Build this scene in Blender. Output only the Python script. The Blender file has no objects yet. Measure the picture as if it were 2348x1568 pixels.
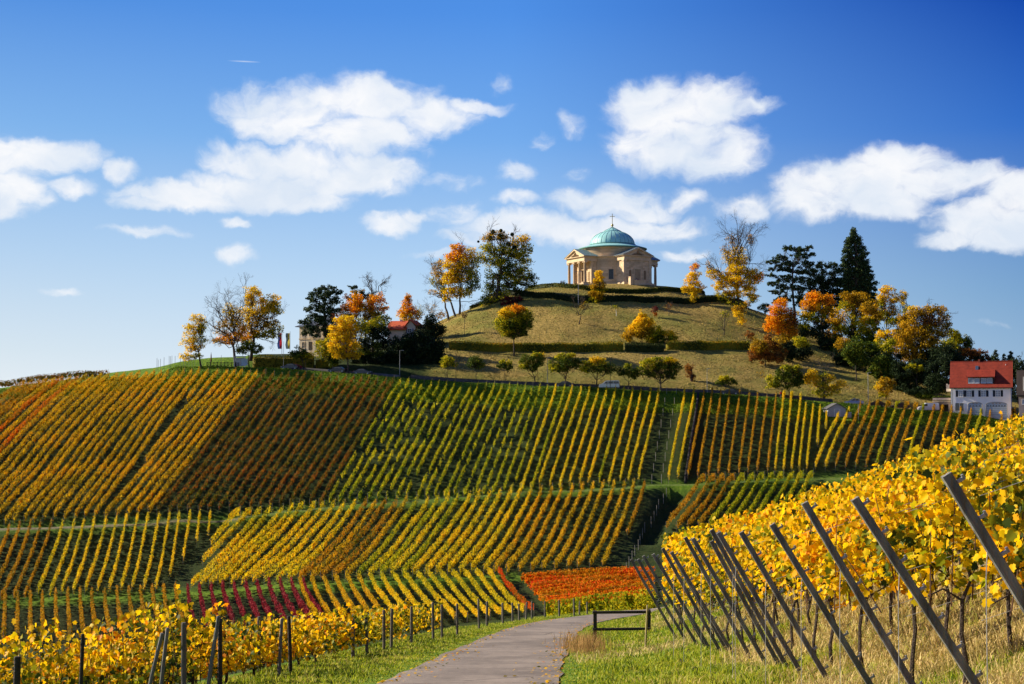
import bpy, bmesh, math, random
import numpy as np
from mathutils import Vector, Matrix
R = math.radians
rng = np.random.default_rng(7)
random.seed(7)
C = bpy.context.scene.collection
scn = bpy.context.scene

# ------------------------------------------------------------------ camera
FPX = 3259.7; CX, CY = 1173.5, 784.0          # focal length and centre, in photo units (2347 wide)
PITCH = math.atan(166 / FPX)
cd = bpy.data.cameras.new('camera'); cam = bpy.data.objects.new('camera', cd); C.objects.link(cam)
cam.location = (0, 0, 0); cam.rotation_euler = (R(90) + PITCH, 0, 0)
cd.lens = 50; cd.sensor_width = 36; cd.clip_start = 0.3; cd.clip_end = 30000
scn.camera = cam
# ------------------------------------------------------------------ sun, sky, exposure
SUN_EL = 27.0; SUN_BACK = 17.0                 # from the left, a little behind the hill
az = R(-90 + SUN_BACK)
sdir = Vector((math.sin(az) * math.cos(R(SUN_EL)), math.cos(az) * math.cos(R(SUN_EL)), math.sin(R(SUN_EL))))
sl = bpy.data.lights.new('sun', 'SUN'); so = bpy.data.objects.new('sun', sl); C.objects.link(so)
sl.energy = 5.0; sl.angle = R(0.5); sl.color = (1.0, 0.88, 0.68)
so.rotation_euler = sdir.to_track_quat('Z', 'Y').to_euler()
scn.view_settings.view_transform = 'Standard'; scn.view_settings.look = 'None'
EXPO = 1.0; SKY_S = 0.08
scn.view_settings.exposure = EXPO; scn.view_settings.gamma = 1.0

world = bpy.data.worlds.new('World'); scn.world = world; world.use_nodes = True
WT = world.node_tree
def pix_dir(X, Y):
    u = (X - CX) / FPX; v = (CY - Y) / FPX
    return Vector((u, math.cos(PITCH) - v * math.sin(PITCH), math.sin(PITCH) + v * math.cos(PITCH)))
def pix_azel(X, Y):
    d = pix_dir(X, Y).normalized()
    return math.atan2(d.x, d.y), math.asin(d.z)

def build_world():
    nt = WT; nt.nodes.clear(); N = nt.nodes.new; L = nt.links.new
    out = N('ShaderNodeOutputWorld'); bg = N('ShaderNodeBackground'); L(bg.outputs[0], out.inputs[0])
    sky = N('ShaderNodeTexSky'); sky.sky_type = 'NISHITA'; sky.sun_disc = False
    sky.sun_elevation = R(SUN_EL); sky.sun_rotation = az % (2 * math.pi)
    sky.altitude = 300; sky.air_density = 1.0; sky.dust_density = 0.6; sky.ozone_density = 2.5
    def M(op, a, b=None, c=None):
        n = N('ShaderNodeMath'); n.operation = op
        for k, v in enumerate((a, b, c)):
            if v is None: continue
            if isinstance(v, (int, float)): n.inputs[k].default_value = v
            else: L(v, n.inputs[k])
        return n.outputs[0]
    tc = N('ShaderNodeTexCoord'); sep = N('ShaderNodeSeparateXYZ'); L(tc.outputs['Generated'], sep.inputs[0])
    a = M('ARCTAN2', sep.outputs[0], sep.outputs[1]); e = M('ARCSINE', sep.outputs[2])
    comb = N('ShaderNodeCombineXYZ'); L(a, comb.inputs[0]); L(e, comb.inputs[1])
    def noise(vec, sc, det, rough, dist=0.0, stretch=None, off=(0, 0, 0)):
        mp = N('ShaderNodeMapping'); L(vec, mp.inputs[0]); mp.inputs['Location'].default_value = off
        mp.inputs['Scale'].default_value = (stretch or (1, 1, 1))
        n = N('ShaderNodeTexNoise'); n.inputs['Scale'].default_value = sc; n.inputs['Detail'].default_value = det
        n.inputs['Roughness'].default_value = rough; n.inputs['Distortion'].default_value = dist
        L(mp.outputs[0], n.inputs['Vector']); return n
    # warp of the direction so the cloud outlines billow
    wn = noise(comb.outputs[0], 26, 5, 0.55)
    wv = N('ShaderNodeVectorMath'); wv.operation = 'SUBTRACT'; L(wn.outputs['Color'], wv.inputs[0]); wv.inputs[1].default_value = (0.5, 0.5, 0.5)
    ws = N('ShaderNodeVectorMath'); ws.operation = 'SCALE'; L(wv.outputs[0], ws.inputs[0]); ws.inputs['Scale'].default_value = 0.028
    wa = N('ShaderNodeVectorMath'); wa.operation = 'ADD'; L(comb.outputs[0], wa.inputs[0]); L(ws.outputs[0], wa.inputs[1])
    flat = N('ShaderNodeVectorMath'); flat.operation = 'MULTIPLY'; L(wa.outputs[0], flat.inputs[0]); flat.inputs[1].default_value = (1, 1, 0)
    # cloud masses: photo x, y, half width, half height, strength
    blobs = [
        (0, 365, 130, 50, 1), (120, 350, 115, 38, 1), (30, 430, 90, 50, 1), (0, 470, 75, 38, .95), (150, 420, 60, 22, .65), (275, 390, 50, 28, .85),
        (690, 255, 185, 68, 1), (850, 235, 160, 55, 1), (980, 270, 120, 42, .95), (1090, 245, 75, 20, .75),
        (620, 290, 120, 45, 1), (820, 310, 160, 60, 1), (560, 370, 90, 50, 1), (700, 400, 190, 60, 1), (850, 390, 120, 55, 1),
        (600, 430, 170, 42, 1), (430, 445, 170, 30, .95), (330, 460, 85, 20, .75), (730, 455, 100, 25, .8),
        (1140, 190, 40, 25, .42), (1240, 315, 35, 18, .45), (1310, 295, 35, 28, .45), (1180, 400, 50, 28, .45), (1330, 395, 40, 18, .45),
        (1030, 415, 80, 24, .55), (900, 510, 75, 22, .75), (960, 492, 50, 18, .7), (1040, 485, 70, 32, .55), (1185, 462, 50, 20, .6),
        (540, 572, 55, 25, .7), (345, 530, 100, 13, .55), (540, 502, 45, 12, .5), (135, 668, 50, 12, .5),
        (1500, 240, 120, 62, 1), (1610, 245, 150, 60, 1), (1720, 245, 80, 26, .85), (1560, 330, 170, 65, 1), (1640, 340, 110, 72, 1), (1450, 330, 60, 35, .8),
        (1380, 462, 130, 40, .9), (1480, 480, 90, 30, .85), (1570, 462, 75, 28, .8), (1200, 520, 170, 32, .9), (1350, 525, 200, 34, .95), (1500, 530, 140, 26, .85), (1080, 535, 80, 16, .6),
        (1710, 480, 90, 33, .85), (1570, 582, 80, 20, .7), (1010, 575, 90, 12, .5),
        (1950, 420, 170, 60, 1), (2060, 385, 130, 60, 1), (2170, 415, 130, 50, 1), (1860, 470, 110, 45, .95), (2020, 470, 130, 42, .95), (2240, 410, 80, 28, .85),
        (2250, 500, 130, 48, 1), (2340, 450, 90, 48, 1), (2347, 520, 110, 45, 1), (2180, 545, 80, 22, .8), (2280, 555, 70, 22, .8), (2300, 740, 60, 12, .35),
        (2480, 470, 140, 60, 1), (2600, 330, 160, 60, .9), (-160, 400, 130, 60, 1), (-340, 330, 150, 60, .9), (-500, 480, 120, 40, .9)]
    tot = None
    for X, Y, rx, ry, s in blobs:
        A, E = pix_azel(X, Y); ax = rx / FPX * 1.22; ey = ry / FPX * 1.3
        mp = N('ShaderNodeMapping'); L(flat.outputs[0], mp.inputs[0])
        mp.inputs['Scale'].default_value = (1 / ax, 1 / ey, 1); mp.inputs['Location'].default_value = (-A / ax, -E / ey, 0)
        g = N('ShaderNodeTexGradient'); g.gradient_type = 'SPHERICAL'; L(mp.outputs[0], g.inputs[0])
        v = M('MULTIPLY', g.outputs[1], s * 1.3) if s < 1 else M('MULTIPLY', g.outputs[1], 1.35)
        v = M('MINIMUM', v, 0.78 * s + 0.04)
        tot = v if tot is None else M('MAXIMUM', tot, v)
    # scattered clouds for the rest of the sky, away from the view
    away = N('ShaderNodeMapRange'); L(M('ABSOLUTE', a), away.inputs[0]); away.inputs[1].default_value = 0.50; away.inputs[2].default_value = 0.75
    nb = noise(comb.outputs[0], 3.2, 3, 0.5, 0, (1, 2.2, 1), (3, 1, 0))
    band = M('MULTIPLY', M('MULTIPLY', away.outputs[0], M('SUBTRACT', nb.outputs[0], 0.5)), 3.0)
    tot = M('MAXIMUM', tot, band)
    n1 = noise(flat.outputs[0], 36, 10, 0.6, 0.3, (0.8, 1.25, 1))
    n2 = noise(flat.outputs[0], 9, 4, 0.5, 0, (0.8, 1.3, 1), (2, 5, 0))
    dens = M('ADD', tot, M('ADD', M('MULTIPLY', M('SUBTRACT', n1.outputs[0], 0.5), 1.5), M('MULTIPLY', M('SUBTRACT', n2.outputs[0], 0.5), 0.7)))
    on = N('ShaderNodeMapRange'); L(tot, on.inputs[0]); on.inputs[1].default_value = 0.0; on.inputs[2].default_value = 0.22
    mr = N('ShaderNodeMapRange'); mr.interpolation_type = 'SMOOTHERSTEP'; L(dens, mr.inputs[0]); mr.inputs[1].default_value = -0.02; mr.inputs[2].default_value = 0.92
    fac = M('MULTIPLY', M('MULTIPLY', mr.outputs[0], on.outputs[0]), 0.97)
    # a short contrail high on the left
    A, E = pix_azel(560, 141); mp = N('ShaderNodeMapping'); L(comb.outputs[0], mp.inputs[0])
    ax, ey = 40 / FPX, 2.2 / FPX
    mp.inputs['Scale'].default_value = (1 / ax, 1 / ey, 1); mp.inputs['Location'].default_value = (-A / ax, -E / ey, 0)
    g = N('ShaderNodeTexGradient'); g.gradient_type = 'SPHERICAL'; L(mp.outputs[0], g.inputs[0])
    fac = M('MAXIMUM', fac, M('MULTIPLY', g.outputs[1], 0.5))
    fac = M('MULTIPLY', fac, M('GREATER_THAN', sep.outputs[2], 0.0))
    # cloud body: white, slightly blue-grey where it is thick and low
    n3 = noise(flat.outputs[0], 16, 5, 0.55, 0, (0.8, 1.5, 1), (1, -0.012, 0))
    sh = N('ShaderNodeMapRange'); L(n3.outputs[0], sh.inputs[0]); sh.inputs[1].default_value = 0.38; sh.inputs[2].default_value = 0.62
    cc = N('ShaderNodeMix'); cc.data_type = 'RGBA'; L(sh.outputs[0], cc.inputs[0])
    W_ = 1 / (SKY_S * 2 ** EXPO); cc.inputs[6].default_value = (.74 * W_, .82 * W_, .93 * W_, 1); cc.inputs[7].default_value = (.98 * W_, .985 * W_, 1.0 * W_, 1)
    # clear-sky colour measured by azimuth and elevation, mixed with the Nishita sky
    def band(stops):
        r_ = N('ShaderNodeMapRange'); L(e, r_.inputs[0]); r_.inputs[1].default_value = 0; r_.inputs[2].default_value = R(90)
        c = N('ShaderNodeValToRGB'); L(r_.outputs[0], c.inputs[0]); el = c.color_ramp.elements; c.color_ramp.interpolation = 'LINEAR'
        while len(el) < len(stops): el.new(.5)
        for i, (d_, col) in enumerate(stops):
            el[i].position = d_ / 90; el[i].color = tuple(((q / 255 / 12.92) if q < 11 else ((q / 255 + .055) / 1.055) ** 2.4) for q in col) + (1,)
        return c.outputs[0]
    cl = band([(0, (238, 243, 247)), (2.5, (214, 229, 240)), (6.3, (180, 210, 240)), (11, (128, 180, 236)), (16, (82, 144, 224)), (40, (34, 88, 190)), (90, (18, 55, 140))])
    cm = band([(0, (222, 236, 247)), (5, (184, 216, 245)), (11, (116, 172, 237)), (16, (78, 144, 230)), (40, (26, 80, 185)), (90, (18, 55, 140))])
    cr_ = band([(0, (160, 190, 215)), (4.7, (120, 163, 206)), (11, (46, 108, 200)), (16, (2, 64, 168)), (40, (4, 44, 130)), (90, (14, 50, 130))])
    def mixc(f, a_, b_):
        m = N('ShaderNodeMix'); m.data_type = 'RGBA'
        if isinstance(f, float): m.inputs[0].default_value = f
        else: L(f, m.inputs[0])
        L(a_, m.inputs[6]); L(b_, m.inputs[7]); return m.outputs[2]
    f1m = N('ShaderNodeMapRange'); L(a, f1m.inputs[0]); f1m.inputs[1].default_value = -.36; f1m.inputs[2].default_value = 0
    f2m = N('ShaderNodeMapRange'); L(a, f2m.inputs[0]); f2m.inputs[1].default_value = 0; f2m.inputs[2].default_value = .36
    cs = mixc(f2m.outputs[0], mixc(f1m.outputs[0], cl, cm), cr_)
    scl = N('ShaderNodeVectorMath'); scl.operation = 'SCALE'; L(cs, scl.inputs[0]); scl.inputs['Scale'].default_value = 1 / (SKY_S * 2 ** EXPO)
    skyc = mixc(.985, sky.outputs[0], scl.outputs[0])
    mx = N('ShaderNodeMix'); mx.data_type = 'RGBA'; L(fac, mx.inputs[0]); L(skyc, mx.inputs[6]); L(cc.outputs[2], mx.inputs[7])
    L(mx.outputs[2], bg.inputs[0]); bg.inputs[1].default_value = SKY_S
build_world()

# ------------------------------------------------------------------ helpers
def P(X, Y, d):
    r = pix_dir(X, Y); return r * (d / r.y)
def tag(o, label=None, cat=None, group=None, kind=None):
    if label: o['label'] = label
    if cat: o['category'] = cat
    if group: o['group'] = group
    if kind: o['kind'] = kind
    return o
def empty(name, loc, label=None, cat=None, group=None, rz=0):
    o = bpy.data.objects.new(name, None); C.objects.link(o); o.location = loc; o.rotation_euler = (0, 0, rz)
    o.empty_display_size = 0.3
    return tag(o, label, cat, group)
def np_mesh(name, V, F, mats, mi=None, parent=None, smooth=False, loc=None):
    """V (n,3); F (m,k) array of equal-size polygons, or list of such arrays."""
    Fs = F if isinstance(F, list) else [F]
    Fs = [np.asarray(f, dtype=np.int32) for f in Fs if len(f)]
    me = bpy.data.meshes.new(name); V = np.asarray(V, dtype=np.float32)
    if loc is not None: V = V - np.array(loc, dtype=np.float32)
    me.vertices.add(len(V)); me.vertices.foreach_set('co', V.ravel())
    idx = np.concatenate([f.ravel() for f in Fs]); tots = np.concatenate([np.full(len(f), f.shape[1], dtype=np.int32) for f in Fs])
    me.loops.add(len(idx)); me.loops.foreach_set('vertex_index', idx)
    st = np.concatenate([[0], np.cumsum(tots)[:-1]]).astype(np.int32)
    me.polygons.add(len(tots)); me.polygons.foreach_set('loop_start', st); me.polygons.foreach_set('loop_total', tots)
    for m in (mats if isinstance(mats, (list, tuple)) else [mats]): me.materials.append(m)
    if mi is not None: me.polygons.foreach_set('material_index', np.asarray(mi, dtype=np.int32))
    if smooth: me.polygons.foreach_set('use_smooth', np.ones(len(tots), dtype=bool))
    me.update(calc_edges=True)
    o = bpy.data.objects.new(name, me); C.objects.link(o)
    if loc is not None: o.location = loc
    if parent: o.parent = parent
    return o
class MB:
    """collects simple solids in one mesh; coordinates local to the parent"""
    def __init__(s): s.v = []; s.f = []
    def box(s, x0, x1, y0, y1, z0, z1, M=None):
        b = len(s.v); p = [(x0, y0, z0), (x1, y0, z0), (x1, y1, z0), (x0, y1, z0), (x0, y0, z1), (x1, y0, z1), (x1, y1, z1), (x0, y1, z1)]
        if M is not None: p = [tuple(M @ Vector(q)) for q in p]
        s.v += p; s.f += [[b + i for i in q] for q in ((3, 2, 1, 0), (4, 5, 6, 7), (0, 1, 5, 4), (1, 2, 6, 5), (2, 3, 7, 6), (3, 0, 4, 7))]; return s
    def tube(s, pts, rad, n=6, cap=True):
        pts = [Vector(p) for p in pts]; rad = rad if isinstance(rad, (list, tuple)) else [rad] * len(pts); b = len(s.v)
        for i, p in enumerate(pts):
            d = (pts[min(i + 1, len(pts) - 1)] - pts[max(i - 1, 0)]).normalized()
            a = d.cross(Vector((0, 0, 1)) if abs(d.z) < .9 else Vector((1, 0, 0))).normalized(); c = d.cross(a)
            for k in range(n):
                t = 2 * math.pi * k / n; s.v.append(tuple(p + (a * math.cos(t) + c * math.sin(t)) * rad[i]))
        for i in range(len(pts) - 1):
            for k in range(n):
                s.f.append([b + i * n + k, b + i * n + (k + 1) % n, b + (i + 1) * n + (k + 1) % n, b + (i + 1) * n + k])
        if cap: s.f.append([b + k for k in range(n)][::-1]); s.f.append([b + (len(pts) - 1) * n + k for k in range(n)])
        return s
    def lathe(s, prof, n=32, a0=0, a1=2 * math.pi, c=(0, 0)):
        b = len(s.v); full = abs(a1 - a0 - 2 * math.pi) < 1e-6; m = n if full else n + 1
        for r, z in prof:
            for k in range(m):
                t = a0 + (a1 - a0) * k / n; s.v.append((c[0] + r * math.cos(t), c[1] + r * math.sin(t), z))
        for i in range(len(prof) - 1):
            for k in range(n):
                k2 = (k + 1) % m; s.f.append([b + i * m + k, b + i * m + k2, b + (i + 1) * m + k2, b + (i + 1) * m + k])
        return s
    def prism(s, poly, axis, a, b_):
        """poly: 2D points in the plane perpendicular to axis ('x': (y,z), 'y': (x,z), 'z': (x,y))"""
        n = len(poly); b = len(s.v)
        for t in (a, b_):
            for p, q in poly: s.v.append({'x': (t, p, q), 'y': (p, t, q), 'z': (p, q, t)}[axis])
        s.f.append([b + i for i in range(n)]); s.f.append([b + n + i for i in range(n)][::-1])
        for i in range(n): j = (i + 1) % n; s.f.append([b + j, b + i, b + n + i, b + n + j])
        return s
    def xf(s, M):
        s.v = [tuple(M @ Vector(q)) for q in s.v]; return s
    def build(s, name, mat, parent=None, smooth=False, bevel=0):
        me = bpy.data.meshes.new(name); me.from_pydata(s.v, [], s.f)
        bm = bmesh.new(); bm.from_mesh(me); bmesh.ops.recalc_face_normals(bm, faces=bm.faces)
        bm.to_mesh(me); bm.free()
        me.materials.append(mat)
        if smooth: me.polygons.foreach_set('use_smooth', [True] * len(me.polygons))
        o = bpy.data.objects.new(name, me); C.objects.link(o)
        if parent: o.parent = parent
        if bevel:
            m = o.modifiers.new('bevel', 'BEVEL'); m.width = bevel; m.segments = 2; m.limit_method = 'ANGLE'
        return o
def copy_tree(o, parent=None):
    c = o.copy(); C.objects.link(c); c.parent = parent
    for ch in list(o.children): copy_tree(ch, c)
    return c
ORD = 'first second third fourth fifth sixth seventh eighth ninth tenth eleventh twelfth thirteenth fourteenth fifteenth sixteenth seventeenth eighteenth nineteenth twentieth'.split()
TENS = {2: 'twenty', 3: 'thirty', 4: 'forty'}
def ordw(n):
    if n <= 20: return ORD[n - 1]
    t, u = divmod(n, 10)
    return {2: 'twentieth', 3: 'thirtieth', 4: 'fortieth'}[t] if u == 0 else TENS[t] + '-' + ORD[u - 1]

# ------------------------------------------------------------------ materials
def newmat(name):
    m = bpy.data.materials.new(name); m.use_nodes = True; nt = m.node_tree; nt.nodes.clear()
    return m, nt
def leafmat(name, cols, trans=0.3, patch=0.12, jit=1.0, rough=0.6, spec=0.06):
    """leaves: every leaf one of the colours; patches of the colours along the plant"""
    m, nt = newmat(name); N = nt.nodes.new; L = nt.links.new
    out = N('ShaderNodeOutputMaterial'); geo = N('ShaderNodeNewGeometry')
    no = N('ShaderNodeTexNoise'); no.inputs['Scale'].default_value = patch; no.inputs['Detail'].default_value = 3
    L(geo.outputs['Position'], no.inputs['Vector'])
    ma = N('ShaderNodeMath'); ma.operation = 'MULTIPLY_ADD'; L(no.outputs[0], ma.inputs[0]); ma.inputs[1].default_value = 1.7; ma.inputs[2].default_value = -0.85
    mb = N('ShaderNodeMath'); mb.operation = 'MULTIPLY_ADD'; L(geo.outputs['Random Per Island'], mb.inputs[0]); mb.inputs[1].default_value = jit
    mb.inputs[2].default_value = 0.5 - 0.5 * jit
    ad = N('ShaderNodeMath'); ad.operation = 'ADD'; L(ma.outputs[0], ad.inputs[0]); L(mb.outputs[0], ad.inputs[1])
    cr = N('ShaderNodeValToRGB'); L(ad.outputs[0], cr.inputs[0])
    el = cr.color_ramp.elements
    while len(el) < len(cols): el.new(0.5)
    for i, c in enumerate(cols):
        el[i].position = i / (len(cols) - 1) if len(cols) > 1 else 0; el[i].color = (*c, 1)
    di = N('ShaderNodeBsdfPrincipled'); L(cr.outputs[0], di.inputs['Base Color']); di.inputs['Roughness'].default_value = rough
    di.inputs['Specular IOR Level'].default_value = spec
    tr = N('ShaderNodeBsdfTranslucent'); L(cr.outputs[0], tr.inputs[0])
    mx = N('ShaderNodeMixShader'); mx.inputs[0].default_value = trans; L(di.outputs[0], mx.inputs[1]); L(tr.outputs[0], mx.inputs[2])
    L(mx.outputs[0], out.inputs[0]); return m
def solid(name, col, rough=0.7, metal=0.0, var=0.15, scale=3.0, bump=0.0, col2=None, spec=0.3, coord='Object', stretch=(1, 1, 1), bscale=None):
    m, nt = newmat(name); N = nt.nodes.new; L = nt.links.new
    out = N('ShaderNodeOutputMaterial'); b = N('ShaderNodeBsdfPrincipled'); L(b.outputs[0], out.inputs[0])
    tc = N('ShaderNodeTexCoord'); mp = N('ShaderNodeMapping'); L(tc.outputs[coord], mp.inputs[0]); mp.inputs['Scale'].default_value = stretch
    no = N('ShaderNodeTexNoise'); no.inputs['Scale'].default_value = scale; no.inputs['Detail'].default_value = 6; no.inputs['Roughness'].default_value = .65
    L(mp.outputs[0], no.inputs['Vector'])
    cr = N('ShaderNodeValToRGB'); L(no.outputs[0], cr.inputs[0])
    c2 = col2 or tuple(c * (1 - 2 * var) for c in col)
    cr.color_ramp.elements[0].position = .3; cr.color_ramp.elements[0].color = (*c2, 1)
    cr.color_ramp.elements[1].position = .7; cr.color_ramp.elements[1].color = (*col, 1)
    L(cr.outputs[0], b.inputs['Base Color']); b.inputs['Roughness'].default_value = rough; b.inputs['Metallic'].default_value = metal
    b.inputs['Specular IOR Level'].default_value = spec
    if bump:
        n2 = N('ShaderNodeTexNoise'); n2.inputs['Scale'].default_value = bscale or scale * 4; n2.inputs['Detail'].default_value = 4; L(mp.outputs[0], n2.inputs['Vector'])
        bp = N('ShaderNodeBump'); bp.inputs['Strength'].default_value = bump; bp.inputs['Distance'].default_value = 0.1
        L(n2.outputs[0], bp.inputs['Height']); L(bp.outputs[0], b.inputs['Normal'])
    return m
LM = {
 'gold': leafmat('leaf_gold', [(.17, .13, .010), (.46, .31, .010), (.66, .42, .010), (.70, .32, .010)], .4, .10, 1.1),
 'yellow': leafmat('leaf_yellow', [(.26, .26, .012), (.58, .46, .012), (.76, .54, .012), (.78, .44, .012)], .42, .10, 1.0),
 'brown': leafmat('leaf_brown', [(.07, .09, .010), (.16, .13, .012), (.24, .13, .014), (.32, .09, .012)], .35, .12, 1.2),
 'green': leafmat('leaf_green', [(.09, .14, .008), (.25, .29, .010), (.44, .41, .012), (.60, .45, .012)], .42, .09, 1.1),
 'amber': leafmat('leaf_amber', [(.14, .14, .010), (.38, .21, .010), (.50, .20, .010), (.54, .30, .010)], .38, .12, 1.1),
 'redor': leafmat('leaf_red_orange', [(.20, .13, .012), (.45, .17, .010), (.62, .12, .008), (.66, .035, .008)], .4, .10, 1.2),
 'orange': leafmat('leaf_orange', [(.22, .14, .008), (.50, .22, .008), (.66, .22, .008), (.66, .13, .008)], .4, .10, 1.1),
 'patch': leafmat('leaf_patch_orange', [(.48, .26, .008), (.70, .28, .008), (.80, .22, .008), (.80, .05, .010)], .42, .13, .9),
 'magenta': leafmat('leaf_wine_red', [(.06, .018, .012), (.24, .018, .028), (.32, .03, .04), (.22, .012, .018)], .25, .2, 1.0),
 'tgreen': leafmat('tree_leaf_green', [(.018, .038, .006), (.05, .085, .010), (.09, .13, .012), (.20, .21, .012)], .3, .35, 1.1),
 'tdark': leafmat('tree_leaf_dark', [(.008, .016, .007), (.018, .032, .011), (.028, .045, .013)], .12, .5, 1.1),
 'needle': leafmat('needle_dark', [(.016, .032, .014), (.036, .064, .022), (.075, .10, .03)], .12, .5, 1.0),
 'tyg': leafmat('tree_leaf_yellowgreen', [(.05, .08, .008), (.22, .25, .010), (.50, .45, .012), (.74, .54, .012)], .4, .4, 1.1),
 'tyel': leafmat('tree_leaf_yellow', [(.38, .26, .010), (.70, .48, .012), (.97, .70, .016), (.95, .55, .012)], .5, .4, 1.0),
 'tora': leafmat('tree_leaf_orange', [(.36, .15, .010), (.70, .30, .010), (.96, .50, .010), (.92, .28, .008)], .5, .4, 1.1),
 'tamb': leafmat('tree_leaf_amber', [(.10, .075, .008), (.30, .18, .010), (.56, .32, .010), (.72, .42, .012)], .45, .35, 1.1),
 'trust': leafmat('tree_leaf_rust', [(.06, .03, .010), (.20, .07, .012), (.32, .10, .014), (.40, .17, .014)], .25, .35, 1.1),
 'twine': leafmat('tree_leaf_wine', [(.03, .008, .010), (.10, .018, .018), (.22, .03, .02)], .2, .4, 1.1),
 'hedge': leafmat('hedge_leaf', [(.018, .030, .006), (.05, .065, .010), (.12, .12, .012), (.22, .17, .014)], .2, .25, 1.1),
 'hedged': leafmat('hedge_leaf_dark', [(.012, .020, .006), (.025, .038, .010), (.05, .06, .012)], .15, .3, 1.1),
 'hedgey': leafmat('hedge_leaf_yellow', [(.05, .065, .008), (.18, .17, .012), (.34, .27, .014), (.38, .18, .012)], .25, .12, 1.0),
}
BARK = solid('bark', (.075, .055, .04), .95, var=.25, scale=1.5, bump=.4)
BARKG = solid('bark_grey', (.12, .10, .085), .95, var=.2, scale=2, bump=.4)
TWIG = solid('twig', (.10, .065, .045), .95, var=.2, scale=3)
STAKE = solid('stake_grey', (.30, .28, .25), .7, var=.15, scale=5)
STAKED = solid('stake_dark', (.15, .135, .12), .8, var=.2, scale=5)
WHITE = solid('white_paint', (.80, .80, .78), .6, var=.04, scale=2)
ASPH_D = solid('asphalt_far', (.055, .052, .05), .9, var=.15, scale=.6)
GLASS = solid('window_glass', (.03, .04, .05), .08, var=.1, scale=1, spec=.6)
STEEL = solid('galvanised_steel', (.33, .33, .34), .5, metal=.35, var=.15, scale=6, bump=.1)
DARKM = solid('dark_metal', (.03, .03, .03), .5, var=.1)
WOODD = solid('dark_wood', (.05, .038, .03), .85, var=.3, scale=6, bump=.5, stretch=(1, 1, 1))
WOODP = solid('weathered_post_wood', (.20, .17, .14), .9, var=.3, scale=9, bump=.5, stretch=(1, 1, .15))

# ------------------------------------------------------------------ terrain
def smooth(a, b, t): t = np.clip((t - a) / (b - a), 0, 1); return t * t * (3 - 2 * t)
RX_Y = np.array([-10, 0, 10, 25, 40, 50, 60, 73, 90, 110, 125, 140.]); RX_X = np.array([-2.9, -2.2, -1.6, -.8, 0.0, .65, 1.4, 3.0, 6.3, 10.4, 15.5, 23.])
def road_x(y):
    # smooth curve through the centre line points
    y = np.asarray(y, float); i = np.clip(np.searchsorted(RX_Y, y) - 1, 0, len(RX_Y) - 2)
    m = np.gradient(RX_X, RX_Y); h = RX_Y[i + 1] - RX_Y[i]; t = np.clip((y - RX_Y[i]) / h, 0, 1)
    return ((2 * t**3 - 3 * t**2 + 1) * RX_X[i] + (t**3 - 2 * t**2 + t) * h * m[i] + (-2 * t**3 + 3 * t**2) * RX_X[i + 1] + (t**3 - t**2) * h * m[i + 1])
def near_h(x, y):
    x = np.asarray(x, float); y = np.asarray(y, float); xc = road_x(y)
    z = -1.7 - .121 * y
    t = np.maximum(x - xc - 1.95, 0); xt = 3.9 + np.maximum(y - 58, 0) * .20
    s = x - xt; sp = np.where(s > 12, s, np.log1p(np.exp(np.clip(s * 2, -30, 30))) / 2)
    sp = np.where(sp > 26, 26 + (sp - 26) * .15, sp)
    z = z + .09 * t + .275 * sp - .11 * np.maximum(t - 4, 0) * 0
    l = np.maximum(xc - 1.95 - x, 0)
    z = z - .06 * l - .15 * np.maximum(l - 2.8, 0) - .04 * np.maximum(l - 12, 0)
    return z
ctrl = []   # photo x, y, distance
for X, Y, d in [
    (-250, 1460, 185), (0, 1452, 190), (300, 1452, 189), (600, 1448, 188), (850, 1445, 187), (1073, 1441, 186), (1200, 1414, 188), (1300, 1403, 187), (1450, 1400, 184),
    (-250, 1385, 225), (0, 1380, 226), (430, 1365, 226), (700, 1345, 224), (1000, 1330, 222), (1137, 1326, 222), (1300, 1315, 224), (1450, 1306, 226), (1600, 1300, 228), (1900, 1290, 232), (2300, 1290, 240),
    (-250, 1228, 260), (0, 1216, 260), (250, 1204, 260), (500, 1194, 262), (700, 1168, 266), (1000, 1145, 269), (1200, 1132, 271), (1480, 1117, 273), (1700, 1108, 275), (2000, 1096, 278), (2347, 1085, 282),
    (-250, 905, 352), (0, 893, 350), (150, 878, 350), (300, 866, 350), (450, 855, 347), (600, 852, 345), (750, 858, 343), (900, 868, 342), (1000, 875, 342), (1200, 886, 341), (1400, 893, 339), (1600, 905, 337), (1800, 915, 335), (2000, 932, 334), (2200, 950, 333), (2347, 958, 333), (2600, 975, 330),
    (480, 835, 352), (600, 838, 352), (700, 830, 362), (780, 806, 378), (880, 800, 384), (960, 800, 384),
    (1030, 806, 372), (1200, 805, 372), (1400, 803, 372), (1600, 803, 373), (1710, 806, 374), (1850, 825, 372), (2000, 850, 368), (2150, 890, 360),
    (1060, 722, 412), (1150, 706, 410), (1250, 696, 410), (1400, 692, 410), (1550, 694, 411), (1700, 708, 415), (1800, 738, 420), (1900, 775, 420), (2000, 812, 412), (2100, 850, 400), (2250, 890, 385),
    (1215, 672, 424), (1300, 669, 422), (1400, 668, 422), (1500, 669, 422), (1600, 675, 425),
    (1000, 748, 412), (1180, 680, 448), (1640, 684, 448)]:
    p = P(X, Y, d); ctrl.append((p.x, p.y, p.z))
CH = P(1404, 661, 450)                      # centre of the chapel
for a_ in range(0, 360, 30):
    for r_, dz in ((6, 0), (17, -.1)): ctrl.append((CH.x + r_ * math.cos(R(a_)), CH.y + r_ * math.sin(R(a_)), CH.z + dz))
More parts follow.
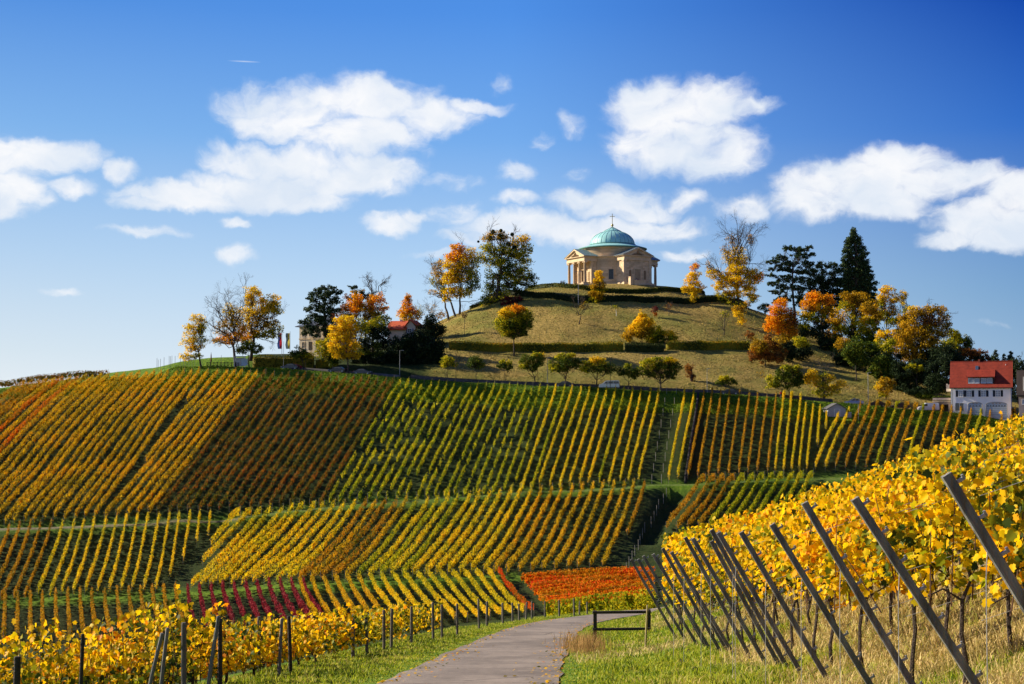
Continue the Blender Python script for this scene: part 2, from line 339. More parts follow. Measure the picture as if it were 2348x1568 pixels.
for x_, y_, z_ in [(32, 492, 32), (0, 500, 24), (70, 495, 22), (-60, 480, 4), (120, 480, 2), (32, 560, 5), (-120, 420, 0), (-200, 430, -6), (-120, 560, -25), (120, 580, -25), (30, 640, -30),
    (180, 340, -4), (220, 420, -8), (-230, 340, -2), (-260, 240, -24), (-230, 170, -34), (200, 230, -24), (220, 300, -12), (-160, 100, -30), (-90, 100, -27), (-60, 130, -27.5), (120, 160, -14), (160, 120, -4),
    (-300, 640, -45), (300, 640, -45), (-360, 400, -25), (360, 400, -25), (-350, 100, -45), (350, 100, 0)]:
    ctrl.append((x_, y_, z_))
for y_ in (0, 20, 40, 60, 80, 95, 110):
    for x_ in (-40, -25, -12, -5, 0, 5, 9, 15, 25, 40):
        if y_ > 85 and not (-6 <= x_ - road_x(y_) <= 22): continue
        ctrl.append((x_, y_, float(near_h(x_, y_))))
ctrl = np.array(ctrl)
def tps_fit(pts, lam=3.0):
    X = pts[:, :2] / 100; n = len(X); r2 = ((X[:, None] - X[None]) ** 2).sum(-1)
    K = np.where(r2 > 0, .5 * r2 * np.log(r2 + 1e-12), 0) + np.eye(n) * lam * 1e-4
    Pm = np.hstack([np.ones((n, 1)), X]); A = np.zeros((n + 3, n + 3)); A[:n, :n] = K; A[:n, n:] = Pm; A[n:, :n] = Pm.T
    return np.linalg.solve(A, np.concatenate([pts[:, 2], np.zeros(3)])), X
TW, TX = tps_fit(ctrl)
def far_h(x, y):
    x = np.asarray(x, float); y = np.asarray(y, float); sh = x.shape; q = np.stack([x.ravel(), y.ravel()], 1) / 100
    out = np.empty(len(q))
    for i in range(0, len(q), 20000):
        r2 = ((q[i:i + 20000, None] - TX[None]) ** 2).sum(-1); K = .5 * r2 * np.log(r2 + 1e-12)
        out[i:i + 20000] = K @ TW[:-3] + TW[-3] + q[i:i + 20000] @ TW[-2:]
    return out.reshape(sh)
def geo(a, b, n): return a * (b / a) ** (np.arange(1, n + 1) / n)
gx = np.concatenate([-geo(200, 6000, 16)[::-1], np.arange(-200, -24, 2.0), np.arange(-24, 24, .4), np.arange(24, 200.1, 2.0), geo(200, 6000, 16)])
gy = np.concatenate([np.arange(-60, 0, 4.), np.arange(0, 90, .5), np.arange(90, 520, 2.0), geo(520, 9000, 26)])
GX, GY = np.meshgrid(gx, gy)
GZ = far_h(GX, GY)
wn_ = 1 - smooth(88, 135, GY); wx_ = 1 - smooth(45, 90, np.abs(GX))
NZ = near_h(GX, GY); GZ = GZ + (NZ - GZ) * wn_ * wx_
fade = smooth(250, 700, np.maximum(np.abs(GX), 0)) ; GZ = GZ * (1 - fade) + (-48) * fade
fy = smooth(560, 760, GY); GZ = GZ * (1 - fy) + (-48) * fy
fb = smooth(-20, -60, GY) if False else np.zeros_like(GY)
def Hgrid(x, y):
    x = np.asarray(x, float); y = np.asarray(y, float)
    i = np.clip(np.searchsorted(gx, x) - 1, 0, len(gx) - 2); j = np.clip(np.searchsorted(gy, y) - 1, 0, len(gy) - 2)
    tx = np.clip((x - gx[i]) / (gx[i + 1] - gx[i]), 0, 1); ty = np.clip((y - gy[j]) / (gy[j + 1] - gy[j]), 0, 1)
    return (GZ[j, i] * (1 - tx) * (1 - ty) + GZ[j, i + 1] * tx * (1 - ty) + GZ[j + 1, i] * (1 - tx) * ty + GZ[j + 1, i + 1] * tx * ty)
def H(x, y): return float(Hgrid(x, y))
def hit(X, Y, dmin=140, dmax=500, lift=0.0):
    """the ground point seen at a photo position; if the ray passes above the crest, the nearest approach"""
    r = pix_dir(X, Y); ds = np.arange(dmin, dmax, .5); px = r.x / r.y * ds; pz = r.z / r.y * ds
    g = pz - (Hgrid(px, ds) + lift); k = np.argmax(g <= 0)
    if g[k] > 0: k = int(np.argmin(g / ds)); d = ds[k]
    elif k > 0: d = ds[k - 1] + .5 * g[k - 1] / (g[k - 1] - g[k] + 1e-9)
    else: d = ds[0]
    return np.array([r.x / r.y * d, d, float(Hgrid(r.x / r.y * d, d))])
# terraces: the road round the hill and two grass paths are cut level into the slope
ROADPX = [(430, 842), (500, 842), (560, 843), (640, 846), (720, 850), (800, 857), (900, 866), (1000, 873), (1100, 879), (1200, 884), (1300, 888), (1400, 892), (1500, 896), (1650, 904), (1780, 912), (1900, 924), (2000, 933), (2090, 941), (2180, 947), (2300, 955), (2420, 962)]
PATH1 = [(-120, 1222), (0, 1213), (250, 1202), (500, 1193), (700, 1167), (1000, 1144), (1200, 1131), (1480, 1116), (1600, 1111), (1750, 1105), (2000, 1095), (2347, 1085)]
PATH2 = [(-120, 1385), (0, 1380), (430, 1364), (700, 1346), (1000, 1332), (1150, 1328)]
def polyline(px, n=8, **k):
    p = np.array([hit(*q, **k) for q in px]); out = []
    for i in range(len(p) - 1):
        for t in np.arange(n) / n:
            p0 = p[max(i - 1, 0)]; p1 = p[i]; p2 = p[i + 1]; p3 = p[min(i + 2, len(p) - 1)]
            out.append(.5 * (2 * p1 + (p2 - p0) * t + (2 * p0 - 5 * p1 + 4 * p2 - p3) * t**2 + (3 * p1 - p0 - 3 * p2 + p3) * t**3))
    out.append(p[-1]); return np.array(out)
def near_line(line, x, y):
    """distance and height of nearest point of a polyline"""
    x = np.asarray(x, float); y = np.asarray(y, float); D = np.full(x.shape, 1e9); Z = np.zeros(x.shape); S = np.zeros(x.shape)
    for a_, b_ in zip(line[:-1], line[1:]):
        dx, dy = b_[0] - a_[0], b_[1] - a_[1]; t = np.clip(((x - a_[0]) * dx + (y - a_[1]) * dy) / (dx * dx + dy * dy + 1e-9), 0, 1)
        qx = a_[0] + dx * t; qy = a_[1] + dy * t; dd = np.hypot(x - qx, y - qy); m = dd < D
        D = np.where(m, dd, D); Z = np.where(m, a_[2] + (b_[2] - a_[2]) * t, Z); S = np.where(m, np.sign(y - qy), S)
    return D, Z, S
RL = polyline(ROADPX, dmin=300, dmax=362); P1 = polyline(PATH1, dmin=230, dmax=300); P2 = polyline(PATH2, dmin=190, dmax=250)
RL[:, 1] = np.convolve(np.pad(RL[:, 1], 8, mode='edge'), np.ones(17) / 17, 'valid'); RL[:, 0] = np.convolve(np.pad(RL[:, 0], 2, mode='reflect', reflect_type='odd'), np.ones(5) / 5, 'valid')
RL[:, 2] = [H(a_, b_) for a_, b_ in RL[:, :2]]; RL[:, 2] = np.convolve(np.pad(RL[:, 2], 8, mode='edge'), np.ones(17) / 17, 'valid')
for line, w0, w1 in ((RL, 3.6, 8.0), (P1, 1.3, 4.0), (P2, 1.2, 4.2)):
    D, Z, S = near_line(line, GX, GY); w = 1 - smooth(w0, w1, D); GZ = GZ + (Z - GZ) * w
GUL = polyline([(1548, 1128), (1520, 1170), (1478, 1236)], dmin=200, dmax=300)
Dg, _, _ = near_line(GUL, GX, GY); GZ = GZ - 2.2 * (1 - smooth(.3, 2.6, Dg))
# small unevenness of the ground
def hashn(ix, iy): 
    h = (ix * 374761393 + iy * 668265263) & 0x7fffffff; h = ((h ^ (h >> 13)) * 1274126177) & 0x7fffffff; return ((h ^ (h >> 16)) & 0xffff) / 65535.0
def vnoise(x, y, s):
    x = x / s; y = y / s; ix = np.floor(x).astype(np.int64); iy = np.floor(y).astype(np.int64); fx = x - ix; fy_ = y - iy
    fx = fx * fx * (3 - 2 * fx); fy_ = fy_ * fy_ * (3 - 2 * fy_)
    return (hashn(ix, iy) * (1 - fx) + hashn(ix + 1, iy) * fx) * (1 - fy_) + (hashn(ix, iy + 1) * (1 - fx) + hashn(ix + 1, iy + 1) * fx) * fy_
rough = (vnoise(GX, GY, 9) - .5) * .5 + (vnoise(GX, GY, 4.3) - .5) * .35 + ((vnoise(GX, GY, 17) - .5) * 1.3 + (vnoise(GX, GY, 6.5) - .5) * .6) * smooth(352, 362, GY)
dr, _, _ = near_line(RL, GX, GY); rd = np.abs(GX - road_x(GY)); nearroad = np.where(GY < 130, smooth(2.1, 4.5, rd), 1)
dc = np.hypot(GX - CH.x, GY - CH.y)
GZ = GZ + rough * smooth(4, 9, dr) * np.where(GY < 130, .35, 1) * nearroad * smooth(14, 24, dc)
# zones: 1 dry hill grass, 2 lush grass, 0 vineyard floor and darkened plateau ground
zone_d = np.zeros_like(GX); zone_l = np.zeros_like(GX)
SXc = CX + GX / np.maximum(GY, 1) * FPX
roady = np.interp(GX, RL[:, 0], RL[:, 1])
zone_d = smooth(2, 7, GY - roady) * smooth(960, 1010, SXc)
zone_l = smooth(-17, -9, GY - roady + vnoise(GX, GY, 13) * 5) * (1 - zone_d) * np.where(GY > 300, 1, 0) * (1 - smooth(-3, 1, GY - roady) * smooth(560, 600, SXc))  # plateau ground coloured dark for the shade and leaf litter there
d1, _, _ = near_line(P1, GX, GY); d2, _, _ = near_line(P2, GX, GY)
zone_l = np.maximum(zone_l, (1 - smooth(1.5, 4.5, d1)) * .8); zone_l = np.maximum(zone_l, 1 - smooth(2, 5, d2))
nearz = 1 - smooth(95, 130, GY)
rt = GX - road_x(GY) - 1.6
zone_l = np.maximum(zone_l, nearz * .9)
zone_dn = nearz * smooth(1.6, 4.6, rt + (vnoise(GX, GY, 2.3) - .5) * 6 - np.maximum(GY - 30, 0) * .06)
zone_d = np.maximum(zone_d, zone_dn)
zone_p = (1 - smooth(.7, 1.2, d1)) * smooth(560, 480, SXc) if False else (1 - smooth(.8, 1.4, d1)) * np.where(SXc < 560, 1, .25)
def ground_material():
    m, nt = newmat('ground'); N = nt.nodes.new; L = nt.links.new
    out = N('ShaderNodeOutputMaterial'); b = N('ShaderNodeBsdfPrincipled'); L(b.outputs[0], out.inputs[0]); b.inputs['Roughness'].default_value = .95; b.inputs['Specular IOR Level'].default_value = .1
    g = N('ShaderNodeNewGeometry')
    def noise(s, det=5, r=.6, st=(1, 1, 1)):
        mp = N('ShaderNodeMapping'); mp.inputs['Scale'].default_value = st; L(g.outputs['Position'], mp.inputs[0])
        n = N('ShaderNodeTexNoise'); n.inputs['Scale'].default_value = s; n.inputs['Detail'].default_value = det; n.inputs['Roughness'].default_value = r; L(mp.outputs[0], n.inputs['Vector']); return n.outputs[0]
    def ramp(f, cs):
        c = N('ShaderNodeValToRGB'); L(f, c.inputs[0]); e = c.color_ramp.elements
        while len(e) < len(cs): e.new(.5)
        for i, (p, col) in enumerate(cs): e[i].position = p; e[i].color = (*col, 1)
        return c.outputs[0]
    def mix(f, a, b_):
        x = N('ShaderNodeMix'); x.data_type = 'RGBA'; L(f, x.inputs[0]); L(a, x.inputs[6]); L(b_, x.inputs[7]); return x.outputs[2]
    def attr(n_): a = N('ShaderNodeAttribute'); a.attribute_name = n_; return a.outputs['Fac']
    n1 = noise(.35); n2 = noise(1.3, 6, .7); n3 = noise(.07, 4)
    vine = ramp(n2, [(.28, (.012, .022, .005)), (.5, (.026, .044, .008)), (.64, (.045, .048, .013)), (.8, (.06, .042, .022))])
    lush = ramp(n2, [(.3, (.05, .10, .008)), (.5, (.10, .19, .012)), (.72, (.20, .26, .02))])
    dryc = ramp(n2, [(.28, (.10, .085, .02)), (.46, (.24, .175, .045)), (.60, (.36, .25, .07)), (.8, (.46, .33, .12))])
    dryg = ramp(n1, [(.35, (.085, .105, .016)), (.65, (.20, .20, .04))])
    dry = mix(ramp(n3, [(.42, (0, 0, 0)), (.62, (.75, .75, .75))]), dryc, dryg)
    c = mix(attr('lush'), vine, lush); c = mix(attr('dry'), c, dry)
    dirt = ramp(n2, [(.3, (.14, .11, .08)), (.7, (.24, .19, .14))]); c = mix(attr('path'), c, dirt)
    L(c, b.inputs['Base Color'])
    bp = N('ShaderNodeBump'); bp.inputs['Strength'].default_value = .75; sy = N('ShaderNodeSeparateXYZ'); L(g.outputs['Position'], sy.inputs[0]); dm_ = N('ShaderNodeMapRange'); L(sy.outputs[1], dm_.inputs[0]); dm_.inputs[1].default_value = 100; dm_.inputs[2].default_value = 300; dm_.inputs[3].default_value = .07; dm_.inputs[4].default_value = .45; L(dm_.outputs[0], bp.inputs['Distance']); L(noise(1.9, 6, .75), bp.inputs['Height']); L(bp.outputs[0], b.inputs['Normal'])
    return m
ny, nx = GX.shape
ii = (np.arange(ny - 1)[:, None] * nx + np.arange(nx - 1)[None]).ravel()
ground = np_mesh('ground', np.stack([GX.ravel(), GY.ravel(), GZ.ravel()], 1), np.stack([ii, ii + 1, ii + nx + 1, ii + nx], 1), ground_material(), smooth=True)
ground['kind'] = 'structure'
for nm, arr in (('dry', zone_d), ('lush', zone_l), ('path', zone_p)):
    at = ground.data.attributes.new(nm, 'FLOAT', 'POINT'); at.data.foreach_set('value', arr.ravel().astype(np.float32))

def strip(name, pts, half, mat, lift=.03, thick=None):
    pts = np.asarray(pts, float); t = np.gradient(pts[:, :2], axis=0); t /= np.linalg.norm(t, axis=1)[:, None]; nrm = np.stack([-t[:, 1], t[:, 0]], 1)
    half = np.broadcast_to(half, (len(pts),)); ks = np.linspace(-1, 1, 7); V = []
    for k in ks:
        q = pts[:, :2] + nrm * (half * k)[:, None]; V.append(np.stack([q[:, 0], q[:, 1], Hgrid(q[:, 0], q[:, 1]) + lift], 1))
    n = len(pts); V = np.concatenate(V); F = []
    for k in range(6):
        a = k * n + np.arange(n - 1); F.append(np.stack([a, a + 1, a + n + 1, a + n], 1))
    o = np_mesh(name, V, np.concatenate(F), mat, smooth=True); o['kind'] = 'structure'; return o
# the asphalt lane we stand on
def lane_material():
    m, nt = newmat('lane_asphalt'); N = nt.nodes.new; L = nt.links.new
    out = N('ShaderNodeOutputMaterial'); b = N('ShaderNodeBsdfPrincipled'); L(b.outputs[0], out.inputs[0]); b.inputs['Roughness'].default_value = .85; b.inputs['Specular IOR Level'].default_value = .25
    g = N('ShaderNodeNewGeometry')
    def noise(s, det, r, st=(1, 1, 1)):
        mp = N('ShaderNodeMapping'); mp.inputs['Scale'].default_value = st; L(g.outputs['Position'], mp.inputs[0])
        n = N('ShaderNodeTexNoise'); n.inputs['Scale'].default_value = s; n.inputs['Detail'].default_value = det; n.inputs['Roughness'].default_value = r; L(mp.outputs[0], n.inputs['Vector']); return n.outputs[0]
    c = N('ShaderNodeValToRGB'); L(noise(.55, 8, .7, (1, .6, 1)), c.inputs[0]); e = c.color_ramp.elements
    e[0].position = .3; e[0].color = (.13, .108, .09, 1); e[1].position = .7; e[1].color = (.33, .275, .225, 1)
    s = N('ShaderNodeValToRGB'); L(noise(9, 6, .8), s.inputs[0]); e = s.color_ramp.elements; e[0].position = .25; e[0].color = (.72, .72, .72, 1); e[1].position = .6; e[1].color = (1, 1, 1, 1)
    mu = N('ShaderNodeMix'); mu.data_type = 'RGBA'; mu.blend_type = 'MULTIPLY'; mu.inputs[0].default_value = 1; L(c.outputs[0], mu.inputs[6]); L(s.outputs[0], mu.inputs[7])
    vo = N('ShaderNodeTexVoronoi'); vo.feature = 'DISTANCE_TO_EDGE'; vo.inputs['Scale'].default_value = .5
    wv = N('ShaderNodeMapping'); wv.inputs['Scale'].default_value = (.35, 1, 1); L(g.outputs['Position'], wv.inputs[0]); L(wv.outputs[0], vo.inputs['Vector'])
    nz = N('ShaderNodeMath'); nz.operation = 'MULTIPLY_ADD'; L(noise(2, 5, .7), nz.inputs[0]); nz.inputs[1].default_value = .03; nz.inputs[2].default_value = -.008
    lt = N('ShaderNodeMath'); lt.operation = 'LESS_THAN'; L(vo.outputs[0], lt.inputs[0]); L(nz.outputs[0], lt.inputs[1])
    cm = N('ShaderNodeMath'); cm.operation = 'MULTIPLY'; L(lt.outputs[0], cm.inputs[0]); cm.inputs[1].default_value = .8
    mx = N('ShaderNodeMix'); mx.data_type = 'RGBA'; L(cm.outputs[0], mx.inputs[0]); L(mu.outputs[2], mx.inputs[6]); mx.inputs[7].default_value = (.07, .055, .045, 1)
    L(mx.outputs[2], b.inputs['Base Color'])
    bp = N('ShaderNodeBump'); bp.inputs['Strength'].default_value = .5; bp.inputs['Distance'].default_value = .02; L(noise(25, 5, .8), bp.inputs['Height']); L(bp.outputs[0], b.inputs['Normal'])
    return m
yy = np.arange(-8, 138, .5)
halfw = 1.58 + (vnoise(yy * 1.0, yy * 0, 1.3) - .5) * .14
strip('road', np.stack([road_x(yy), yy, yy * 0], 1), halfw, lane_material(), lift=.022)
strip('hill_road', RL, 2.6, ASPH_D, lift=.06)

# ------------------------------------------------------------------ foliage machinery
def rand_dirs(n, zb=0.0):
    v = rng.normal(size=(n, 3)); v[:, 2] += zb; return v / np.linalg.norm(v, axis=1)[:, None]
def leaf_quads(Cn, size, nrm=None):
    """irregular quads round the centres"""
    n = len(Cn); nrm = rand_dirs(n) if nrm is None else nrm
    a = np.cross(nrm, rand_dirs(n)); a /= np.linalg.norm(a, axis=1)[:, None] + 1e-9; b = np.cross(nrm, a)
    s = np.asarray(size).reshape(-1, 1) * .5; k = rng.uniform(.75, 1.25, (n, 4, 1))
    V = np.stack([Cn + (a * k[:, 0]) * s, Cn + (b * k[:, 1] * .75) * s, Cn - (a * k[:, 2]) * s, Cn - (b * k[:, 3] * .75) * s], 1).reshape(-1, 3)
    return V, np.arange(4 * n).reshape(n, 4)
# vine leaf outline (unit size): two halves folded on the midrib
LEAF = np.array([(0, -.42, 0), (.18, -.52, .05), (.50, -.30, .13), (.36, -.02, .07), (.52, .22, .12), (.22, .26, .04), (0, .58, 0),
                 (-.22, .26, .04), (-.52, .22, .12), (-.36, -.02, .07), (-.50, -.30, .13), (-.18, -.52, .05)])
def vine_leaves(Cn, size, nrm):
    n = len(Cn); down = np.tile([[0, 0, -1.]], (n, 1)) + rng.normal(size=(n, 3)) * .55
    b = down - nrm * (down * nrm).sum(1)[:, None]; b /= np.linalg.norm(b, axis=1)[:, None] + 1e-9; a = np.cross(b, nrm)
    s = np.asarray(size).reshape(-1, 1, 1); cup = rng.uniform(-1.3, 1.6, (n, 1, 1))
    V = Cn[:, None] + s * (a[:, None] * LEAF[None, :, 0:1] * rng.uniform(.8, 1.15, (n, 1, 1)) + b[:, None] * LEAF[None, :, 1:2] + nrm[:, None] * LEAF[None, :, 2:3] * cup)
    base = (np.arange(n) * 12)[:, None]
    return V.reshape(-1, 3), np.concatenate([base + np.array([[0, 1, 2, 3, 4, 5, 6]]), base + np.array([[0, 6, 7, 8, 9, 10, 11]])])

row_count = 0
def far_row(p0, p1, mat, label, group, h=1.88, w=.7, gaps=0.0, dens=30, post=True, size=.20, z0=.45):
    """vine row from top end p0 to bottom end p1 (ground points)"""
    global row_count; row_count += 1
    p0 = np.asarray(p0, float); p1 = np.asarray(p1, float); L_ = np.hypot(*(p1 - p0)[:2])
    if L_ < 2: return
    hgt = h * rng.uniform(.94, 1.06)
    n = int(L_ * dens * 2.2); t = rng.uniform(0, 1, n); q = rng.uniform(0, 1, n)
    s = t * L_
    # vines 1.2 m apart swell and thin along the row
    ph = rng.uniform(0, 9, 3)
    swell = .86 + .07 * np.sin(s / 1.25 * 2 * math.pi + ph[0]) + .09 * np.sin(s * 1.9 + ph[1]) + .09 * np.sin(s * .55 + ph[2]) + .30 * (vnoise(s + ph[0] * 31, s * 0 + ph[1], 1.1) - .5)
    keep = rng.uniform(0, 1, n) < (swell + .15)
    if gaps > 0:
        cell = (s / 2.4).astype(int); miss = rng.uniform(0, 1, cell.max() + 1) < gaps; keep &= ~miss[cell]
    t, s, q, swell = t[keep], s[keep], q[keep], swell[keep]; n = len(t)
    dirv = (p1 - p0)[:2] / L_; nr = np.array([-dirv[1], dirv[0]])
    zz = z0 + (hgt * (.88 + .16 * swell) - z0) * q ** .85
    wid = w * .5 * (1 - .45 * np.abs(2 * q - .9)) * swell
    off = np.clip(rng.normal(0, .7, n), -1.25, 1.25) * wid
    x = p0[0] + dirv[0] * s + nr[0] * off; y = p0[1] + dirv[1] * s + nr[1] * off
    # oversized inner leaf quads, added to keep the light from passing through the row
    nc = int(L_ * 3.2); sc = rng.uniform(0, L_, nc)
    if gaps > 0: sc = sc[~miss[np.minimum((sc / 2.4).astype(int), len(miss) - 1)]]
    nc = len(sc); xc_ = p0[0] + dirv[0] * sc; yc_ = p0[1] + dirv[1] * sc; zc_ = Hgrid(xc_, yc_) + rng.uniform(z0 + .3, hgt - .38, nc)
    nv = np.stack([np.full(nc, nr[0]), np.full(nc, nr[1]), np.zeros(nc)], 1) + rng.normal(size=(nc, 3)) * .22; nv /= np.linalg.norm(nv, axis=1)[:, None]
    V, F = leaf_quads(np.concatenate([np.stack([x, y, Hgrid(x, y) + zz], 1), np.stack([xc_, yc_, zc_], 1)]), np.concatenate([rng.uniform(.7, 1.35, n) * size, np.full(nc, .8)]), np.concatenate([rand_dirs(n), nv]))
    loc = (float(p0[0]), float(p0[1]), H(p0[0], p0[1]))
    e = empty('vine_row', loc, label, 'vine row', group)
    # stems: one short dark trunk per vine, in one mesh with the foliage's own wood
    o = np_mesh('foliage', V, F, LM[mat], parent=e, loc=loc); o.location = (0, 0, 0)
    if post:
        for pe, sg in ((p0, -1), (p1, 1)):
            gx0, gy0 = pe[0] + dirv[0] * sg * .2, pe[1] + dirv[1] * sg * .2; gz = H(gx0, gy0)
            mb = MB().tube([(gx0 - loc[0], gy0 - loc[1], gz - loc[2] - .2), (gx0 + dirv[0] * sg * .25 - loc[0], gy0 + dirv[1] * sg * .25 - loc[1], gz - loc[2] + hgt + .05)], .03, 4)
            mb.build('end_post', STAKED, e)
    return e
def block(keys, mats, name, desc, group, **kw):
    """keys: [(Xb,Yb,Xt,Yt,steps to next)], rows interpolated; mats: list or function(i,n)"""
    rows = []
    for k in range(len(keys)):
        a_ = keys[k]
        if k == len(keys) - 1: rows.append(a_[:4]); break
        b_ = keys[k + 1]; n = a_[4]
        for i in range(n): rows.append(tuple(a_[j] + (b_[j] - a_[j]) * i / n for j in range(4)))
    N = len(rows)
    for i, (Xb, Yb, Xt, Yt) in enumerate(rows):
        m = mats(i, N) if callable(mats) else mats
        jit = kw.get('jit', 1.0); k2 = {a: b for a, b in kw.items() if a not in ('jit', 'dtop', 'dbot', 'names')}
        dt = kw.get('dtop', (200, 352)); db = kw.get('dbot', (140, 352))
        p0 = hit(Xt + rng.normal() * jit, Yt + rng.normal() * jit * 1.5, *dt); p1 = hit(Xb + rng.normal() * jit, Yb + rng.normal() * jit * 1.5, *db)
        far_row(p0, p1, m, '%s vine row %s, %s from the left' % (COLN[m], desc, ordw(i + 1)), group, **k2)
COLN = {'orange': 'orange', 'patch': 'bright orange', 'gold': 'golden', 'yellow': 'bright yellow', 'brown': 'brown-green', 'green': 'yellow-green', 'amber': 'orange-brown', 'redor': 'red-orange', 'magenta': 'wine-red'}

G_ = 'vine rows on the slopes below the chapel'
# upper slope, left of the picture
block([(-321, 1222, 57, 888, 14), (8, 1207, 303, 866, 9), (217, 1193, 457, 859, 0)], lambda i, n: 'orange' if i in (5, 7) else ('amber' if i < 4 else 'gold'), 'A', 'left of the dark gap', G_)
for a_, b_, c_, d_, w_ in ((477, 861, 428, 927, 'shorter one'), (499, 861, 335, 1066, 'longer one')):
    far_row(hit(a_, b_, 200, 352), hit(c_, d_, 200, 352), 'gold', 'golden vine row inside the dark gap, upper left, the %s' % w_, G_)
block([(242, 1191, 521, 862, 4), (340, 1185, 591, 864, 0)], 'gold', 'B', 'just right of the dark gap', G_)
block([(363, 1185, 609, 866, 16), (733, 1163, 903, 882, 0)], 'brown', 'C', 'in the dark brown plot', G_, dens=22)
block([(755, 1158, 919, 884, 19), (1172, 1135, 1257, 896, 0)], 'green', 'D', 'in the patchy green plot', G_, gaps=.13, dens=19, w=.5)
block([(1192, 1131, 1274, 896, 12), (1464, 1109, 1509, 903, 0)], lambda i, n: 'green' if i in (1, 8) else 'yellow', 'E', 'in the evenly spaced upper plot', G_, w=.5, dens=22)
block([(1531, 1106, 1569, 905, 1), (1553, 1104, 1591, 905, 0)], 'yellow', 'G', 'touching the dark stone channel', G_, w=.5)
block([(1579, 1101, 1612, 906, 8), (1759, 1087, 1779, 916, 0)], 'amber', 'H', 'right of the dark stone channel', G_, w=.5, dens=21)
kI = [(775, 150, 712, 665), (825, 165, 768, 665), (880, 180, 820, 665), (915, 240, 870, 660), (963, 245, 920, 650), (1008, 255, 990, 485), (1050, 295, 1045, 385)]
for i, (a, b, c, d) in enumerate(kI):
    f = lambda x, y: (x * .3489 + 1528.3, y * .3489 + 855.8)
    far_row(hit(*f(a, b), 200, 352), hit(*f(c, d), 200, 352), 'yellow', 'yellow vine row left of the grey shed, %s from the left' % ordw(i + 1), G_, w=.5)
tops = [1130, 1200, 1275, 1335, 1405, 1470, 1530, 1590, 1650, 1705, 1775, 1830, 1890, 1950, 2020, 2085, 2145, 2230, 2290, 2350, 2410]; ty = [305, 265, 222, 222, 212, 212, 217, 222, 227, 232, 237, 237, 242, 247, 250, 252, 255, 262, 266, 270, 275]
for i in range(len(tops)):
    f = lambda x, y: (x * .3489 + 1528.3, y * .3489 + 855.8)
    c, d = 975 + 67 * i, 648 - 3 * i; m = 'amber' if i % 5 in (2, 3) else ('green' if i % 3 == 0 else 'gold') if i > 1 else 'yellow'
    m = {'gold': 'amber'}.get(m, m)
    far_row(hit(*f(tops[i], ty[i]), 200, 352), hit(*f(c, d), 200, 352), m, '%s slanting vine row below the white house, %s from the shed' % (COLN[m], ordw(i + 1)), G_, w=.5, dens=21)
# second terrace, right
for i in range(12):
    m = 'amber' if i < 4 else 'green'; Xt, Yt = 1616 + 22.5 * i, 1108 - .9 * i
    far_row(hit(Xt, Yt, 200, 300), hit(Xt - 88 + i * 2, Yt + 112, 170, 300), m, '%s vine row behind the leaning posts\' vines, %s from the left' % (COLN[m], ordw(i + 1)), G_, w=.55)
# middle terrace
f1 = lambda x, y: (x * .3385, y * .3385 + 1130.9)
for i, (a, b, c, d) in enumerate([(1625, 150, 1430, 370), (1700, 150, 1375, 490)]):
    far_row(hit(*f1(a, b + 8), 200, 300), hit(*f1(c, d), 200, 300), 'yellow', 'very short yellow vine row at the middle slope\'s left corner, %s' % ('shortest' if i == 0 else 'second shortest'), G_)
def mm(i, n):
    if i in (10, 12, 13): return 'amber'
    if i in (11, 14, 30, 33): return 'gold'
    return 'yellow' if i < 10 else ('gold' if i > 26 else 'green' if i < 20 and i % 2 else 'yellow')
block([(438, 1354, 597, 1182, 3), (501, 1347, 672, 1173, 9), (739, 1337, 886, 1160, 10), (1000, 1324, 1124, 1142, 14), (1380, 1309, 1456, 1119, 0)], mm, 'M', 'across the middle slope', G_, dtop=(200, 300), dens=24)
far_row(hit(1478, 1120, 200, 300), hit(1438, 1235, 200, 300), 'amber', 'short orange-brown vine row at the right end of the middle slope', G_)
Lr = [(-10, 255, -250, 770), (65, 245, -165, 760), (135, 240, -80, 755), (210, 235, 5, 750), (275, 238, 90, 740), (350, 226, 165, 730), (425, 232, 255, 710), (505, 225, 335, 715), (570, 220, 415, 705), (640, 215, 495, 700), (720, 210, 575, 695), (790, 205, 660, 690),
      (860, 195, 740, 690), (935, 190, 820, 685), (1005, 186, 895, 680), (1080, 184, 975, 675), (1150, 176, 1055, 675), (1215, 170, 1150, 585), (1290, 168, 1240, 480), (1355, 168, 1330, 360), (1425, 164, 1410, 310)]
for i, (a, b, c, d) in enumerate(Lr):
    m = 'amber' if i < 6 else 'yellow'
    far_row(hit(*f1(a, b + 10), 200, 300), hit(*f1(c, d), 180, 300), m, '%s vine row just under the dirt path, %s from the left' % (COLN[m], ordw(i + 1)), G_, w=.5, dens=22)
# lowest plots
Lo = [(35, 745), (120, 742), (205, 735), (285, 725), (375, 720), (458, 715), (540, 710), (620, 710), (708, 712), (790, 700), (870, 695), (950, 695), (1030, 690), (1105, 685), (1185, 675)]
for i, (a, b) in enumerate([(-130, 750), (-48, 748)] + Lo):
    far_row(hit(*f1(a, b), 180, 260), hit(*f1(a + (-26 + 6.2 * i), 1045 - i * 3), 140, 260), 'amber', 'orange-brown vine row in the lowest left plot, %s from the left' % ordw(i + 1), G_, w=.5, dens=22)
for i in range(11):
    a, b = 1270 + 78 * i, 690 - 6 * i + (0 if i else 0); dx = 38 + 9.5 * i
    far_row(hit(*f1(a, max(b, 640)), 180, 260), hit(*f1(a + dx * 1.15, 955 - i * 3), 140, 260), 'magenta', 'wine-red vine row in the lowest plot, %s of the wine-red rows' % ordw(i + 1), G_, w=.5, dens=24)
f2 = lambda x, y: (x * .3645 + 672.4, y * .3645 + 1222.6)
Qt = [40, 115, 190, 265, 340, 410, 485, 555, 630, 700, 780, 850, 925, 1000, 1075, 1150, 1225, 1290]
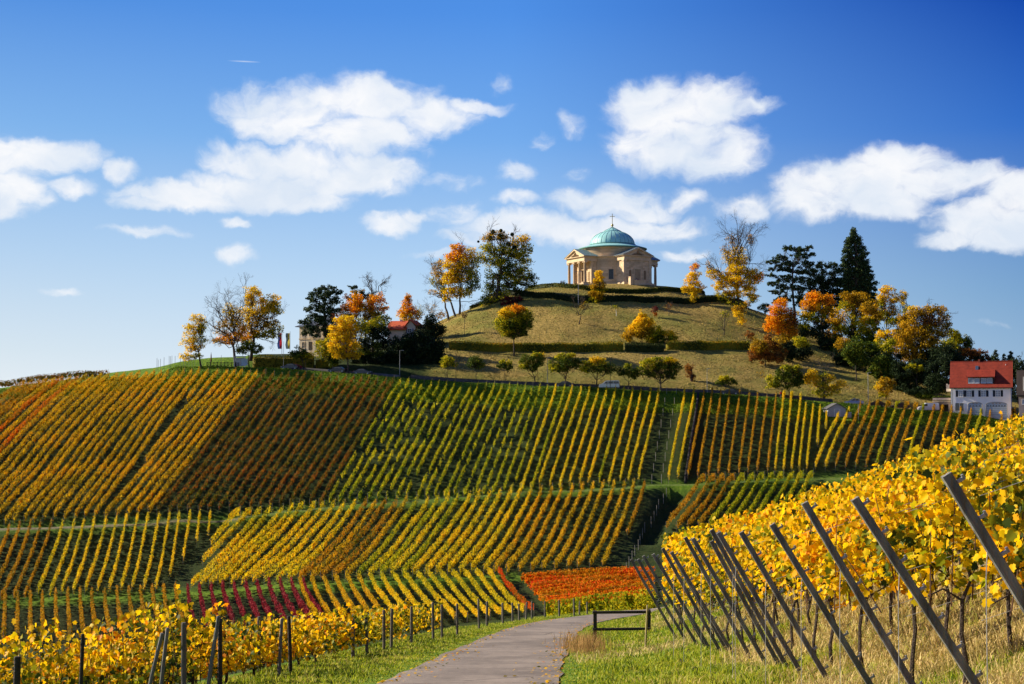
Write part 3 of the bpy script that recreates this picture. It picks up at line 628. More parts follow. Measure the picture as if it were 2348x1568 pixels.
for i, a in enumerate(Qt):
    ty_ = 328 - (a - 40) * .045; by = 640 - 120 * i / 17; r_ = .47 + .42 * min(1, i / 11)
    m = 'redor' if i == 17 else 'yellow' if i > 5 else 'gold'
    far_row(hit(*f2(a, ty_), 180, 260), hit(*f2(a + (by - ty_) * r_, by), 150, 260), m, '%s vine row fanning down towards the lane, %s' % (COLN[m], 'the last one beside the red-orange patch' if i == 17 else ordw(i + 1) + ' from the left'), G_, w=.5, dens=30, h=1.55, z0=.6)
# the red-orange patch: rows across the view
for j in range(12):
    m = 'patch' if j % 4 else 'orange'
    far_row(hit(1196 + j * 6, 1338 + j * 6.8, 130, 260), hit(1500, 1322 + j * 5.6, 130, 260), m, '%s vine row across the red patch by the lane, %s from the far edge' % (COLN[m], ordw(j + 1)), 'rows of the red-orange patch beside the lane', w=.8, dens=50, h=1.7, size=.24, post=False)
for j in range(3):
    pa, pb = P(1285 - j * 16, 1395, 140 - 9 * j), P(1500, 1380, 150 - 9 * j)
    far_row(pa, pb, 'green', 'yellow-green vine row in front of the red-orange patch, %s' % ('the far one', 'the middle one', 'the near one')[j], 'green vine rows along the lane', w=.9, dens=60, h=1.9, size=.22, post=False)
# rows across the ridge at the left edge
for j in range(3):
    far_row(hit(-40, 893 - j * 3, 320, 372), hit(235 + j * 5, 868 - j, 320, 372), 'brown', 'brown-green vine row along the left skyline, %s' % ('the front one', 'the middle one', 'the rear one')[j], 'vine rows along the left skyline', h=2.0, dens=22)

# ------------------------------------------------------------------ near vines, right: rows climbing the bank
def nhit(X, Y, dmin=9, dmax=120): return hit(X, Y, dmin, dmax)
NEARL = leafmat('near_leaf_yellow', [(.28, .30, .006), (.74, .48, .005), (.98, .63, .005), (.99, .59, .005), (.98, .44, .005)], .52, .5, 1.0, .5, .08)
NEARA = leafmat('near_leaf_amber', [(.08, .09, .006), (.38, .25, .006), (.82, .48, .006), (.96, .58, .006), (.74, .24, .006)], .48, .5, 1.15, .5, .08)
NEARG = leafmat('near_leaf_green', [(.03, .05, .008), (.10, .14, .012), (.34, .30, .010), (.66, .46, .008)], .36, .6, 1.1, .5, .08)
CANE = solid('cane_bark', (.13, .065, .035), .9, var=.25, scale=12)
VTRUNK = solid('vine_trunk_bark', (.085, .06, .045), .95, var=.3, scale=14, bump=.6, bscale=40)
def groove_mat():
    m = solid('end_post_grey', (.21, .20, .185), .75, var=.36, scale=7, bump=.45, stretch=(1, 1, .12), bscale=30); return m
POSTG = groove_mat()
EPM = []
def end_post(base, top, label, group, hooks=8, wire=True):
    b = Vector(base); t = Vector(top); ax = (t - b); L_ = ax.length; ax.normalize()
    e = empty('trellis_post', b, label, 'post', group)
    side = Vector((0, 1, 0)); fr = ax.cross(side).normalized()    # profile: shallow C with two grooves
    prof = [(-.042, -.028), (-.042, .028), (-.030, .032), (-.014, .032), (-.008, .018), (.008, .018), (.014, .032), (.030, .032), (.042, .028), (.042, -.028), (.028, -.034), (.012, -.026), (-.012, -.026), (-.028, -.034)]
    mb = MB(); n = len(prof)
    for k in (-.25, L_ * .33, L_ * .67, L_):
        for p, q in prof: mb.v.append(tuple(ax * k + fr * p * .84 + side * q))
    for k in range(3):
        for i in range(n): j = (i + 1) % n; mb.f.append([k * n + i, k * n + j, (k + 1) * n + j, (k + 1) * n + i])
    mb.f.append([3 * n + i for i in range(n)]); mb.build('shaft', POSTG, e)
    for i in range(hooks):
        k = L_ * (.965 - i * .125); s_ = -1
        h_ = MB(); c = ax * k + fr * .040 * s_
        rot = Matrix((fr, side, ax)).transposed().to_4x4(); rot.translation = c
        h_.box(-.055, .0, -.012, .012, -.012, .010, rot); h_.box(-.062, -.046, -.012, .012, -.012, .026, rot)
        h_.build('hook', STEEL, e)
    if wire:
        k = ax * (L_ * rng.uniform(.68, .8)); g = H(b.x + k.x - .03, b.y + k.y)
        w = MB().tube([k, k + Vector((-.02, -.02, -.25)), (k.x - .03, k.y - .03, g - b.z)], .0035, 4); w.build('anchor_wire', STEEL, e)
    return e
def near_row(start, dirx, length, mat, label, group, z0, z1, dens, lsize=(.10, .165), trunks=True, thick=.26, shoots=True, wires=True, mats=None, tip=.35, drift=0.0, grow=0.0):
    """vine row starting at a ground point, running along +/-x"""
    x0, y0 = start; loc = (x0, y0, H(x0, y0)); e = empty('vine_row', loc, label, 'vine row', group)
    n = int(length * dens); s = rng.uniform(0, length, n); ph = rng.uniform(0, 9, 4)
    q = rng.beta(1.25, 1.15, n)
    top = z1 * (1 + .07 * np.sin(s * 2.1 + ph[0]) + .06 * np.sin(s * 5.3 + ph[1]) + .05 * np.sin(s * 9.7 + ph[2])); low = z0 * (1 + .16 * np.sin(s * 3.1 + ph[3]) + .12 * np.sin(s * 7.9))
    zz = low + (top - low) * q + (rng.uniform(0, 1, n) < .04) * rng.uniform(0, tip, n)
    top = top + grow * np.exp(-s / 4.5); zz = zz + grow * np.exp(-s / 4.5) * q
    body = np.sqrt(np.clip(1 - (2 * q - 1) ** 2 * .7, .1, 1)); off = rng.normal(0, .62, n) * thick * body
    x = x0 + dirx * s; y = y0 + off + drift * s; g = Hgrid(x, y0 + drift * s + 0 * y)
    Cn = np.stack([x, y, g + zz], 1)
    nr = np.stack([rng.normal(-.45, .6, n), np.sign(off) * rng.uniform(.1, .8, n) + rng.normal(0, .5, n) - .25, rng.normal(.35, .5, n)], 1); nr /= np.linalg.norm(nr, axis=1)[:, None]
    V, F = vine_leaves(Cn, rng.uniform(*lsize, n), nr)
    mats = mats or [mat]; mi = None
    if len(mats) > 1:
        c = vnoise(s + y0 * 7, zz * 2 + y0 * 3, .8) + rng.normal(0, .12, n); k = np.clip(((c - .2) * len(mats) / .75).astype(int), 0, len(mats) - 1); mi = np.concatenate([k, k])
    o = np_mesh('foliage', V, F, mats, mi=mi, parent=e, loc=loc); o.location = (0, 0, 0)
    rel = lambda px, z: (px - x0, drift * abs(px - x0), H(px, y0 + drift * abs(px - x0)) - loc[2] + z)
    if trunks:
        k = .55
        while k < length:
            px = x0 + dirx * k; j = rng.normal(size=6) * .035
            pts = [rel(px + j[0], -.1), rel(px + j[1], .3), rel(px + j[2] * 1.5, .62), rel(px + j[3] * 1.5, z0 * .98), rel(px + j[4] * 2 + .1, z0 + .22)]
            pts = [(p[0], p[1] + j[i % 6] * .7, p[2]) for i, p in enumerate(pts)]
            mb = MB().tube(pts, [.034, .026, .024, .022, .012], 6)
            r_ = rng.choice([-1, 1]); mb.tube([pts[3], (pts[3][0] + r_ * .2, pts[3][1], pts[3][2] + .12), rel(px + r_ * .5, z0 + .1)], [.014, .011, .007], 5)
            mb.build('trunk', VTRUNK, e); k += 1.15 * rng.uniform(.9, 1.1)
    if shoots:
        mb = MB()
        for k in np.arange(.2, length, .22):
            px = x0 + dirx * k; a = rng.normal(0, .22); zt = z1 * rng.uniform(.8, 1.08); oy = rng.normal(0, .07)
            p = rel(px, z0 * .95); m_ = rel(px + a * .5, (z0 + zt) / 2); t_ = rel(px + a, zt)
            mb.tube([p, (m_[0], m_[1] + oy, m_[2]), (t_[0], t_[1] + oy * 2, t_[2])], [.009, .007, .004], 4, cap=False)
        o = mb.build('canes', CANE, e)
    if wires:
        for z in (z0 * .98, z0 + .45, z1 * .9):
            MB().tube([rel(x0 + dirx * k, z) for k in np.linspace(-.05, length, max(3, int(length)))], .0028, 3, cap=False).build('wire', STEEL, e)
    return e
DL = [8.3, 10.0, 12.4, 14.9, 16.9, 19.2, 21.0, 22.3, 24.0, 25.8, 27.7, 29.4, 31.3, 33.2, 35.2, 37.2, 39.3, 41.5, 43.7, 46, 48.3, 50.7, 53, 55.5, 58, 60.5]
gR = 'vine rows climbing the bank on the right'; gP = 'leaning end posts of the right-hand rows'
for i, d in enumerate(DL):
    bx = max(4.27 + rng.normal() * .025, .108 * d); bz = H(bx, d)
    Lr_ = max(.36 * d - bx, 0) + 3.2
    far = d > 34
    near_row((bx - .12, d), 1, Lr_, NEARL, 'bright yellow vine row on the right bank, %s from the camera' % ordw(i + 1), gR, (.98 if d < 30 else .8), 2.26, (400 if d < 24 else 310) if not far else 200,
             lsize=(.062, .108) if not far else (.09, .145), mats=[NEARG, NEARL, NEARL, NEARL, NEARL, NEARA] if i % 4 else [NEARG, NEARL, NEARL, NEARA, NEARL], trunks=True, shoots=not far, wires=not far, thick=.26, grow=max(d - 22, 0) * .017)
    if 0 < i and d < 38:
        if i in (7, 10, 12): end_post((bx + .02, d + .75, H(bx, d + .75)), (bx - 1.1 + rng.normal() * .06, d + .75, H(bx, d + .75) + 2.0), 'leaning grey post standing close behind the %s leaning post' % ordw(i), gP, hooks=6, wire=False)
        end_post((bx, d - .05, bz), (bx - 1.2 + rng.normal() * .025, d - .05 + rng.normal() * .03, bz + 2.06 + rng.normal() * .05), 'leaning grey grooved post on the right bank, %s from the right' % ordw(i), gP, hooks=8 if d < 30 else 5, wire=d < 30)
# ------------------------------------------------------------------ near vines, left of the lane
gL = 'vine rows ending at the lane\'s left verge'
LD = [22.6, 24.4, 26.4, 28.4, 30.4, 32.4, 34.4, 36.5, 38.6, 40.7, 42.8, 45, 47.2, 49.5, 51.8, 54]
for i, d in enumerate(LD):
    off = np.interp(d, [22, 30, 55], [2.5, 2.3, 1.9]); x0 = float(road_x(d)) - 1.6 - off
    Ln = .36 * d + x0 + 3.0
    near_row((x0, d), -1, min(max(Ln, 4), 12), NEARA, 'yellow and amber vine row left of the lane, %s from the camera' % ordw(i + 1), gL, .22, (1.5 if d < 25 else 1.15) if d < 36 else 1.15, 310 if d < 31 else (250 if d < 40 else 170),
             lsize=(.065, .115) if d < 36 else (.085, .13), mats=[NEARG, NEARA, NEARA, NEARL] if d < 34 else [NEARG, NEARG, NEARA, NEARL, NEARA], trunks=d < 36, shoots=d < 36, wires=False, thick=.42, tip=.32)
gS = 'weathered posts at the row ends left of the lane'
def ppost(Xt, Yt, Xb, Yb, d, r, label, mat=WOODP, group=gS, n=9):
    t = P(Xt, Yt, d); b = P(Xb, Yb, d); g = H(b.x, b.y)
    k = (g - .05 - t.z) / (b.z - t.z) if abs(b.z - t.z) > .01 else 1; b = t + (b - t) * k
    mb = MB(); mb.tube([(0, 0, -.1), tuple((t - b) * .5), tuple((t - b) * .985), tuple(t - b)], [r * 1.05, r, r * .96, r * .8], n)
    o = mb.build('wooden_post', mat, smooth=False); o.location = b; tag(o, label, 'post', group); return o
for i, (Xt, Yt, Xb, Yb, d, r, lb, mt) in enumerate([
    (421, 1427, 421, 1568, 21.9, .042, 'thick round grey post standing upright at the front of the left vines', WOODP),
    (504, 1418, 504, 1568, 22.0, .036, 'dark round post beside the leaning grey stake, left vines', WOODD),
    (501, 1412, 477, 1568, 21.8, .031, 'grey stake leaning right over the left vines, beside the dark post', POSTG),
    (384, 1439, 369, 1568, 21.9, .031, 'grey stake leaning right, just left of the thick upright post', POSTG),
    (372, 1451, 343, 1568, 21.7, .031, 'grey stake leaning most to the right, outer of the leaning pair', POSTG),
    (646, 1418, 641, 1510, 28.2, .034, 'grey steel stake among the left vines near the grass verge', POSTG),
    (594, 1413, 594, 1450, 30.2, .04, 'short round post top rising over the left vines', WOODP),
    (662, 1412, 664, 1475, 29.6, .04, 'round dark post right of the grey steel stake', WOODD),
    (40, 1505, 38, 1568, 21.8, .055, 'dark post at the bottom left corner', WOODD),
    (190, 1453, 186, 1550, 21.9, .03, 'thin dark post between the left corner and the upright post', WOODD)]):
    ppost(Xt, Yt, Xb, Yb, d, r, lb, mt, group=None)
for i, (X, a, b) in enumerate([(809, 1419, 1496), (841, 1408, 1488), (880, 1398, 1480), (897, 1395, 1478), (943, 1390, 1470), (993, 1381, 1460), (1013, 1386, 1459), (1048, 1384, 1453), (1098, 1373, 1437), (1116, 1379, 1432), (1153, 1382, 1425), (1175, 1382, 1420), (1190, 1384, 1417), (1206, 1380, 1414), (1219, 1378, 1413), (1249, 1378, 1412), (1282, 1375, 1410), (1316, 1372, 1408), (1328, 1378, 1407), (1346, 1380, 1404)]):
    ppost(X + rng.normal() * 1.2, a, X, b, 1.7 * 3260 / (b - 1345), .045 if i < 9 else .055, 'weathered post along the verge left of the lane, %s from the camera' % ordw(i + 1))

# ------------------------------------------------------------------ barrier, anchors, stake
def barrier():
    b = nhit(1364, 1474); e = empty('wooden_barrier', b, 'dark low wooden barrier of two posts and two rails beside the lane', 'barrier')
    w = 1.66; dy = -.9
    def z(x, y): return H(b[0] + x, b[1] + y) - b[2]
    Q = [(0, 0), (w, dy * -.3)]
    for (x, y) in Q: MB().box(x - .055, x + .055, y - .05, y + .05, z(x, y) - .2, .98).build('post', WOODD, e, bevel=.01)
    for zz in (.93, .42): MB().tube([(-.08, -.07, zz), (w / 2, Q[1][1] / 2 - .07, zz - .01), (w + .05, Q[1][1] - .07, zz - .02)], .045, 7).build('rail', WOODD, e)
barrier()
for i, (X, Y) in enumerate([(1540, 1484), (1562, 1495), (1578, 1505), (1562, 1527), (1598, 1548)]):
    p = nhit(X, Y); mb = MB(); pts = [(0, 0, -.05), (0, 0, .06)] + [(.04 * math.sin(t), .0, .105 - .045 * math.cos(t)) for t in np.linspace(.2, 5.6, 12)]
    mb.tube(pts, .007, 5); o = mb.build('ground_anchor', DARKM); o.location = p; o.rotation_euler = (rng.normal() * .2, rng.normal() * .2, rng.normal())
    tag(o, 'rusty steel ring anchor in the grass, %s from the barrier' % ordw(i + 1), 'anchor', 'ring anchors in the grass by the leaning posts')
p = nhit(1479, 1489); t = P(1484, 1387, p[1]); mb = MB().tube([(0, 0, -.1), (.02, 0, .4), tuple(Vector(t) - Vector(p))], [.03, .028, .024], 7)
o = mb.build('wooden_stake', solid('pale_wood', (.42, .33, .14), .8, var=.2, scale=8)); o.location = p; tag(o, 'pale thin wooden stake beside the right post of the low barrier', 'stake')

# ------------------------------------------------------------------ grass
def blades(name, x, y, hgt, wid, lean, mat, flat=False):
    n = len(x); g = Hgrid(x, y) - .02; a = rng.uniform(0, 2 * math.pi, n); w = wid * .5
    l = lean * rng.uniform(.3, 1.4, n); b = rng.uniform(0, 2 * math.pi, n); tx, ty = np.cos(b) * l * hgt, np.sin(b) * l * hgt
    B0 = np.stack([x - np.cos(a) * w, y - np.sin(a) * w, g], 1); B1 = np.stack([x + np.cos(a) * w, y + np.sin(a) * w, g], 1)
    mid = np.stack([x + tx * .35, y + ty * .35, g + hgt * .6], 1); wx = np.stack([np.cos(a) * w * .8, np.sin(a) * w * .8, 0 * w * a], 1)
    T = np.stack([x + tx, y + ty, g + hgt * np.sqrt(np.clip(1 - np.minimum(l, .95) ** 2, .05, 1))], 1)
    V = np.stack([B0, B1, mid + wx, T, mid - wx], 1).reshape(-1, 3)
    k = (np.arange(n) * 5)[:, None]
    o = np_mesh(name, V, [k + np.array([[0, 1, 2, 4]]), k + np.array([[4, 2, 3]])], mat); o['kind'] = 'stuff'; return o
GRM = leafmat('grass_green', [(.07, .11, .008), (.16, .23, .010), (.30, .36, .014), (.46, .46, .03), (.50, .40, .10)], .4, .9, .9, .6, .2)
GRD = leafmat('grass_dry', [(.24, .20, .05), (.46, .34, .11), (.62, .46, .18), (.70, .54, .26), (.36, .38, .06)], .25, .6, 1.0, .7, .2)
def scatter(n, ymin, ymax, fx0, fx1, pw=1.0):
    u = rng.uniform(0, 1, n); y = ymin * (ymax / ymin) ** u
    a = fx0(y); b = fx1(y); return a + (b - a) * rng.uniform(0, 1, n), y
# left verge
x1, y1 = scatter(64000, 14, 118, lambda y: road_x(y) - 1.6 - np.interp(y, [22, 55, 120], [3.9, 2.9, 3.5]), lambda y: road_x(y) - 1.46 + (vnoise(y, y * 0, .9) - .5) * .22)
# right verge and bank
x2, y2 = scatter(170000, 7, 75, lambda y: road_x(y) + 1.44 + (vnoise(y, y * 0 + 9, .8) - .5) * .3, lambda y: np.minimum(np.maximum(.38 * y + 2, 7.5), road_x(y) + 14))
dryv = smooth(1.3, 3.9, x2 - road_x(y2) - 1.6 + (vnoise(x2, y2, 1.6) - .5) * 6.5 - np.maximum(y2 - 30, 0) * .06)
isd = rng.uniform(0, 1, len(x2)) < dryv * .93
clump = .55 + .9 * vnoise(np.concatenate([x1, x2[~isd]]), np.concatenate([y1, y2[~isd]]), .6)
xg = np.concatenate([x1, x2[~isd]]); yg = np.concatenate([y1, y2[~isd]])
edge = np.clip((np.abs(xg - road_x(yg)) - 1.55) / .9, .25, 1)
blades('grass', xg, yg, rng.uniform(.06, .15, len(xg)) * clump * edge + .02, .010 + yg * .00042, .6, GRM)
xd, yd = x2[isd], y2[isd]
blades('dry_grass', xd, yd, rng.uniform(.10, .34, len(xd)) * (.4 + .9 * vnoise(xd, yd, .7)), .007 + yd * .00028, .95, GRD)
# fallen leaves on the lane edges
n = 900; u = rng.uniform(0, 1, n); yf_ = 18 * (80 / 18) ** u; sd = rng.choice([-1, 1], n); xf_ = road_x(yf_) + sd * (1.6 - np.abs(rng.normal(0, .38, n)))
Vl, Fl = leaf_quads(np.stack([xf_, yf_, Hgrid(xf_, yf_) + .04], 1), rng.uniform(.05, .10, n), np.array([[0, 0, 1.]]) + rng.normal(size=(n, 3)) * .2)
o = np_mesh('fallen_leaves', Vl, Fl, NEARA); o['kind'] = 'stuff'
# tall seeding stalks beside the barrier
n = 700; c = nhit(1345, 1490); xs = c[0] + rng.normal(0, .28, n) - .1; ys = c[1] + rng.normal(0, 2.2, n)
blades('tall_dry_grass', xs, ys, rng.uniform(.25, .6, n), .012, .35, leafmat('grass_stalk', [(.30, .16, .06), (.45, .28, .10)], .2, .5, 1.))
# far tufts: hill and verge
n = 60000; xs = rng.uniform(-130, 190, n); ys = rng.uniform(338, 432, n)
yr = np.interp(xs, RL[:, 0], RL[:, 1]); SX = CX + xs / ys * FPX
D, _, _ = near_line(RL, xs, ys); ok = (ys > yr) & (SX > 985) & (SX < 2200) & (D > 4.5) & (np.hypot(xs - CH.x, ys - CH.y) > 24)
cl = vnoise(xs, ys, 2.2); ok &= cl > .3
blades('dry_grass', xs[ok], ys[ok], rng.uniform(.15, .45, ok.sum()), .22, .9, leafmat('grass_hill', [(.12, .11, .02), (.30, .22, .055), (.44, .31, .09), (.19, .20, .03)], .2, .08, .9))
n = 50000; xs = rng.uniform(-135, 125, n); yr = np.interp(xs, RL[:, 0], RL[:, 1]); ys = yr - 3.5 - rng.uniform(0, 1, n) ** 1.4 * 13
blades('grass', xs, ys, rng.uniform(.15, .5, n) * (.4 + vnoise(xs, ys, 3)), .2, .7, leafmat('grass_bank', [(.05, .10, .008), (.12, .20, .012), (.22, .28, .02)], .25, .15, .9))

# ------------------------------------------------------------------ trees
class Tubes:
    """many tapered branches in one mesh, built with numpy at the end"""
    def __init__(s): s.V = []; s.F = []; s.n = 0
    def add(s, pts, rad, k=5):
        pts = np.asarray(pts, float); rad = np.asarray(rad, float); d = np.gradient(pts, axis=0); d /= np.linalg.norm(d, axis=1)[:, None] + 1e-9
        up = np.array([0, 0, 1.]) if abs(d[:, 2]).mean() < .8 else np.array([1., 0, 0])
        a = np.cross(d, up); a /= np.linalg.norm(a, axis=1)[:, None] + 1e-9; b = np.cross(d, a)
        t = np.arange(k) * 2 * np.pi / k
        V = pts[:, None] + rad[:, None, None] * (a[:, None] * np.cos(t)[None, :, None] + b[:, None] * np.sin(t)[None, :, None])
        m = len(pts); i = np.arange(m - 1)[:, None] * k + np.arange(k)[None]; j = np.arange(m - 1)[:, None] * k + (np.arange(k)[None] + 1) % k
        s.F.append((np.stack([i, j, j + k, i + k], -1).reshape(-1, 4)) + s.n); s.V.append(V.reshape(-1, 3)); s.n += m * k
    def build(s, name, mat, parent, loc):
        o = np_mesh(name, np.concatenate(s.V), np.concatenate(s.F), mat, parent=parent, loc=loc, smooth=True); o.location = (0, 0, 0); return o
def wob(a, b, n=5, amp=.06):
    a = np.asarray(a, float); b = np.asarray(b, float); L_ = np.linalg.norm(b - a); t = np.linspace(0, 1, n)[:, None]
    p = a + (b - a) * t; w = rng.normal(size=(n, 3)) * amp * L_; w[0] = w[-1] = 0; return p + w
def twigs(T, p, dirv, L_, r, depth, spread=.55, up=.15, kids=3):
    """recursive bare branches"""
    dirv = np.asarray(dirv, float); dirv /= np.linalg.norm(dirv); e = np.asarray(p, float) + dirv * L_
    pts = wob(p, e, 4 if depth > 1 else 3, .07); T.add(pts, np.linspace(r, r * .55, len(pts)), 5 if depth > 2 else 3)
    if depth <= 0: return
    for i in range(kids):
        k = rng.uniform(.45, 1.0); q = pts[0] + (pts[-1] - pts[0]) * k if i else pts[-1]
        nd = dirv + rng.normal(size=3) * spread; nd[2] += up; twigs(T, q, nd, L_ * rng.uniform(.6, .82), r * .58, depth - 1, spread, up, kids)
CROPS = {'1': (366.8, 611.3, .2864), '2': (978.0, 458.5, .2924), '3': (1528.3, 489.0, .3489), '0': (0, 0, 1.0)}
UP_SUN = np.array(sdir)
def tree(name, label, cat, crop, base, lobes, tr=.35, d=None, bark=BARK, dens=1.0, leaf=.42, group=None, bare=None, trunk_top=None, sub=1.0, trunks=None, twig_d=0, drange=(320, 352)):
    """base and lobes in photo crop units: lobe = (x, y, rx, ry, leaf material [, density])"""
    ox, oy, k = CROPS[crop]; X, Y = base[0] * k + ox, base[1] * k + oy
    if d is None: b = hit(X, Y, *drange)
    else: q = P(X, Y, d); b = np.array([q.x, d, H(q.x, d)])
    d = b[1]; s = d / FPX; loc = tuple(float(v) for v in b)
    e = empty(name, loc, label, cat, group)
    VV = []; FF = []; MI = []; nv = 0; mats = []; T = Tubes(); limbs = []
    lob = []
    for l in lobes:
        x, y, rx, ry, m = l[:5]; dn = l[5] if len(l) > 5 else 1.0
        c = P(x * k + ox, y * k + oy, d); c = np.array(c); c[1] += rng.uniform(-.35, .35) * rx * k * s
        lob.append((c, rx * k * s, ry * k * s, m, dn))
    cen = np.mean([l[0] for l in lob], axis=0) if lob else b + np.array([0, 0, 6.])
    span = max([l[1] for l in lob]) if lob else 3
    for c, rx, ry, m, dn in lob:
        if m not in mats: mats.append(m)
        rx *= 1.08; ry *= 1.08; nsub = max(5, int(sub * (10 + 7 * (rx * ry) ** .5))); rr = min(rx, ry)
        u = rand_dirs(nsub) * rng.uniform(.25, .95, (nsub, 1)) ** .7
        sc = c + u * np.array([rx, (rx + rr) / 2, ry]); sr = rr * rng.uniform(.25, .48, nsub) + .15
        n = int(10.5 * dens * dn * math.pi * rx * ry / (leaf * leaf)) + 30
        w = sr ** 2; w /= w.sum(); kk = rng.choice(nsub, n, p=w); v = rand_dirs(n); rad = rng.uniform(.35, 1.08, (n, 1))
        L_ = sc[kk] + v * rad * sr[kk][:, None] * np.array([1.15, 1.15, .85])
        nr = v + rng.normal(size=(n, 3)) * .7 + np.array([0, 0, .4]); nr /= np.linalg.norm(nr, axis=1)[:, None]
        V, F = leaf_quads(L_, rng.uniform(.6, 1.3, n) * leaf, nr); VV.append(V); FF.append(F + nv); MI.append(np.full(n, mats.index(m))); nv += len(V)
        limbs.append((c, rx, ry, sc, sr))
    zt = trunk_top * s * k if trunk_top else (cen[2] - b[2]) * .55
    for bx_ in (trunks or [base[0]]):
        bb = b.copy(); bb[0] += (bx_ - base[0]) * k * s; bb[2] = H(bb[0], bb[1]) - .3
        tt = bb + (cen - bb) * np.array([.35, .35, 0]); tt[2] = bb[2] + zt + .3
        pts = wob(bb, tt, 5, .015); T.add(pts, tr * np.array([1.35, 1.0, .9, .8, .7]), 9)
        mine = limbs if not trunks else [l for i, l in enumerate(limbs) if i % len(trunks) == trunks.index(bx_)]
        for c, rx, ry, sc, sr in mine:
            st = pts[-1] if c[2] > tt[2] else pts[3]; r0 = tr * .5 * min(1, max(.35, rx / (span + .01)))
            lp = wob(st, c, 5, .07); T.add(lp, np.linspace(r0, r0 * .4, 5), 6)
            for j in range(len(sc)):
                T.add(wob(lp[rng.integers(2, 5)], sc[j], 4, .09), np.linspace(r0 * .35, .025, 4), 4)
                if twig_d:
                    dv = sc[j] - c + rng.normal(size=3) * .3; twigs(T, sc[j], dv, sr[j] * .8, .035, twig_d, .5, .1, 3)
    if bare:
        for (x0, y0, x1, y1, r, dep, kids) in bare:
            a = np.array(P(x0 * k + ox, y0 * k + oy, d)); c = np.array(P(x1 * k + ox, y1 * k + oy, d)); c[1] += rng.normal() * .8
            L_ = np.linalg.norm(c - a); pts = wob(a, c, 5, .05); T.add(pts, np.linspace(r, r * .5, 5), 6)
            for q in range(kids):
                f = rng.uniform(.3, 1); pp = a + (c - a) * (1 if q == 0 else f); twigs(T, pp, (c - a) / L_ + rng.normal(size=3) * .5, L_ * rng.uniform(.16, .28), r * .42, dep, .5, .12, 3)
    if VV: np_mesh('crown', np.concatenate(VV), np.concatenate(FF), [LM[m] for m in mats], mi=np.concatenate(MI), parent=e, loc=loc).location = (0, 0, 0)
    T.build('trunk', bark, e, loc)
    return e
# --- left plateau (crop 1 units)
tree('tree', 'slender airy yellow tree at the left end of the plateau, beside the railing', 'tree', '1', (330, 832), [(300, 420, 70, 45, 'tyel', .55), (260, 500, 90, 50, 'tyel', .6), (320, 480, 50, 60, 'tyg', .5), (220, 590, 70, 45, 'tyel', .6), (310, 580, 60, 50, 'tyg', .5), (240, 660, 60, 30, 'tyel', .5), (200, 715, 55, 35, 'tyel', .6), (290, 720, 60, 30, 'tyg', .5), (300, 640, 60, 30, 'tyel', .5)], tr=.22, d=348, leaf=.34, sub=1.4)
tree('tree', 'big half-bare tree with brown twigs on the plateau, left of the yellow one', 'tree', '1', (605, 785), [(560, 350, 70, 60, 'tyel', .35), (500, 480, 80, 60, 'tamb', .45), (600, 430, 90, 70, 'tamb', .5), (560, 580, 110, 50, 'tora', .6), (640, 540, 80, 60, 'tora', .55), (470, 600, 60, 30, 'tamb', .4)], tr=.38, d=352, bark=BARKG, leaf=.32, trunk_top=170,
     bare=[(605, 600, 560, 300, .22, 4, 6), (600, 560, 460, 350, .2, 4, 6), (600, 600, 430, 480, .18, 4, 6), (605, 560, 640, 330, .2, 4, 6), (600, 620, 440, 590, .14, 3, 5), (605, 600, 510, 260, .14, 4, 5), (610, 640, 700, 430, .14, 3, 4)])
tree('tree', 'tall wide yellow tree on the plateau, right of the half-bare tree', 'tree', '1', (722, 770), [(745, 200, 80, 50, 'tyel', .7), (730, 270, 60, 50, 'tyel', .8), (890, 270, 80, 45, 'tyel', .8), (830, 340, 100, 70, 'tyel', .7), (920, 330, 60, 60, 'tyg', .7), (720, 370, 80, 70, 'tyel', .6), (850, 440, 100, 60, 'tamb', .6), (920, 500, 60, 50, 'tyg', .6), (740, 480, 110, 70, 'tamb', .5), (850, 550, 110, 40, 'tyg', .6), (690, 560, 80, 50, 'tora', .5)], tr=.42, d=360, leaf=.36, trunk_top=190, sub=1.3,
     bare=[(720, 480, 690, 180, .16, 3, 6), (730, 560, 900, 600, .12, 3, 4), (740, 450, 960, 380, .12, 3, 5)])
tree('tree', 'small round dark green tree on the plateau edge under the yellow tree', 'tree', '1', (712, 800), [(710, 640, 85, 40, 'tgreen'), (650, 660, 50, 35, 'tgreen'), (770, 660, 50, 38, 'tgreen'), (700, 610, 50, 25, 'tyg', .6)], tr=.16, d=345, leaf=.32)
tree('pine', 'broad dark pine in front of the cream villa', 'pine', '1', (1330, 800), [(1340, 175, 90, 32, 'needle'), (1240, 200, 60, 26, 'needle'), (1420, 200, 55, 24, 'needle'), (1300, 240, 110, 40, 'needle'), (1210, 265, 60, 25, 'needle'), (1400, 270, 70, 40, 'needle'), (1290, 320, 110, 40, 'needle'), (1190, 345, 50, 25, 'needle'), (1370, 350, 80, 45, 'needle'), (1260, 400, 100, 40, 'needle'), (1180, 440, 60, 35, 'needle'), (1320, 440, 80, 50, 'needle'), (1230, 500, 80, 40, 'needle'), (1150, 530, 45, 22, 'needle'), (1330, 520, 60, 40, 'needle'), (1240, 555, 40, 18, 'needle')], tr=.35, d=366, leaf=.4, dens=1.0, trunk_top=430)
tree('pine', 'dark brownish pine top behind the orange maple, left of the bare crown', 'pine', '1', (1560, 800), [(1550, 165, 50, 18, 'needle'), (1590, 200, 60, 25, 'tamb', .7), (1530, 240, 60, 30, 'trust', .8), (1640, 235, 60, 30, 'tdark'), (1560, 300, 90, 50, 'trust', .7)], tr=.3, d=385, leaf=.4)
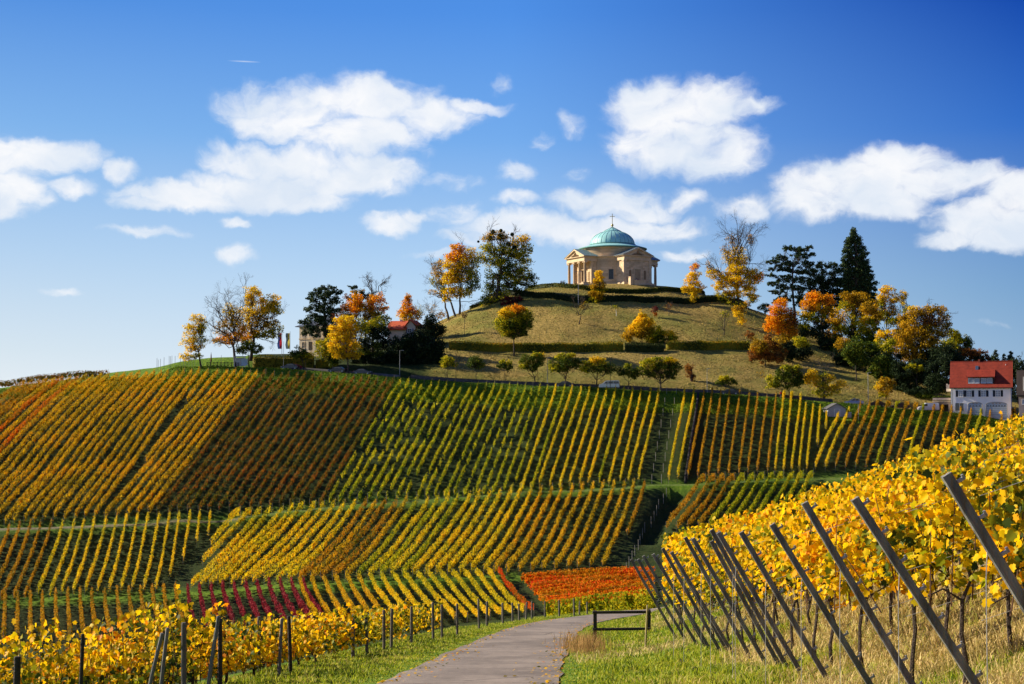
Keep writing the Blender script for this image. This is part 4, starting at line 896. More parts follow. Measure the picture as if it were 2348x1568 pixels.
tree('tree', 'bare gnarled tree crown rising above the orange maples near the villa', 'tree', '1', (1700, 800), [(1700, 260, 50, 30, 'trust', .3)], tr=.3, d=380, bark=BARK, leaf=.35, trunk_top=480,
     bare=[(1700, 330, 1690, 150, .22, 4, 6), (1700, 250, 1790, 120, .17, 4, 6), (1695, 240, 1660, 110, .15, 4, 6), (1700, 300, 1770, 200, .14, 3, 5)])
tree('maple', 'orange-red maple behind the bright yellow tree, left of the red-roofed house', 'maple', '1', (1640, 810), [(1570, 270, 55, 50, 'tora'), (1560, 340, 60, 50, 'tora', .9), (1640, 330, 60, 50, 'tamb', .8), (1740, 250, 55, 45, 'tora', .9), (1700, 310, 60, 50, 'tora', .8), (1790, 320, 40, 50, 'tora', .6), (1470, 360, 60, 60, 'trust', .8), (1700, 400, 80, 60, 'tamb'), (1790, 400, 50, 50, 'tyg', .7), (1500, 420, 70, 50, 'tamb', .8)], tr=.32, d=372, leaf=.38)
tree('tree', 'dark green and amber tree touching the left end of the red roof', 'tree', '1', (1745, 820), [(1740, 460, 100, 60, 'tyg'), (1780, 540, 80, 70, 'tdark'), (1700, 540, 90, 60, 'tdark'), (1640, 500, 70, 60, 'tyg', .8), (1800, 620, 70, 60, 'tdark')], tr=.25, d=366, leaf=.38)
tree('tree', 'bright yellow tree standing in front of the others by the plateau road', 'tree', '1', (1505, 872), [(1480, 430, 90, 40, 'tyel', .9), (1440, 490, 90, 50, 'tyel'), (1520, 500, 80, 50, 'tyel', .8), (1400, 560, 60, 40, 'tyel', .7), (1480, 570, 100, 45, 'tyel'), (1420, 640, 90, 50, 'tyel', 1.1), (1530, 640, 80, 50, 'tyel', .9), (1460, 700, 80, 45, 'tyel'), (1560, 710, 60, 35, 'tyel', .8), (1600, 450, 60, 35, 'tyg', .6), (1640, 500, 50, 40, 'tyg', .5)], tr=.24, d=345, leaf=.34, trunk_top=110, sub=1.3)
tree('tree', 'yellow-green bushy tree left of the bright yellow tree by the plateau road', 'tree', '1', (1395, 830), [(1330, 620, 80, 50, 'tyg'), (1290, 680, 60, 50, 'tyg'), (1360, 690, 80, 60, 'tyg'), (1400, 750, 60, 50, 'tgreen')], tr=.15, d=349, leaf=.34)
tree('tree', 'small mid-green tree below the villa, left of the yellow-green one', 'tree', '1', (1150, 820), [(1120, 680, 60, 40, 'tgreen'), (1080, 700, 45, 35, 'tgreen'), (1180, 705, 50, 35, 'tyg'), (1130, 720, 60, 35, 'tgreen')], tr=.12, d=347, leaf=.32)
tree('tree', 'dark green tree mass between the yellow tree and the big dark yew', 'tree', '1', (1700, 850), [(1640, 620, 80, 60, 'tdark'), (1700, 680, 100, 70, 'tgreen', .8), (1620, 730, 90, 60, 'tdark'), (1750, 760, 100, 60, 'tdark'), (1680, 790, 90, 45, 'tdark'), (1580, 770, 70, 50, 'tdark')], tr=.2, d=358, leaf=.4, dens=1.3)
tree('yew', 'huge black-green yew mass right of the red-roofed house', 'yew', '1', (2030, 870), [(1920, 620, 80, 70, 'tdark'), (2010, 590, 80, 60, 'tdark'), (1880, 700, 90, 80, 'tdark'), (2000, 700, 110, 90, 'tdark'), (2120, 640, 110, 80, 'tdark'), (2190, 700, 90, 80, 'tdark'), (2100, 760, 130, 60, 'tdark'), (1940, 790, 130, 50, 'tdark'), (1820, 780, 80, 60, 'tdark'), (2200, 790, 80, 50, 'tdark'), (2060, 820, 150, 40, 'tdark'), (1900, 840, 100, 30, 'tdark'), (2080, 560, 80, 60, 'tdark'), (2230, 640, 60, 60, 'tdark')], tr=.4, d=360, leaf=.42, dens=1.5)
tree('yew', 'rounded dark yew crown behind the gable of the red-roofed house', 'yew', '1', (2180, 800), [(2170, 440, 70, 50, 'tdark'), (2140, 500, 80, 60, 'tdark'), (2220, 510, 65, 60, 'tdark'), (2180, 580, 100, 60, 'tdark'), (2120, 620, 80, 50, 'tdark')], tr=.3, d=382, leaf=.4, dens=1.4)
tree('maple', 'pointed orange-red maple rising behind the red-roofed house', 'maple', '1', (1970, 640), [(1985, 240, 25, 35, 'tora'), (1980, 300, 45, 40, 'tora'), (1960, 360, 65, 40, 'tora'), (2010, 350, 45, 45, 'tora'), (1960, 410, 75, 35, 'tyel'), (2060, 390, 50, 40, 'tamb', .6)], tr=.2, d=396, leaf=.36, sub=1.3)
tree('sapling', 'pale leafless young trees between the orange maple and the slope', 'tree', '1', (2160, 480), [(2080, 350, 50, 50, 'tyg', .12), (2250, 390, 45, 35, 'tamb', .4), (2170, 340, 60, 60, 'tamb', .08)], tr=.1, d=418, bark=BARKG, leaf=.3, twig_d=1,
     bare=[(2160, 430, 2140, 290, .07, 3, 6), (2170, 430, 2210, 300, .07, 3, 5), (2100, 430, 2080, 320, .06, 3, 5)])
# --- chapel hill (crop 2 units)
tree('tree', 'tall orange and yellow tree on the left shoulder of the chapel hill', 'tree', '2', (258, 900), [(235, 375, 55, 40, 'tora'), (240, 440, 85, 50, 'tora'), (200, 520, 75, 60, 'tyel'), (280, 500, 80, 60, 'tyel'), (340, 420, 60, 50, 'tyel', .7), (380, 480, 40, 50, 'tyg', .7), (180, 610, 65, 60, 'tyel', 1.1), (260, 610, 70, 60, 'tyel'), (350, 580, 60, 60, 'tyg'), (360, 660, 55, 50, 'tgreen', .8), (180, 720, 50, 50, 'tyel'), (250, 720, 50, 50, 'tyel', .8), (150, 780, 35, 25, 'tyel', .8), (320, 720, 60, 40, 'tyg', .7)], tr=.32, d=418, leaf=.42, sub=1.3, trunk_top=150, bare=[(255, 560, 280, 350, .12, 3, 4), (255, 800, 400, 790, .1, 3, 4)])
tree('tree', 'thin brownish half-bare tree left of the tall orange tree', 'tree', '2', (170, 917), [(100, 500, 60, 40, 'tamb', .4), (80, 560, 50, 50, 'tamb', .4), (60, 640, 45, 45, 'tyg', .4), (120, 620, 50, 60, 'tamb', .5), (90, 730, 70, 35, 'tamb', .4), (140, 690, 40, 40, 'tyg', .4)], tr=.32, d=420, leaf=.36, bark=BARKG, trunks=[170, 228], trunk_top=130,
     bare=[(170, 780, 60, 540, .13, 3, 6), (168, 760, 30, 640, .1, 3, 6), (170, 800, 40, 740, .09, 3, 5)])
T15 = [(480, 290, 60, 40, 'tamb', .8), (560, 270, 60, 35, 'tamb', .8), (600, 300, 55, 45, 'tamb', .7), (700, 320, 70, 50, 'tyel', .8), (770, 300, 50, 40, 'tyel', .8), (790, 380, 45, 50, 'tyg', .8), (480, 380, 65, 50, 'tyg', .9), (430, 450, 45, 50, 'tyg', .8), (600, 400, 100, 60, 'tyg', .9), (700, 420, 90, 60, 'tyg', .9), (790, 470, 50, 45, 'tyg', .8), (530, 490, 90, 60, 'tyg'), (640, 510, 90, 60, 'tgreen'), (740, 540, 80, 55, 'tyg', .8), (560, 590, 110, 60, 'tgreen', .9), (700, 600, 110, 60, 'tyg', .9), (830, 610, 45, 40, 'tgreen', .9), (790, 660, 70, 35, 'tgreen', .8), (650, 680, 110, 50, 'tgreen'), (500, 690, 60, 60, 'tgreen'), (560, 760, 80, 55, 'tyg'), (470, 780, 50, 50, 'tgreen'), (540, 830, 80, 40, 'tyg'), (460, 850, 40, 28, 'tyg')]
tree('tree', 'large green tree with yellow top and mistletoe balls left of the chapel', 'tree', '2', (560, 868), T15, tr=.6, d=420, leaf=.42, trunk_top=300, sub=1.5, dens=.72, bare=[(545, 500, 500, 240, .2, 2, 4), (600, 500, 680, 260, .2, 2, 4)])
def clump(name, label, cat, crop, x, y, r, m, d):
    ox, oy, k = CROPS[crop]; c = np.array(P(x * k + ox, y * k + oy, d)); rr = r * k * d / FPX; n = 420; v = rand_dirs(n) * rng.uniform(.4, 1, (n, 1)) * rr
    V, F = leaf_quads(c + v, .25); o = np_mesh(name, V, F, LM[m], loc=tuple(c)); tag(o, label, cat, 'mistletoe balls in the large green tree'); return o
for i, (x, y, r) in enumerate([(520, 250, 20), (575, 290, 26), (640, 345, 22), (690, 375, 20), (405, 326, 9), (500, 300, 18), (670, 270, 16), (582, 240, 14)]):
    clump('mistletoe', 'dark mistletoe ball in the large tree, %s' % ('highest left cluster', 'centre one of the upper crown', 'right of the crown centre', 'lowest on the right', 'small one hanging left', 'below the highest left cluster', 'near the upper right twigs', 'topmost of all')[i], 'mistletoe', '2', x, y, r, 'tdark', 419)
tree('bush', 'dark wine-red bush beside the foot of the large green tree', 'bush', '2', (660, 850), [(650, 790, 60, 35, 'twine'), (710, 780, 40, 25, 'twine'), (610, 820, 35, 30, 'twine')], tr=.08, d=414, leaf=.36)
tree('tree', 'round lollipop tree with orange top on the lower slope left', 'tree', '2', (683, 1186), [(700, 860, 75, 38, 'tora', 1.2), (620, 900, 70, 50, 'tyel', 1.1), (760, 900, 65, 55, 'tyg', 1.1), (690, 920, 90, 60, 'tyg', 1.1), (590, 970, 60, 60, 'tyg', 1.2), (680, 990, 90, 60, 'tgreen', 1.2), (775, 980, 62, 65, 'tgreen', 1.2), (630, 1030, 60, 40, 'tyg', 1.1), (730, 1040, 70, 28, 'tgreen', 1.1), (670, 1060, 40, 30, 'tgreen', .9)], tr=.2, d=368, leaf=.34, dens=1.3, sub=1.6, trunk_top=130)  # left lobes in yellower leaves to paint the sunlit side
tree('tree', 'cone-shaped tree with yellow tip directly in front of the chapel', 'tree', '2', (1322, 836), [(1345, 580, 30, 28, 'tyel'), (1345, 620, 50, 32, 'tyel', .9), (1330, 665, 65, 35, 'tamb', 1.1), (1340, 700, 72, 35, 'tyg', 1.1), (1330, 745, 78, 38, 'tamb', 1.1), (1330, 785, 72, 28, 'tyg')], tr=.16, d=409, leaf=.38, sub=1.4, dens=1.1)
tree('tree', 'small bare gnarled tree in the middle of the dry slope', 'tree', '2', (1192, 972), [(1240, 830, 50, 35, 'tamb', .08)], tr=.17, drange=(380, 412), leaf=.25, trunk_top=60, bare=[(1192, 900, 1150, 810, .10, 4, 6), (1192, 900, 1220, 800, .10, 4, 6), (1195, 900, 1265, 840, .09, 4, 6), (1190, 905, 1140, 860, .08, 3, 4)])
tree('sapling', 'bare young tree on the slope at the left, near the hedge end', 'tree', '2', (295, 1062), [(295, 900, 22, 40, 'trust', .2)], tr=.07, drange=(362, 412), bark=BARKG, leaf=.25, trunk_top=110, bare=[(295, 960, 290, 855, .05, 3, 6), (295, 950, 318, 870, .04, 2, 4)])
tree('tree', 'pointed orange-yellow tree on the right end of the upper hedge', 'tree', '2', (2088, 815), [(2095, 535, 40, 35, 'tora', .8), (2095, 590, 60, 35, 'tyel', .9), (2080, 640, 75, 32, 'tyel', .9), (2120, 690, 75, 32, 'tyel'), (2040, 700, 60, 30, 'tyel'), (2090, 740, 50, 30, 'tyel', .9), (2085, 785, 22, 22, 'tyel', .8)], tr=.14, d=413, leaf=.36, sub=1.3)
tree('bush', 'bright yellow pointed shrub above the lower hedge', 'bush', '2', (1690, 1120), [(1690, 900, 30, 35, 'tyel', 1.1), (1720, 930, 40, 35, 'tyel', 1.1), (1660, 960, 55, 45, 'tyel', 1.1), (1730, 990, 60, 50, 'tyel', 1.1), (1620, 1010, 60, 45, 'tyel', 1.1), (1680, 1040, 80, 50, 'tamb', 1.1), (1590, 1070, 55, 40, 'tamb', 1.1), (1750, 1060, 70, 50, 'tyg', 1.2)], tr=.1, d=378, leaf=.34, dens=1.3)
tree('bush', 'yellow-green rounded shrub right of the bright yellow pointed shrub', 'bush', '2', (1890, 1115), [(1820, 1030, 45, 40, 'tyg', 1.1), (1830, 1085, 55, 35, 'tgreen', 1.1), (1910, 1050, 50, 38, 'tyel', .8), (1920, 1085, 48, 30, 'tyg', 1.1)], tr=.08, d=377, leaf=.32, dens=1.3)
tree('sapling', 'small young tree with greenish leaves and a pale trunk below the chapel', 'tree', '2', (1486, 908), [(1482, 835, 20, 18, 'tyg', .6)], tr=.06, drange=(380, 412), bark=WHITE, leaf=.25)
tree('bush', 'small scarlet bush on the slope right below the chapel', 'bush', '2', (1788, 925), [(1786, 860, 25, 28, 'twine', .8), (1792, 895, 15, 20, 'redor', .9)], tr=.04, drange=(380, 412), leaf=.25)
tree('bush', 'grey leafless bush right of the small scarlet bush', 'bush', '2', (1897, 905), [(1898, 840, 38, 28, 'trust', .12)], tr=.08, drange=(380, 412), bark=BARKG, leaf=.25, bare=[(1897, 880, 1880, 825, .04, 4, 6), (1897, 880, 1915, 825, .04, 4, 6)])
# --- street trees along the road (crop 2)
gT = 'pruned round trees along the road below the hill'
ST = [((155, 1383), [(160, 1250, 50, 35, 'tyg'), (130, 1290, 38, 26, 'tyg'), (195, 1280, 40, 35, 'tyg')], .09, [148, 164], 'small yellow-green street tree at the left end of the street-tree line'),
      ((388, 1398), [(380, 1255, 60, 35, 'tgreen'), (350, 1290, 40, 28, 'tgreen'), (415, 1295, 42, 35, 'tgreen')], .10, None, 'small dark round street tree, second from the left'),
      ((612, 1415), [(615, 1275, 50, 24, 'tyg'), (590, 1305, 40, 22, 'tgreen'), (640, 1310, 36, 26, 'tgreen')], .08, [604, 620], 'lowest flat street tree on two stakes, third from the left'),
      ((853, 1425), [(860, 1215, 50, 25, 'tyg'), (790, 1250, 60, 40, 'tgreen'), (870, 1260, 60, 45, 'tgreen'), (830, 1310, 70, 30, 'tgreen'), (760, 1290, 40, 35, 'tyg'), (890, 1220, 35, 25, 'tyel', .5)], .17, None, 'broad green street tree left of the lamp and dark car'),
      ((1092, 1462), [(1060, 1230, 60, 30, 'tyg'), (1130, 1220, 45, 22, 'tyg'), (1020, 1280, 65, 42, 'tgreen'), (1110, 1280, 75, 50, 'tgreen'), (1170, 1280, 40, 45, 'tgreen'), (1060, 1325, 70, 30, 'tgreen'), (1000, 1310, 40, 32, 'tyg')], .19, None, 'big round green street tree above the dark car'),
      ((1335, 1455), [(1330, 1250, 70, 25, 'tyel', .7), (1270, 1290, 65, 35, 'tyg'), (1370, 1285, 55, 35, 'tyg'), (1230, 1325, 45, 28, 'tyg'), (1330, 1330, 70, 30, 'tgreen'), (1430, 1320, 50, 45, 'tgreen')], .17, None, 'wide yellow-topped street tree above the silver van'),
      ((1582, 1465), [(1580, 1305, 40, 25, 'tyg'), (1530, 1345, 45, 35, 'tgreen'), (1600, 1345, 60, 38, 'tgreen'), (1630, 1375, 30, 28, 'tgreen')], .12, None, 'small green street tree right of the silver van'),
      ((1833, 1505), [(1830, 1260, 100, 30, 'tyg'), (1920, 1270, 55, 35, 'tyel', .6), (1740, 1290, 75, 42, 'tyg'), (1850, 1310, 95, 45, 'tgreen'), (1950, 1320, 52, 45, 'tgreen'), (1700, 1340, 50, 38, 'tgreen'), (1780, 1360, 70, 30, 'tgreen'), (1900, 1370, 80, 32, 'tgreen')], .24, None, 'largest broad street tree, right of the silver van and small tree')]
for bs, lb_, tr_, tk, lab in ST:
    tree('street_tree', lab, 'tree', '2', bs, lb_, tr=tr_, trunks=tk, d=float(np.interp(P(bs[0] * .2924 + 978, 1, 345).x, RL[:, 0], RL[:, 1])) + (4.0 if bs[0] < 900 else -3.2), leaf=.33, dens=1.15, sub=1.5, group=gT, trunk_top=60)
tree('tree', 'cut-back stump covered with rust-red leaves beside the road', 'tree', '2', (2078, 1432), [(2060, 1310, 38, 30, 'trust', .7), (2060, 1360, 30, 35, 'trust', .6), (2085, 1390, 22, 30, 'trust', .8)], tr=.35, d=348, leaf=.25, trunk_top=90, bare=[(2070, 1350, 2040, 1280, .05, 2, 5), (2075, 1350, 2085, 1285, .05, 2, 5)])
# --- right side of the hill (crop 3)
tree('street_tree', 'small round green street tree with thin stem, right part of the road', 'tree', '3', (388, 1192), [(390, 1085, 45, 24, 'tyg'), (360, 1108, 38, 20, 'tgreen'), (425, 1108, 38, 22, 'tgreen')], tr=.1, d=344, leaf=.3, dens=1.2, group=gT)
tree('street_tree', 'large green street tree with yellow edges on the right, beside the walkers', 'tree', '3', (815, 1228), [(780, 1020, 60, 24, 'tyg'), (850, 1030, 50, 28, 'tyg'), (740, 1060, 50, 30, 'tgreen'), (830, 1070, 70, 40, 'tgreen'), (700, 1100, 50, 35, 'tyg'), (780, 1110, 80, 38, 'tgreen'), (865, 1110, 40, 45, 'tgreen'), (690, 1135, 38, 20, 'tyg')], tr=.17, d=337, leaf=.33, dens=1.2, group=gT, trunks=[745, 815], trunk_top=55)
tree('tree', 'huge golden tree with bare crooked top on the right shoulder of the hill', 'tree', '3', (468, 640), [(430, 170, 55, 40, 'tamb', .22), (560, 160, 45, 35, 'tamb', .18), (480, 240, 60, 40, 'tyel', .35), (470, 310, 70, 45, 'tyel', .7), (400, 290, 50, 40, 'tyel', .35), (380, 240, 40, 30, 'tamb', .25), (450, 370, 80, 50, 'tyel', .9), (550, 400, 70, 40, 'tyel', .9), (380, 420, 80, 35, 'tyel', .9), (300, 390, 50, 35, 'tyel', .6), (280, 340, 30, 30, 'tamb', .25), (440, 450, 90, 45, 'tyel'), (550, 470, 50, 50, 'tyel', .9), (350, 480, 60, 35, 'tyel', .7), (460, 530, 80, 35, 'tyel', .8), (570, 540, 35, 30, 'tyel', .7), (370, 540, 60, 30, 'tyg', .6), (430, 590, 80, 25, 'tyg', .6), (600, 420, 40, 40, 'tora', .6)],
     tr=.42, d=418, leaf=.36, trunk_top=120, sub=1.2, bare=[(465, 500, 460, 150, .24, 3, 7), (460, 330, 400, 130, .16, 4, 6), (465, 300, 540, 130, .16, 4, 6), (480, 260, 590, 110, .13, 4, 7), (470, 330, 610, 330, .13, 4, 6), (460, 200, 480, 95, .1, 3, 6), (440, 450, 270, 330, .14, 4, 6), (470, 420, 640, 370, .12, 3, 5)])
tree('tree', 'low golden tree just below the huge golden tree', 'tree', '3', (482, 738), [(470, 620, 45, 28, 'tamb', .9), (480, 660, 42, 30, 'tyel', .8), (490, 700, 28, 28, 'tyel', .8)], tr=.12, drange=(372, 420), leaf=.34)
tree('sapling', 'small golden tree standing behind the huge one at its right', 'tree', '3', (538, 640), [(540, 520, 38, 40, 'tyel', .5), (560, 560, 40, 28, 'tyg', .5), (530, 590, 30, 25, 'tamb', .5)], tr=.1, d=425, leaf=.34, bark=BARKG)
tree('bush', 'dark green bush on the skyline left of the big pine', 'bush', '3', (640, 655), [(640, 625, 42, 28, 'tdark', 1.3)], tr=.06, d=424, leaf=.36)
CED = [(850, 235, 95, 22), (780, 232, 30, 16), (930, 225, 30, 14), (760, 290, 60, 20), (870, 285, 80, 22), (940, 270, 35, 15), (690, 320, 50, 16), (800, 330, 90, 26), (900, 335, 60, 24), (720, 365, 60, 18), (840, 385, 90, 28), (680, 405, 40, 14), (780, 430, 80, 24), (880, 440, 60, 28), (700, 460, 50, 16), (800, 490, 80, 22), (720, 520, 65, 16), (880, 500, 50, 24), (780, 555, 80, 22), (720, 580, 40, 14), (890, 560, 60, 28), (860, 600, 40, 18)]
tree('pine', 'tall dark pine with flat layered branches right of the golden tree', 'pine', '3', (838, 650), [(x, y, rx, ry, 'needle', 1.0) for x, y, rx, ry in CED], tr=.38, d=424, leaf=.42, trunk_top=330, bark=BARKG, dens=1.25)
tree('pine', 'dark cedar with broken flat top between the layered pine and the pointed giant', 'pine', '3', (1025, 760), [(1000, 340, 60, 20, 'needle'), (1075, 340, 50, 22, 'needle'), (950, 380, 50, 30, 'needle'), (1020, 400, 60, 30, 'needle', .6), (1110, 380, 40, 40, 'needle'), (960, 440, 60, 35, 'needle'), (1050, 450, 80, 40, 'tdark'), (1120, 450, 50, 40, 'needle'), (980, 500, 80, 40, 'tdark'), (1080, 520, 80, 45, 'tdark'), (1020, 570, 90, 40, 'tdark'), (1100, 600, 70, 45, 'tdark')], tr=.42, d=424, leaf=.42, trunk_top=420, bark=BARKG, dens=1.3, bare=[(1022, 400, 1022, 318, .3, 1, 2)])
SEQ = []
for y, w in [(120, 16), (150, 34), (185, 50), (225, 66), (265, 82), (305, 94), (345, 98), (385, 104), (425, 118), (465, 128), (505, 132), (545, 134), (585, 130)]:
    n = 1 if w < 40 else 2 if w < 90 else 3
    for j in range(n): SEQ.append((1222 + (y - 110) * .075 + (0 if n == 1 else (j / (n - 1) - .5) * 2 * w * .55), y, w * (1 if n == 1 else .55 if n == 2 else .45), 30, 'needle', 1.4))
tree('sequoia', 'tall pointed dark giant conifer, highest tree on the right', 'conifer', '3', (1240, 800), SEQ, tr=.6, d=424, leaf=.4, dens=1.35, sub=1.2, trunk_top=700)
tree('maple', 'bright orange maple at the left of the wooded group, above the rust shrub', 'maple', '3', (755, 860), [(760, 590, 38, 32, 'tora'), (710, 620, 40, 40, 'tora'), (750, 650, 60, 40, 'tora', 1.1), (820, 660, 40, 38, 'trust', .8), (700, 700, 55, 45, 'tora', 1.1), (780, 700, 60, 45, 'tora'), (830, 720, 38, 50, 'trust', .8), (690, 750, 50, 35, 'tora', 1.1), (770, 760, 70, 40, 'tora', 1.1), (830, 790, 35, 35, 'tora', .9), (790, 815, 55, 25, 'tyel', .9)], tr=.24, d=386, leaf=.37, sub=1.3, dens=1.1)
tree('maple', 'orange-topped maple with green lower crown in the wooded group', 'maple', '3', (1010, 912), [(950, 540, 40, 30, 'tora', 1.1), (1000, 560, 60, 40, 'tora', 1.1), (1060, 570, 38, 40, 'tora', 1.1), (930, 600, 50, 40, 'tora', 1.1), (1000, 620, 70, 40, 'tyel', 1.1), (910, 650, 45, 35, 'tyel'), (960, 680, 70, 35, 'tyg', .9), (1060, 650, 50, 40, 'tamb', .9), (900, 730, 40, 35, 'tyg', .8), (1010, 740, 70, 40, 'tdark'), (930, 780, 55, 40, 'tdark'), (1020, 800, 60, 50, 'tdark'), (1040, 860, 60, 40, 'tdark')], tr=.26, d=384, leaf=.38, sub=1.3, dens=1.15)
tree('bush', 'rust-brown rounded shrub at the right end of the lower hedge', 'bush', '3', (650, 990), [(660, 830, 50, 35, 'trust', .8), (600, 880, 60, 45, 'tamb', 1.0), (680, 880, 60, 50, 'trust', 1.1), (570, 930, 42, 40, 'trust', 1.1), (640, 940, 75, 45, 'trust', 1.2), (720, 930, 70, 50, 'trust', 1.1), (575, 895, 25, 22, 'tora', .9)], tr=.15, d=363, leaf=.33, dens=1.2)
tree('bush', 'dark shrub right behind the rust-brown rounded shrub', 'bush', '3', (790, 975), [(780, 890, 60, 50, 'tdark'), (810, 930, 55, 45, 'tdark'), (740, 850, 50, 40, 'tamb', .7)], tr=.12, d=368, leaf=.36, dens=1.3)
tree('tree', 'golden-brown tree in front of the pointed giant conifer', 'tree', '3', (1200, 880), [(1180, 545, 40, 35, 'tamb'), (1230, 560, 60, 40, 'tamb'), (1290, 560, 60, 40, 'tamb', .9), (1340, 600, 45, 40, 'tamb', .8), (1180, 610, 50, 45, 'tyg', .7), (1260, 630, 80, 45, 'tamb', .7), (1150, 690, 50, 45, 'tamb', .7), (1230, 700, 60, 45, 'tyg', .7), (1160, 760, 60, 40, 'tgreen', .8), (1330, 660, 50, 40, 'tyg', .8), (1240, 790, 60, 50, 'tdark')], tr=.4, d=392, leaf=.38, sub=1.2)
tree('tree', 'tall thin yellow tree behind the wooded group, right of the giant conifer', 'tree', '3', (1450, 900), [(1445, 505, 50, 30, 'tyel'), (1430, 560, 45, 40, 'tyel'), (1490, 560, 38, 40, 'tyel', .8), (1400, 600, 35, 30, 'tyg', .8), (1460, 630, 60, 45, 'tamb', .8), (1410, 660, 45, 40, 'tyg', .8), (1480, 690, 70, 45, 'tyg', .8)], tr=.26, d=400, leaf=.38)
tree('tree', 'slim pale yellow tree at the right edge of the tall yellow one', 'tree', '3', (1540, 880), [(1555, 535, 35, 28, 'tyel', .6), (1545, 575, 30, 30, 'tyel', .5), (1565, 640, 35, 45, 'tyg', .5)], tr=.16, d=398, leaf=.34)
tree('tree', 'bright yellow crown in the middle of the wooded group', 'tree', '3', (1320, 930), [(1310, 700, 50, 30, 'tyel'), (1350, 720, 50, 40, 'tyg', 1.1), (1290, 750, 50, 45, 'tyg'), (1360, 780, 60, 45, 'tyg'), (1300, 820, 60, 45, 'tgreen')], tr=.2, d=382, leaf=.37)
tree('tree', 'low bright yellow crown left of the large amber tree', 'tree', '3', (1450, 960), [(1430, 790, 50, 30, 'tyel', 1.2), (1400, 820, 35, 25, 'tyel'), (1480, 800, 45, 35, 'tyel', .9), (1440, 850, 60, 45, 'tyg', .8), (1420, 910, 70, 50, 'tdark')], tr=.2, d=376, leaf=.36)
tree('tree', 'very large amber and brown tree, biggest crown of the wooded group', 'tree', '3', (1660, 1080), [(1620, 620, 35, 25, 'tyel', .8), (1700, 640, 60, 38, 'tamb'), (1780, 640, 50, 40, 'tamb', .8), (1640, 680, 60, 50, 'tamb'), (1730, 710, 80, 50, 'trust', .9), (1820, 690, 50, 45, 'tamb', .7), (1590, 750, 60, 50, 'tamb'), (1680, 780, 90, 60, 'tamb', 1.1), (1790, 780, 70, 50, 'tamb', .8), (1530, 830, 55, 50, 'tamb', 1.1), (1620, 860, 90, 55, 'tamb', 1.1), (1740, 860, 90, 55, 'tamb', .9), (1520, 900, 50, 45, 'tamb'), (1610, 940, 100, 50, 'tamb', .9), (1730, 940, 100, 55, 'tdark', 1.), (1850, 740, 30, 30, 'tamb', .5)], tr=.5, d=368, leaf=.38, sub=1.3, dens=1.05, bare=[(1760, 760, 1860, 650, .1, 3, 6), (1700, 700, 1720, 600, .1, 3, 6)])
tree('tree', 'yellow-green tree on the right skyline behind the large amber tree', 'tree', '3', (1920, 980), [(1880, 790, 40, 35, 'tyg', 1.1), (1920, 820, 50, 45, 'tyg', 1.1), (1960, 850, 45, 40, 'tgreen'), (1880, 860, 60, 50, 'tyg'), (1970, 890, 40, 35, 'tgreen'), (1900, 920, 90, 50, 'tdark')], tr=.25, d=392, leaf=.38, dens=1.1)
tree('tree', 'rust-coloured low trees directly behind the white house\'s chimney', 'tree', '3', (2010, 1020), [(1960, 920, 60, 35, 'trust'), (2030, 920, 60, 35, 'trust'), (2090, 950, 40, 30, 'trust'), (1990, 970, 90, 35, 'tdark'), (2070, 980, 60, 30, 'tdark')], tr=.2, d=372, leaf=.36, dens=1.2)
for i, (bx_, lbs, m, lab) in enumerate([
    (1250, [(1230, 880, 60, 60), (1260, 950, 60, 55), (1200, 920, 45, 45)], 'tgreen', 'dark green understory bush left of the wide green bush'),
    (1110, [(1090, 860, 50, 45), (1130, 880, 40, 40), (1100, 900, 50, 30)], 'tgreen', 'small green bush at the foot of the orange-topped maple'),
    (1420, [(1400, 980, 70, 50), (1350, 1020, 50, 40), (1470, 1010, 60, 50), (1410, 1060, 80, 40)], 'tgreen', 'wide dark green bush above the small amber tree'),
    (1620, [(1560, 1030, 70, 60), (1640, 1000, 60, 45), (1680, 1060, 90, 60), (1590, 1110, 90, 50)], 'tdark', 'black-green thicket under the large amber tree'),
    (1790, [(1760, 1040, 80, 60), (1830, 1000, 70, 70), (1800, 1110, 90, 60), (1740, 1130, 60, 50)], 'tdark', 'black-green thicket against the left side of the white house'),
    (1840, [(1830, 930, 80, 70), (1900, 990, 60, 60), (1780, 970, 60, 50)], 'tdark', 'dark tree mass left of the white house roof'),
    (1650, [(1640, 1020, 50, 25), (1600, 1010, 40, 22)], 'tyg', 'small yellow-green shrub inside the dark thicket')]):
    tree('bush', lab, 'bush', '3', (bx_, 1150), [(x, y, rx, ry, m, 1.2) for x, y, rx, ry in lbs], tr=.15, d=(356, 384, 354, 350, 346, 362, 348)[i], leaf=.36, dens=1.3)
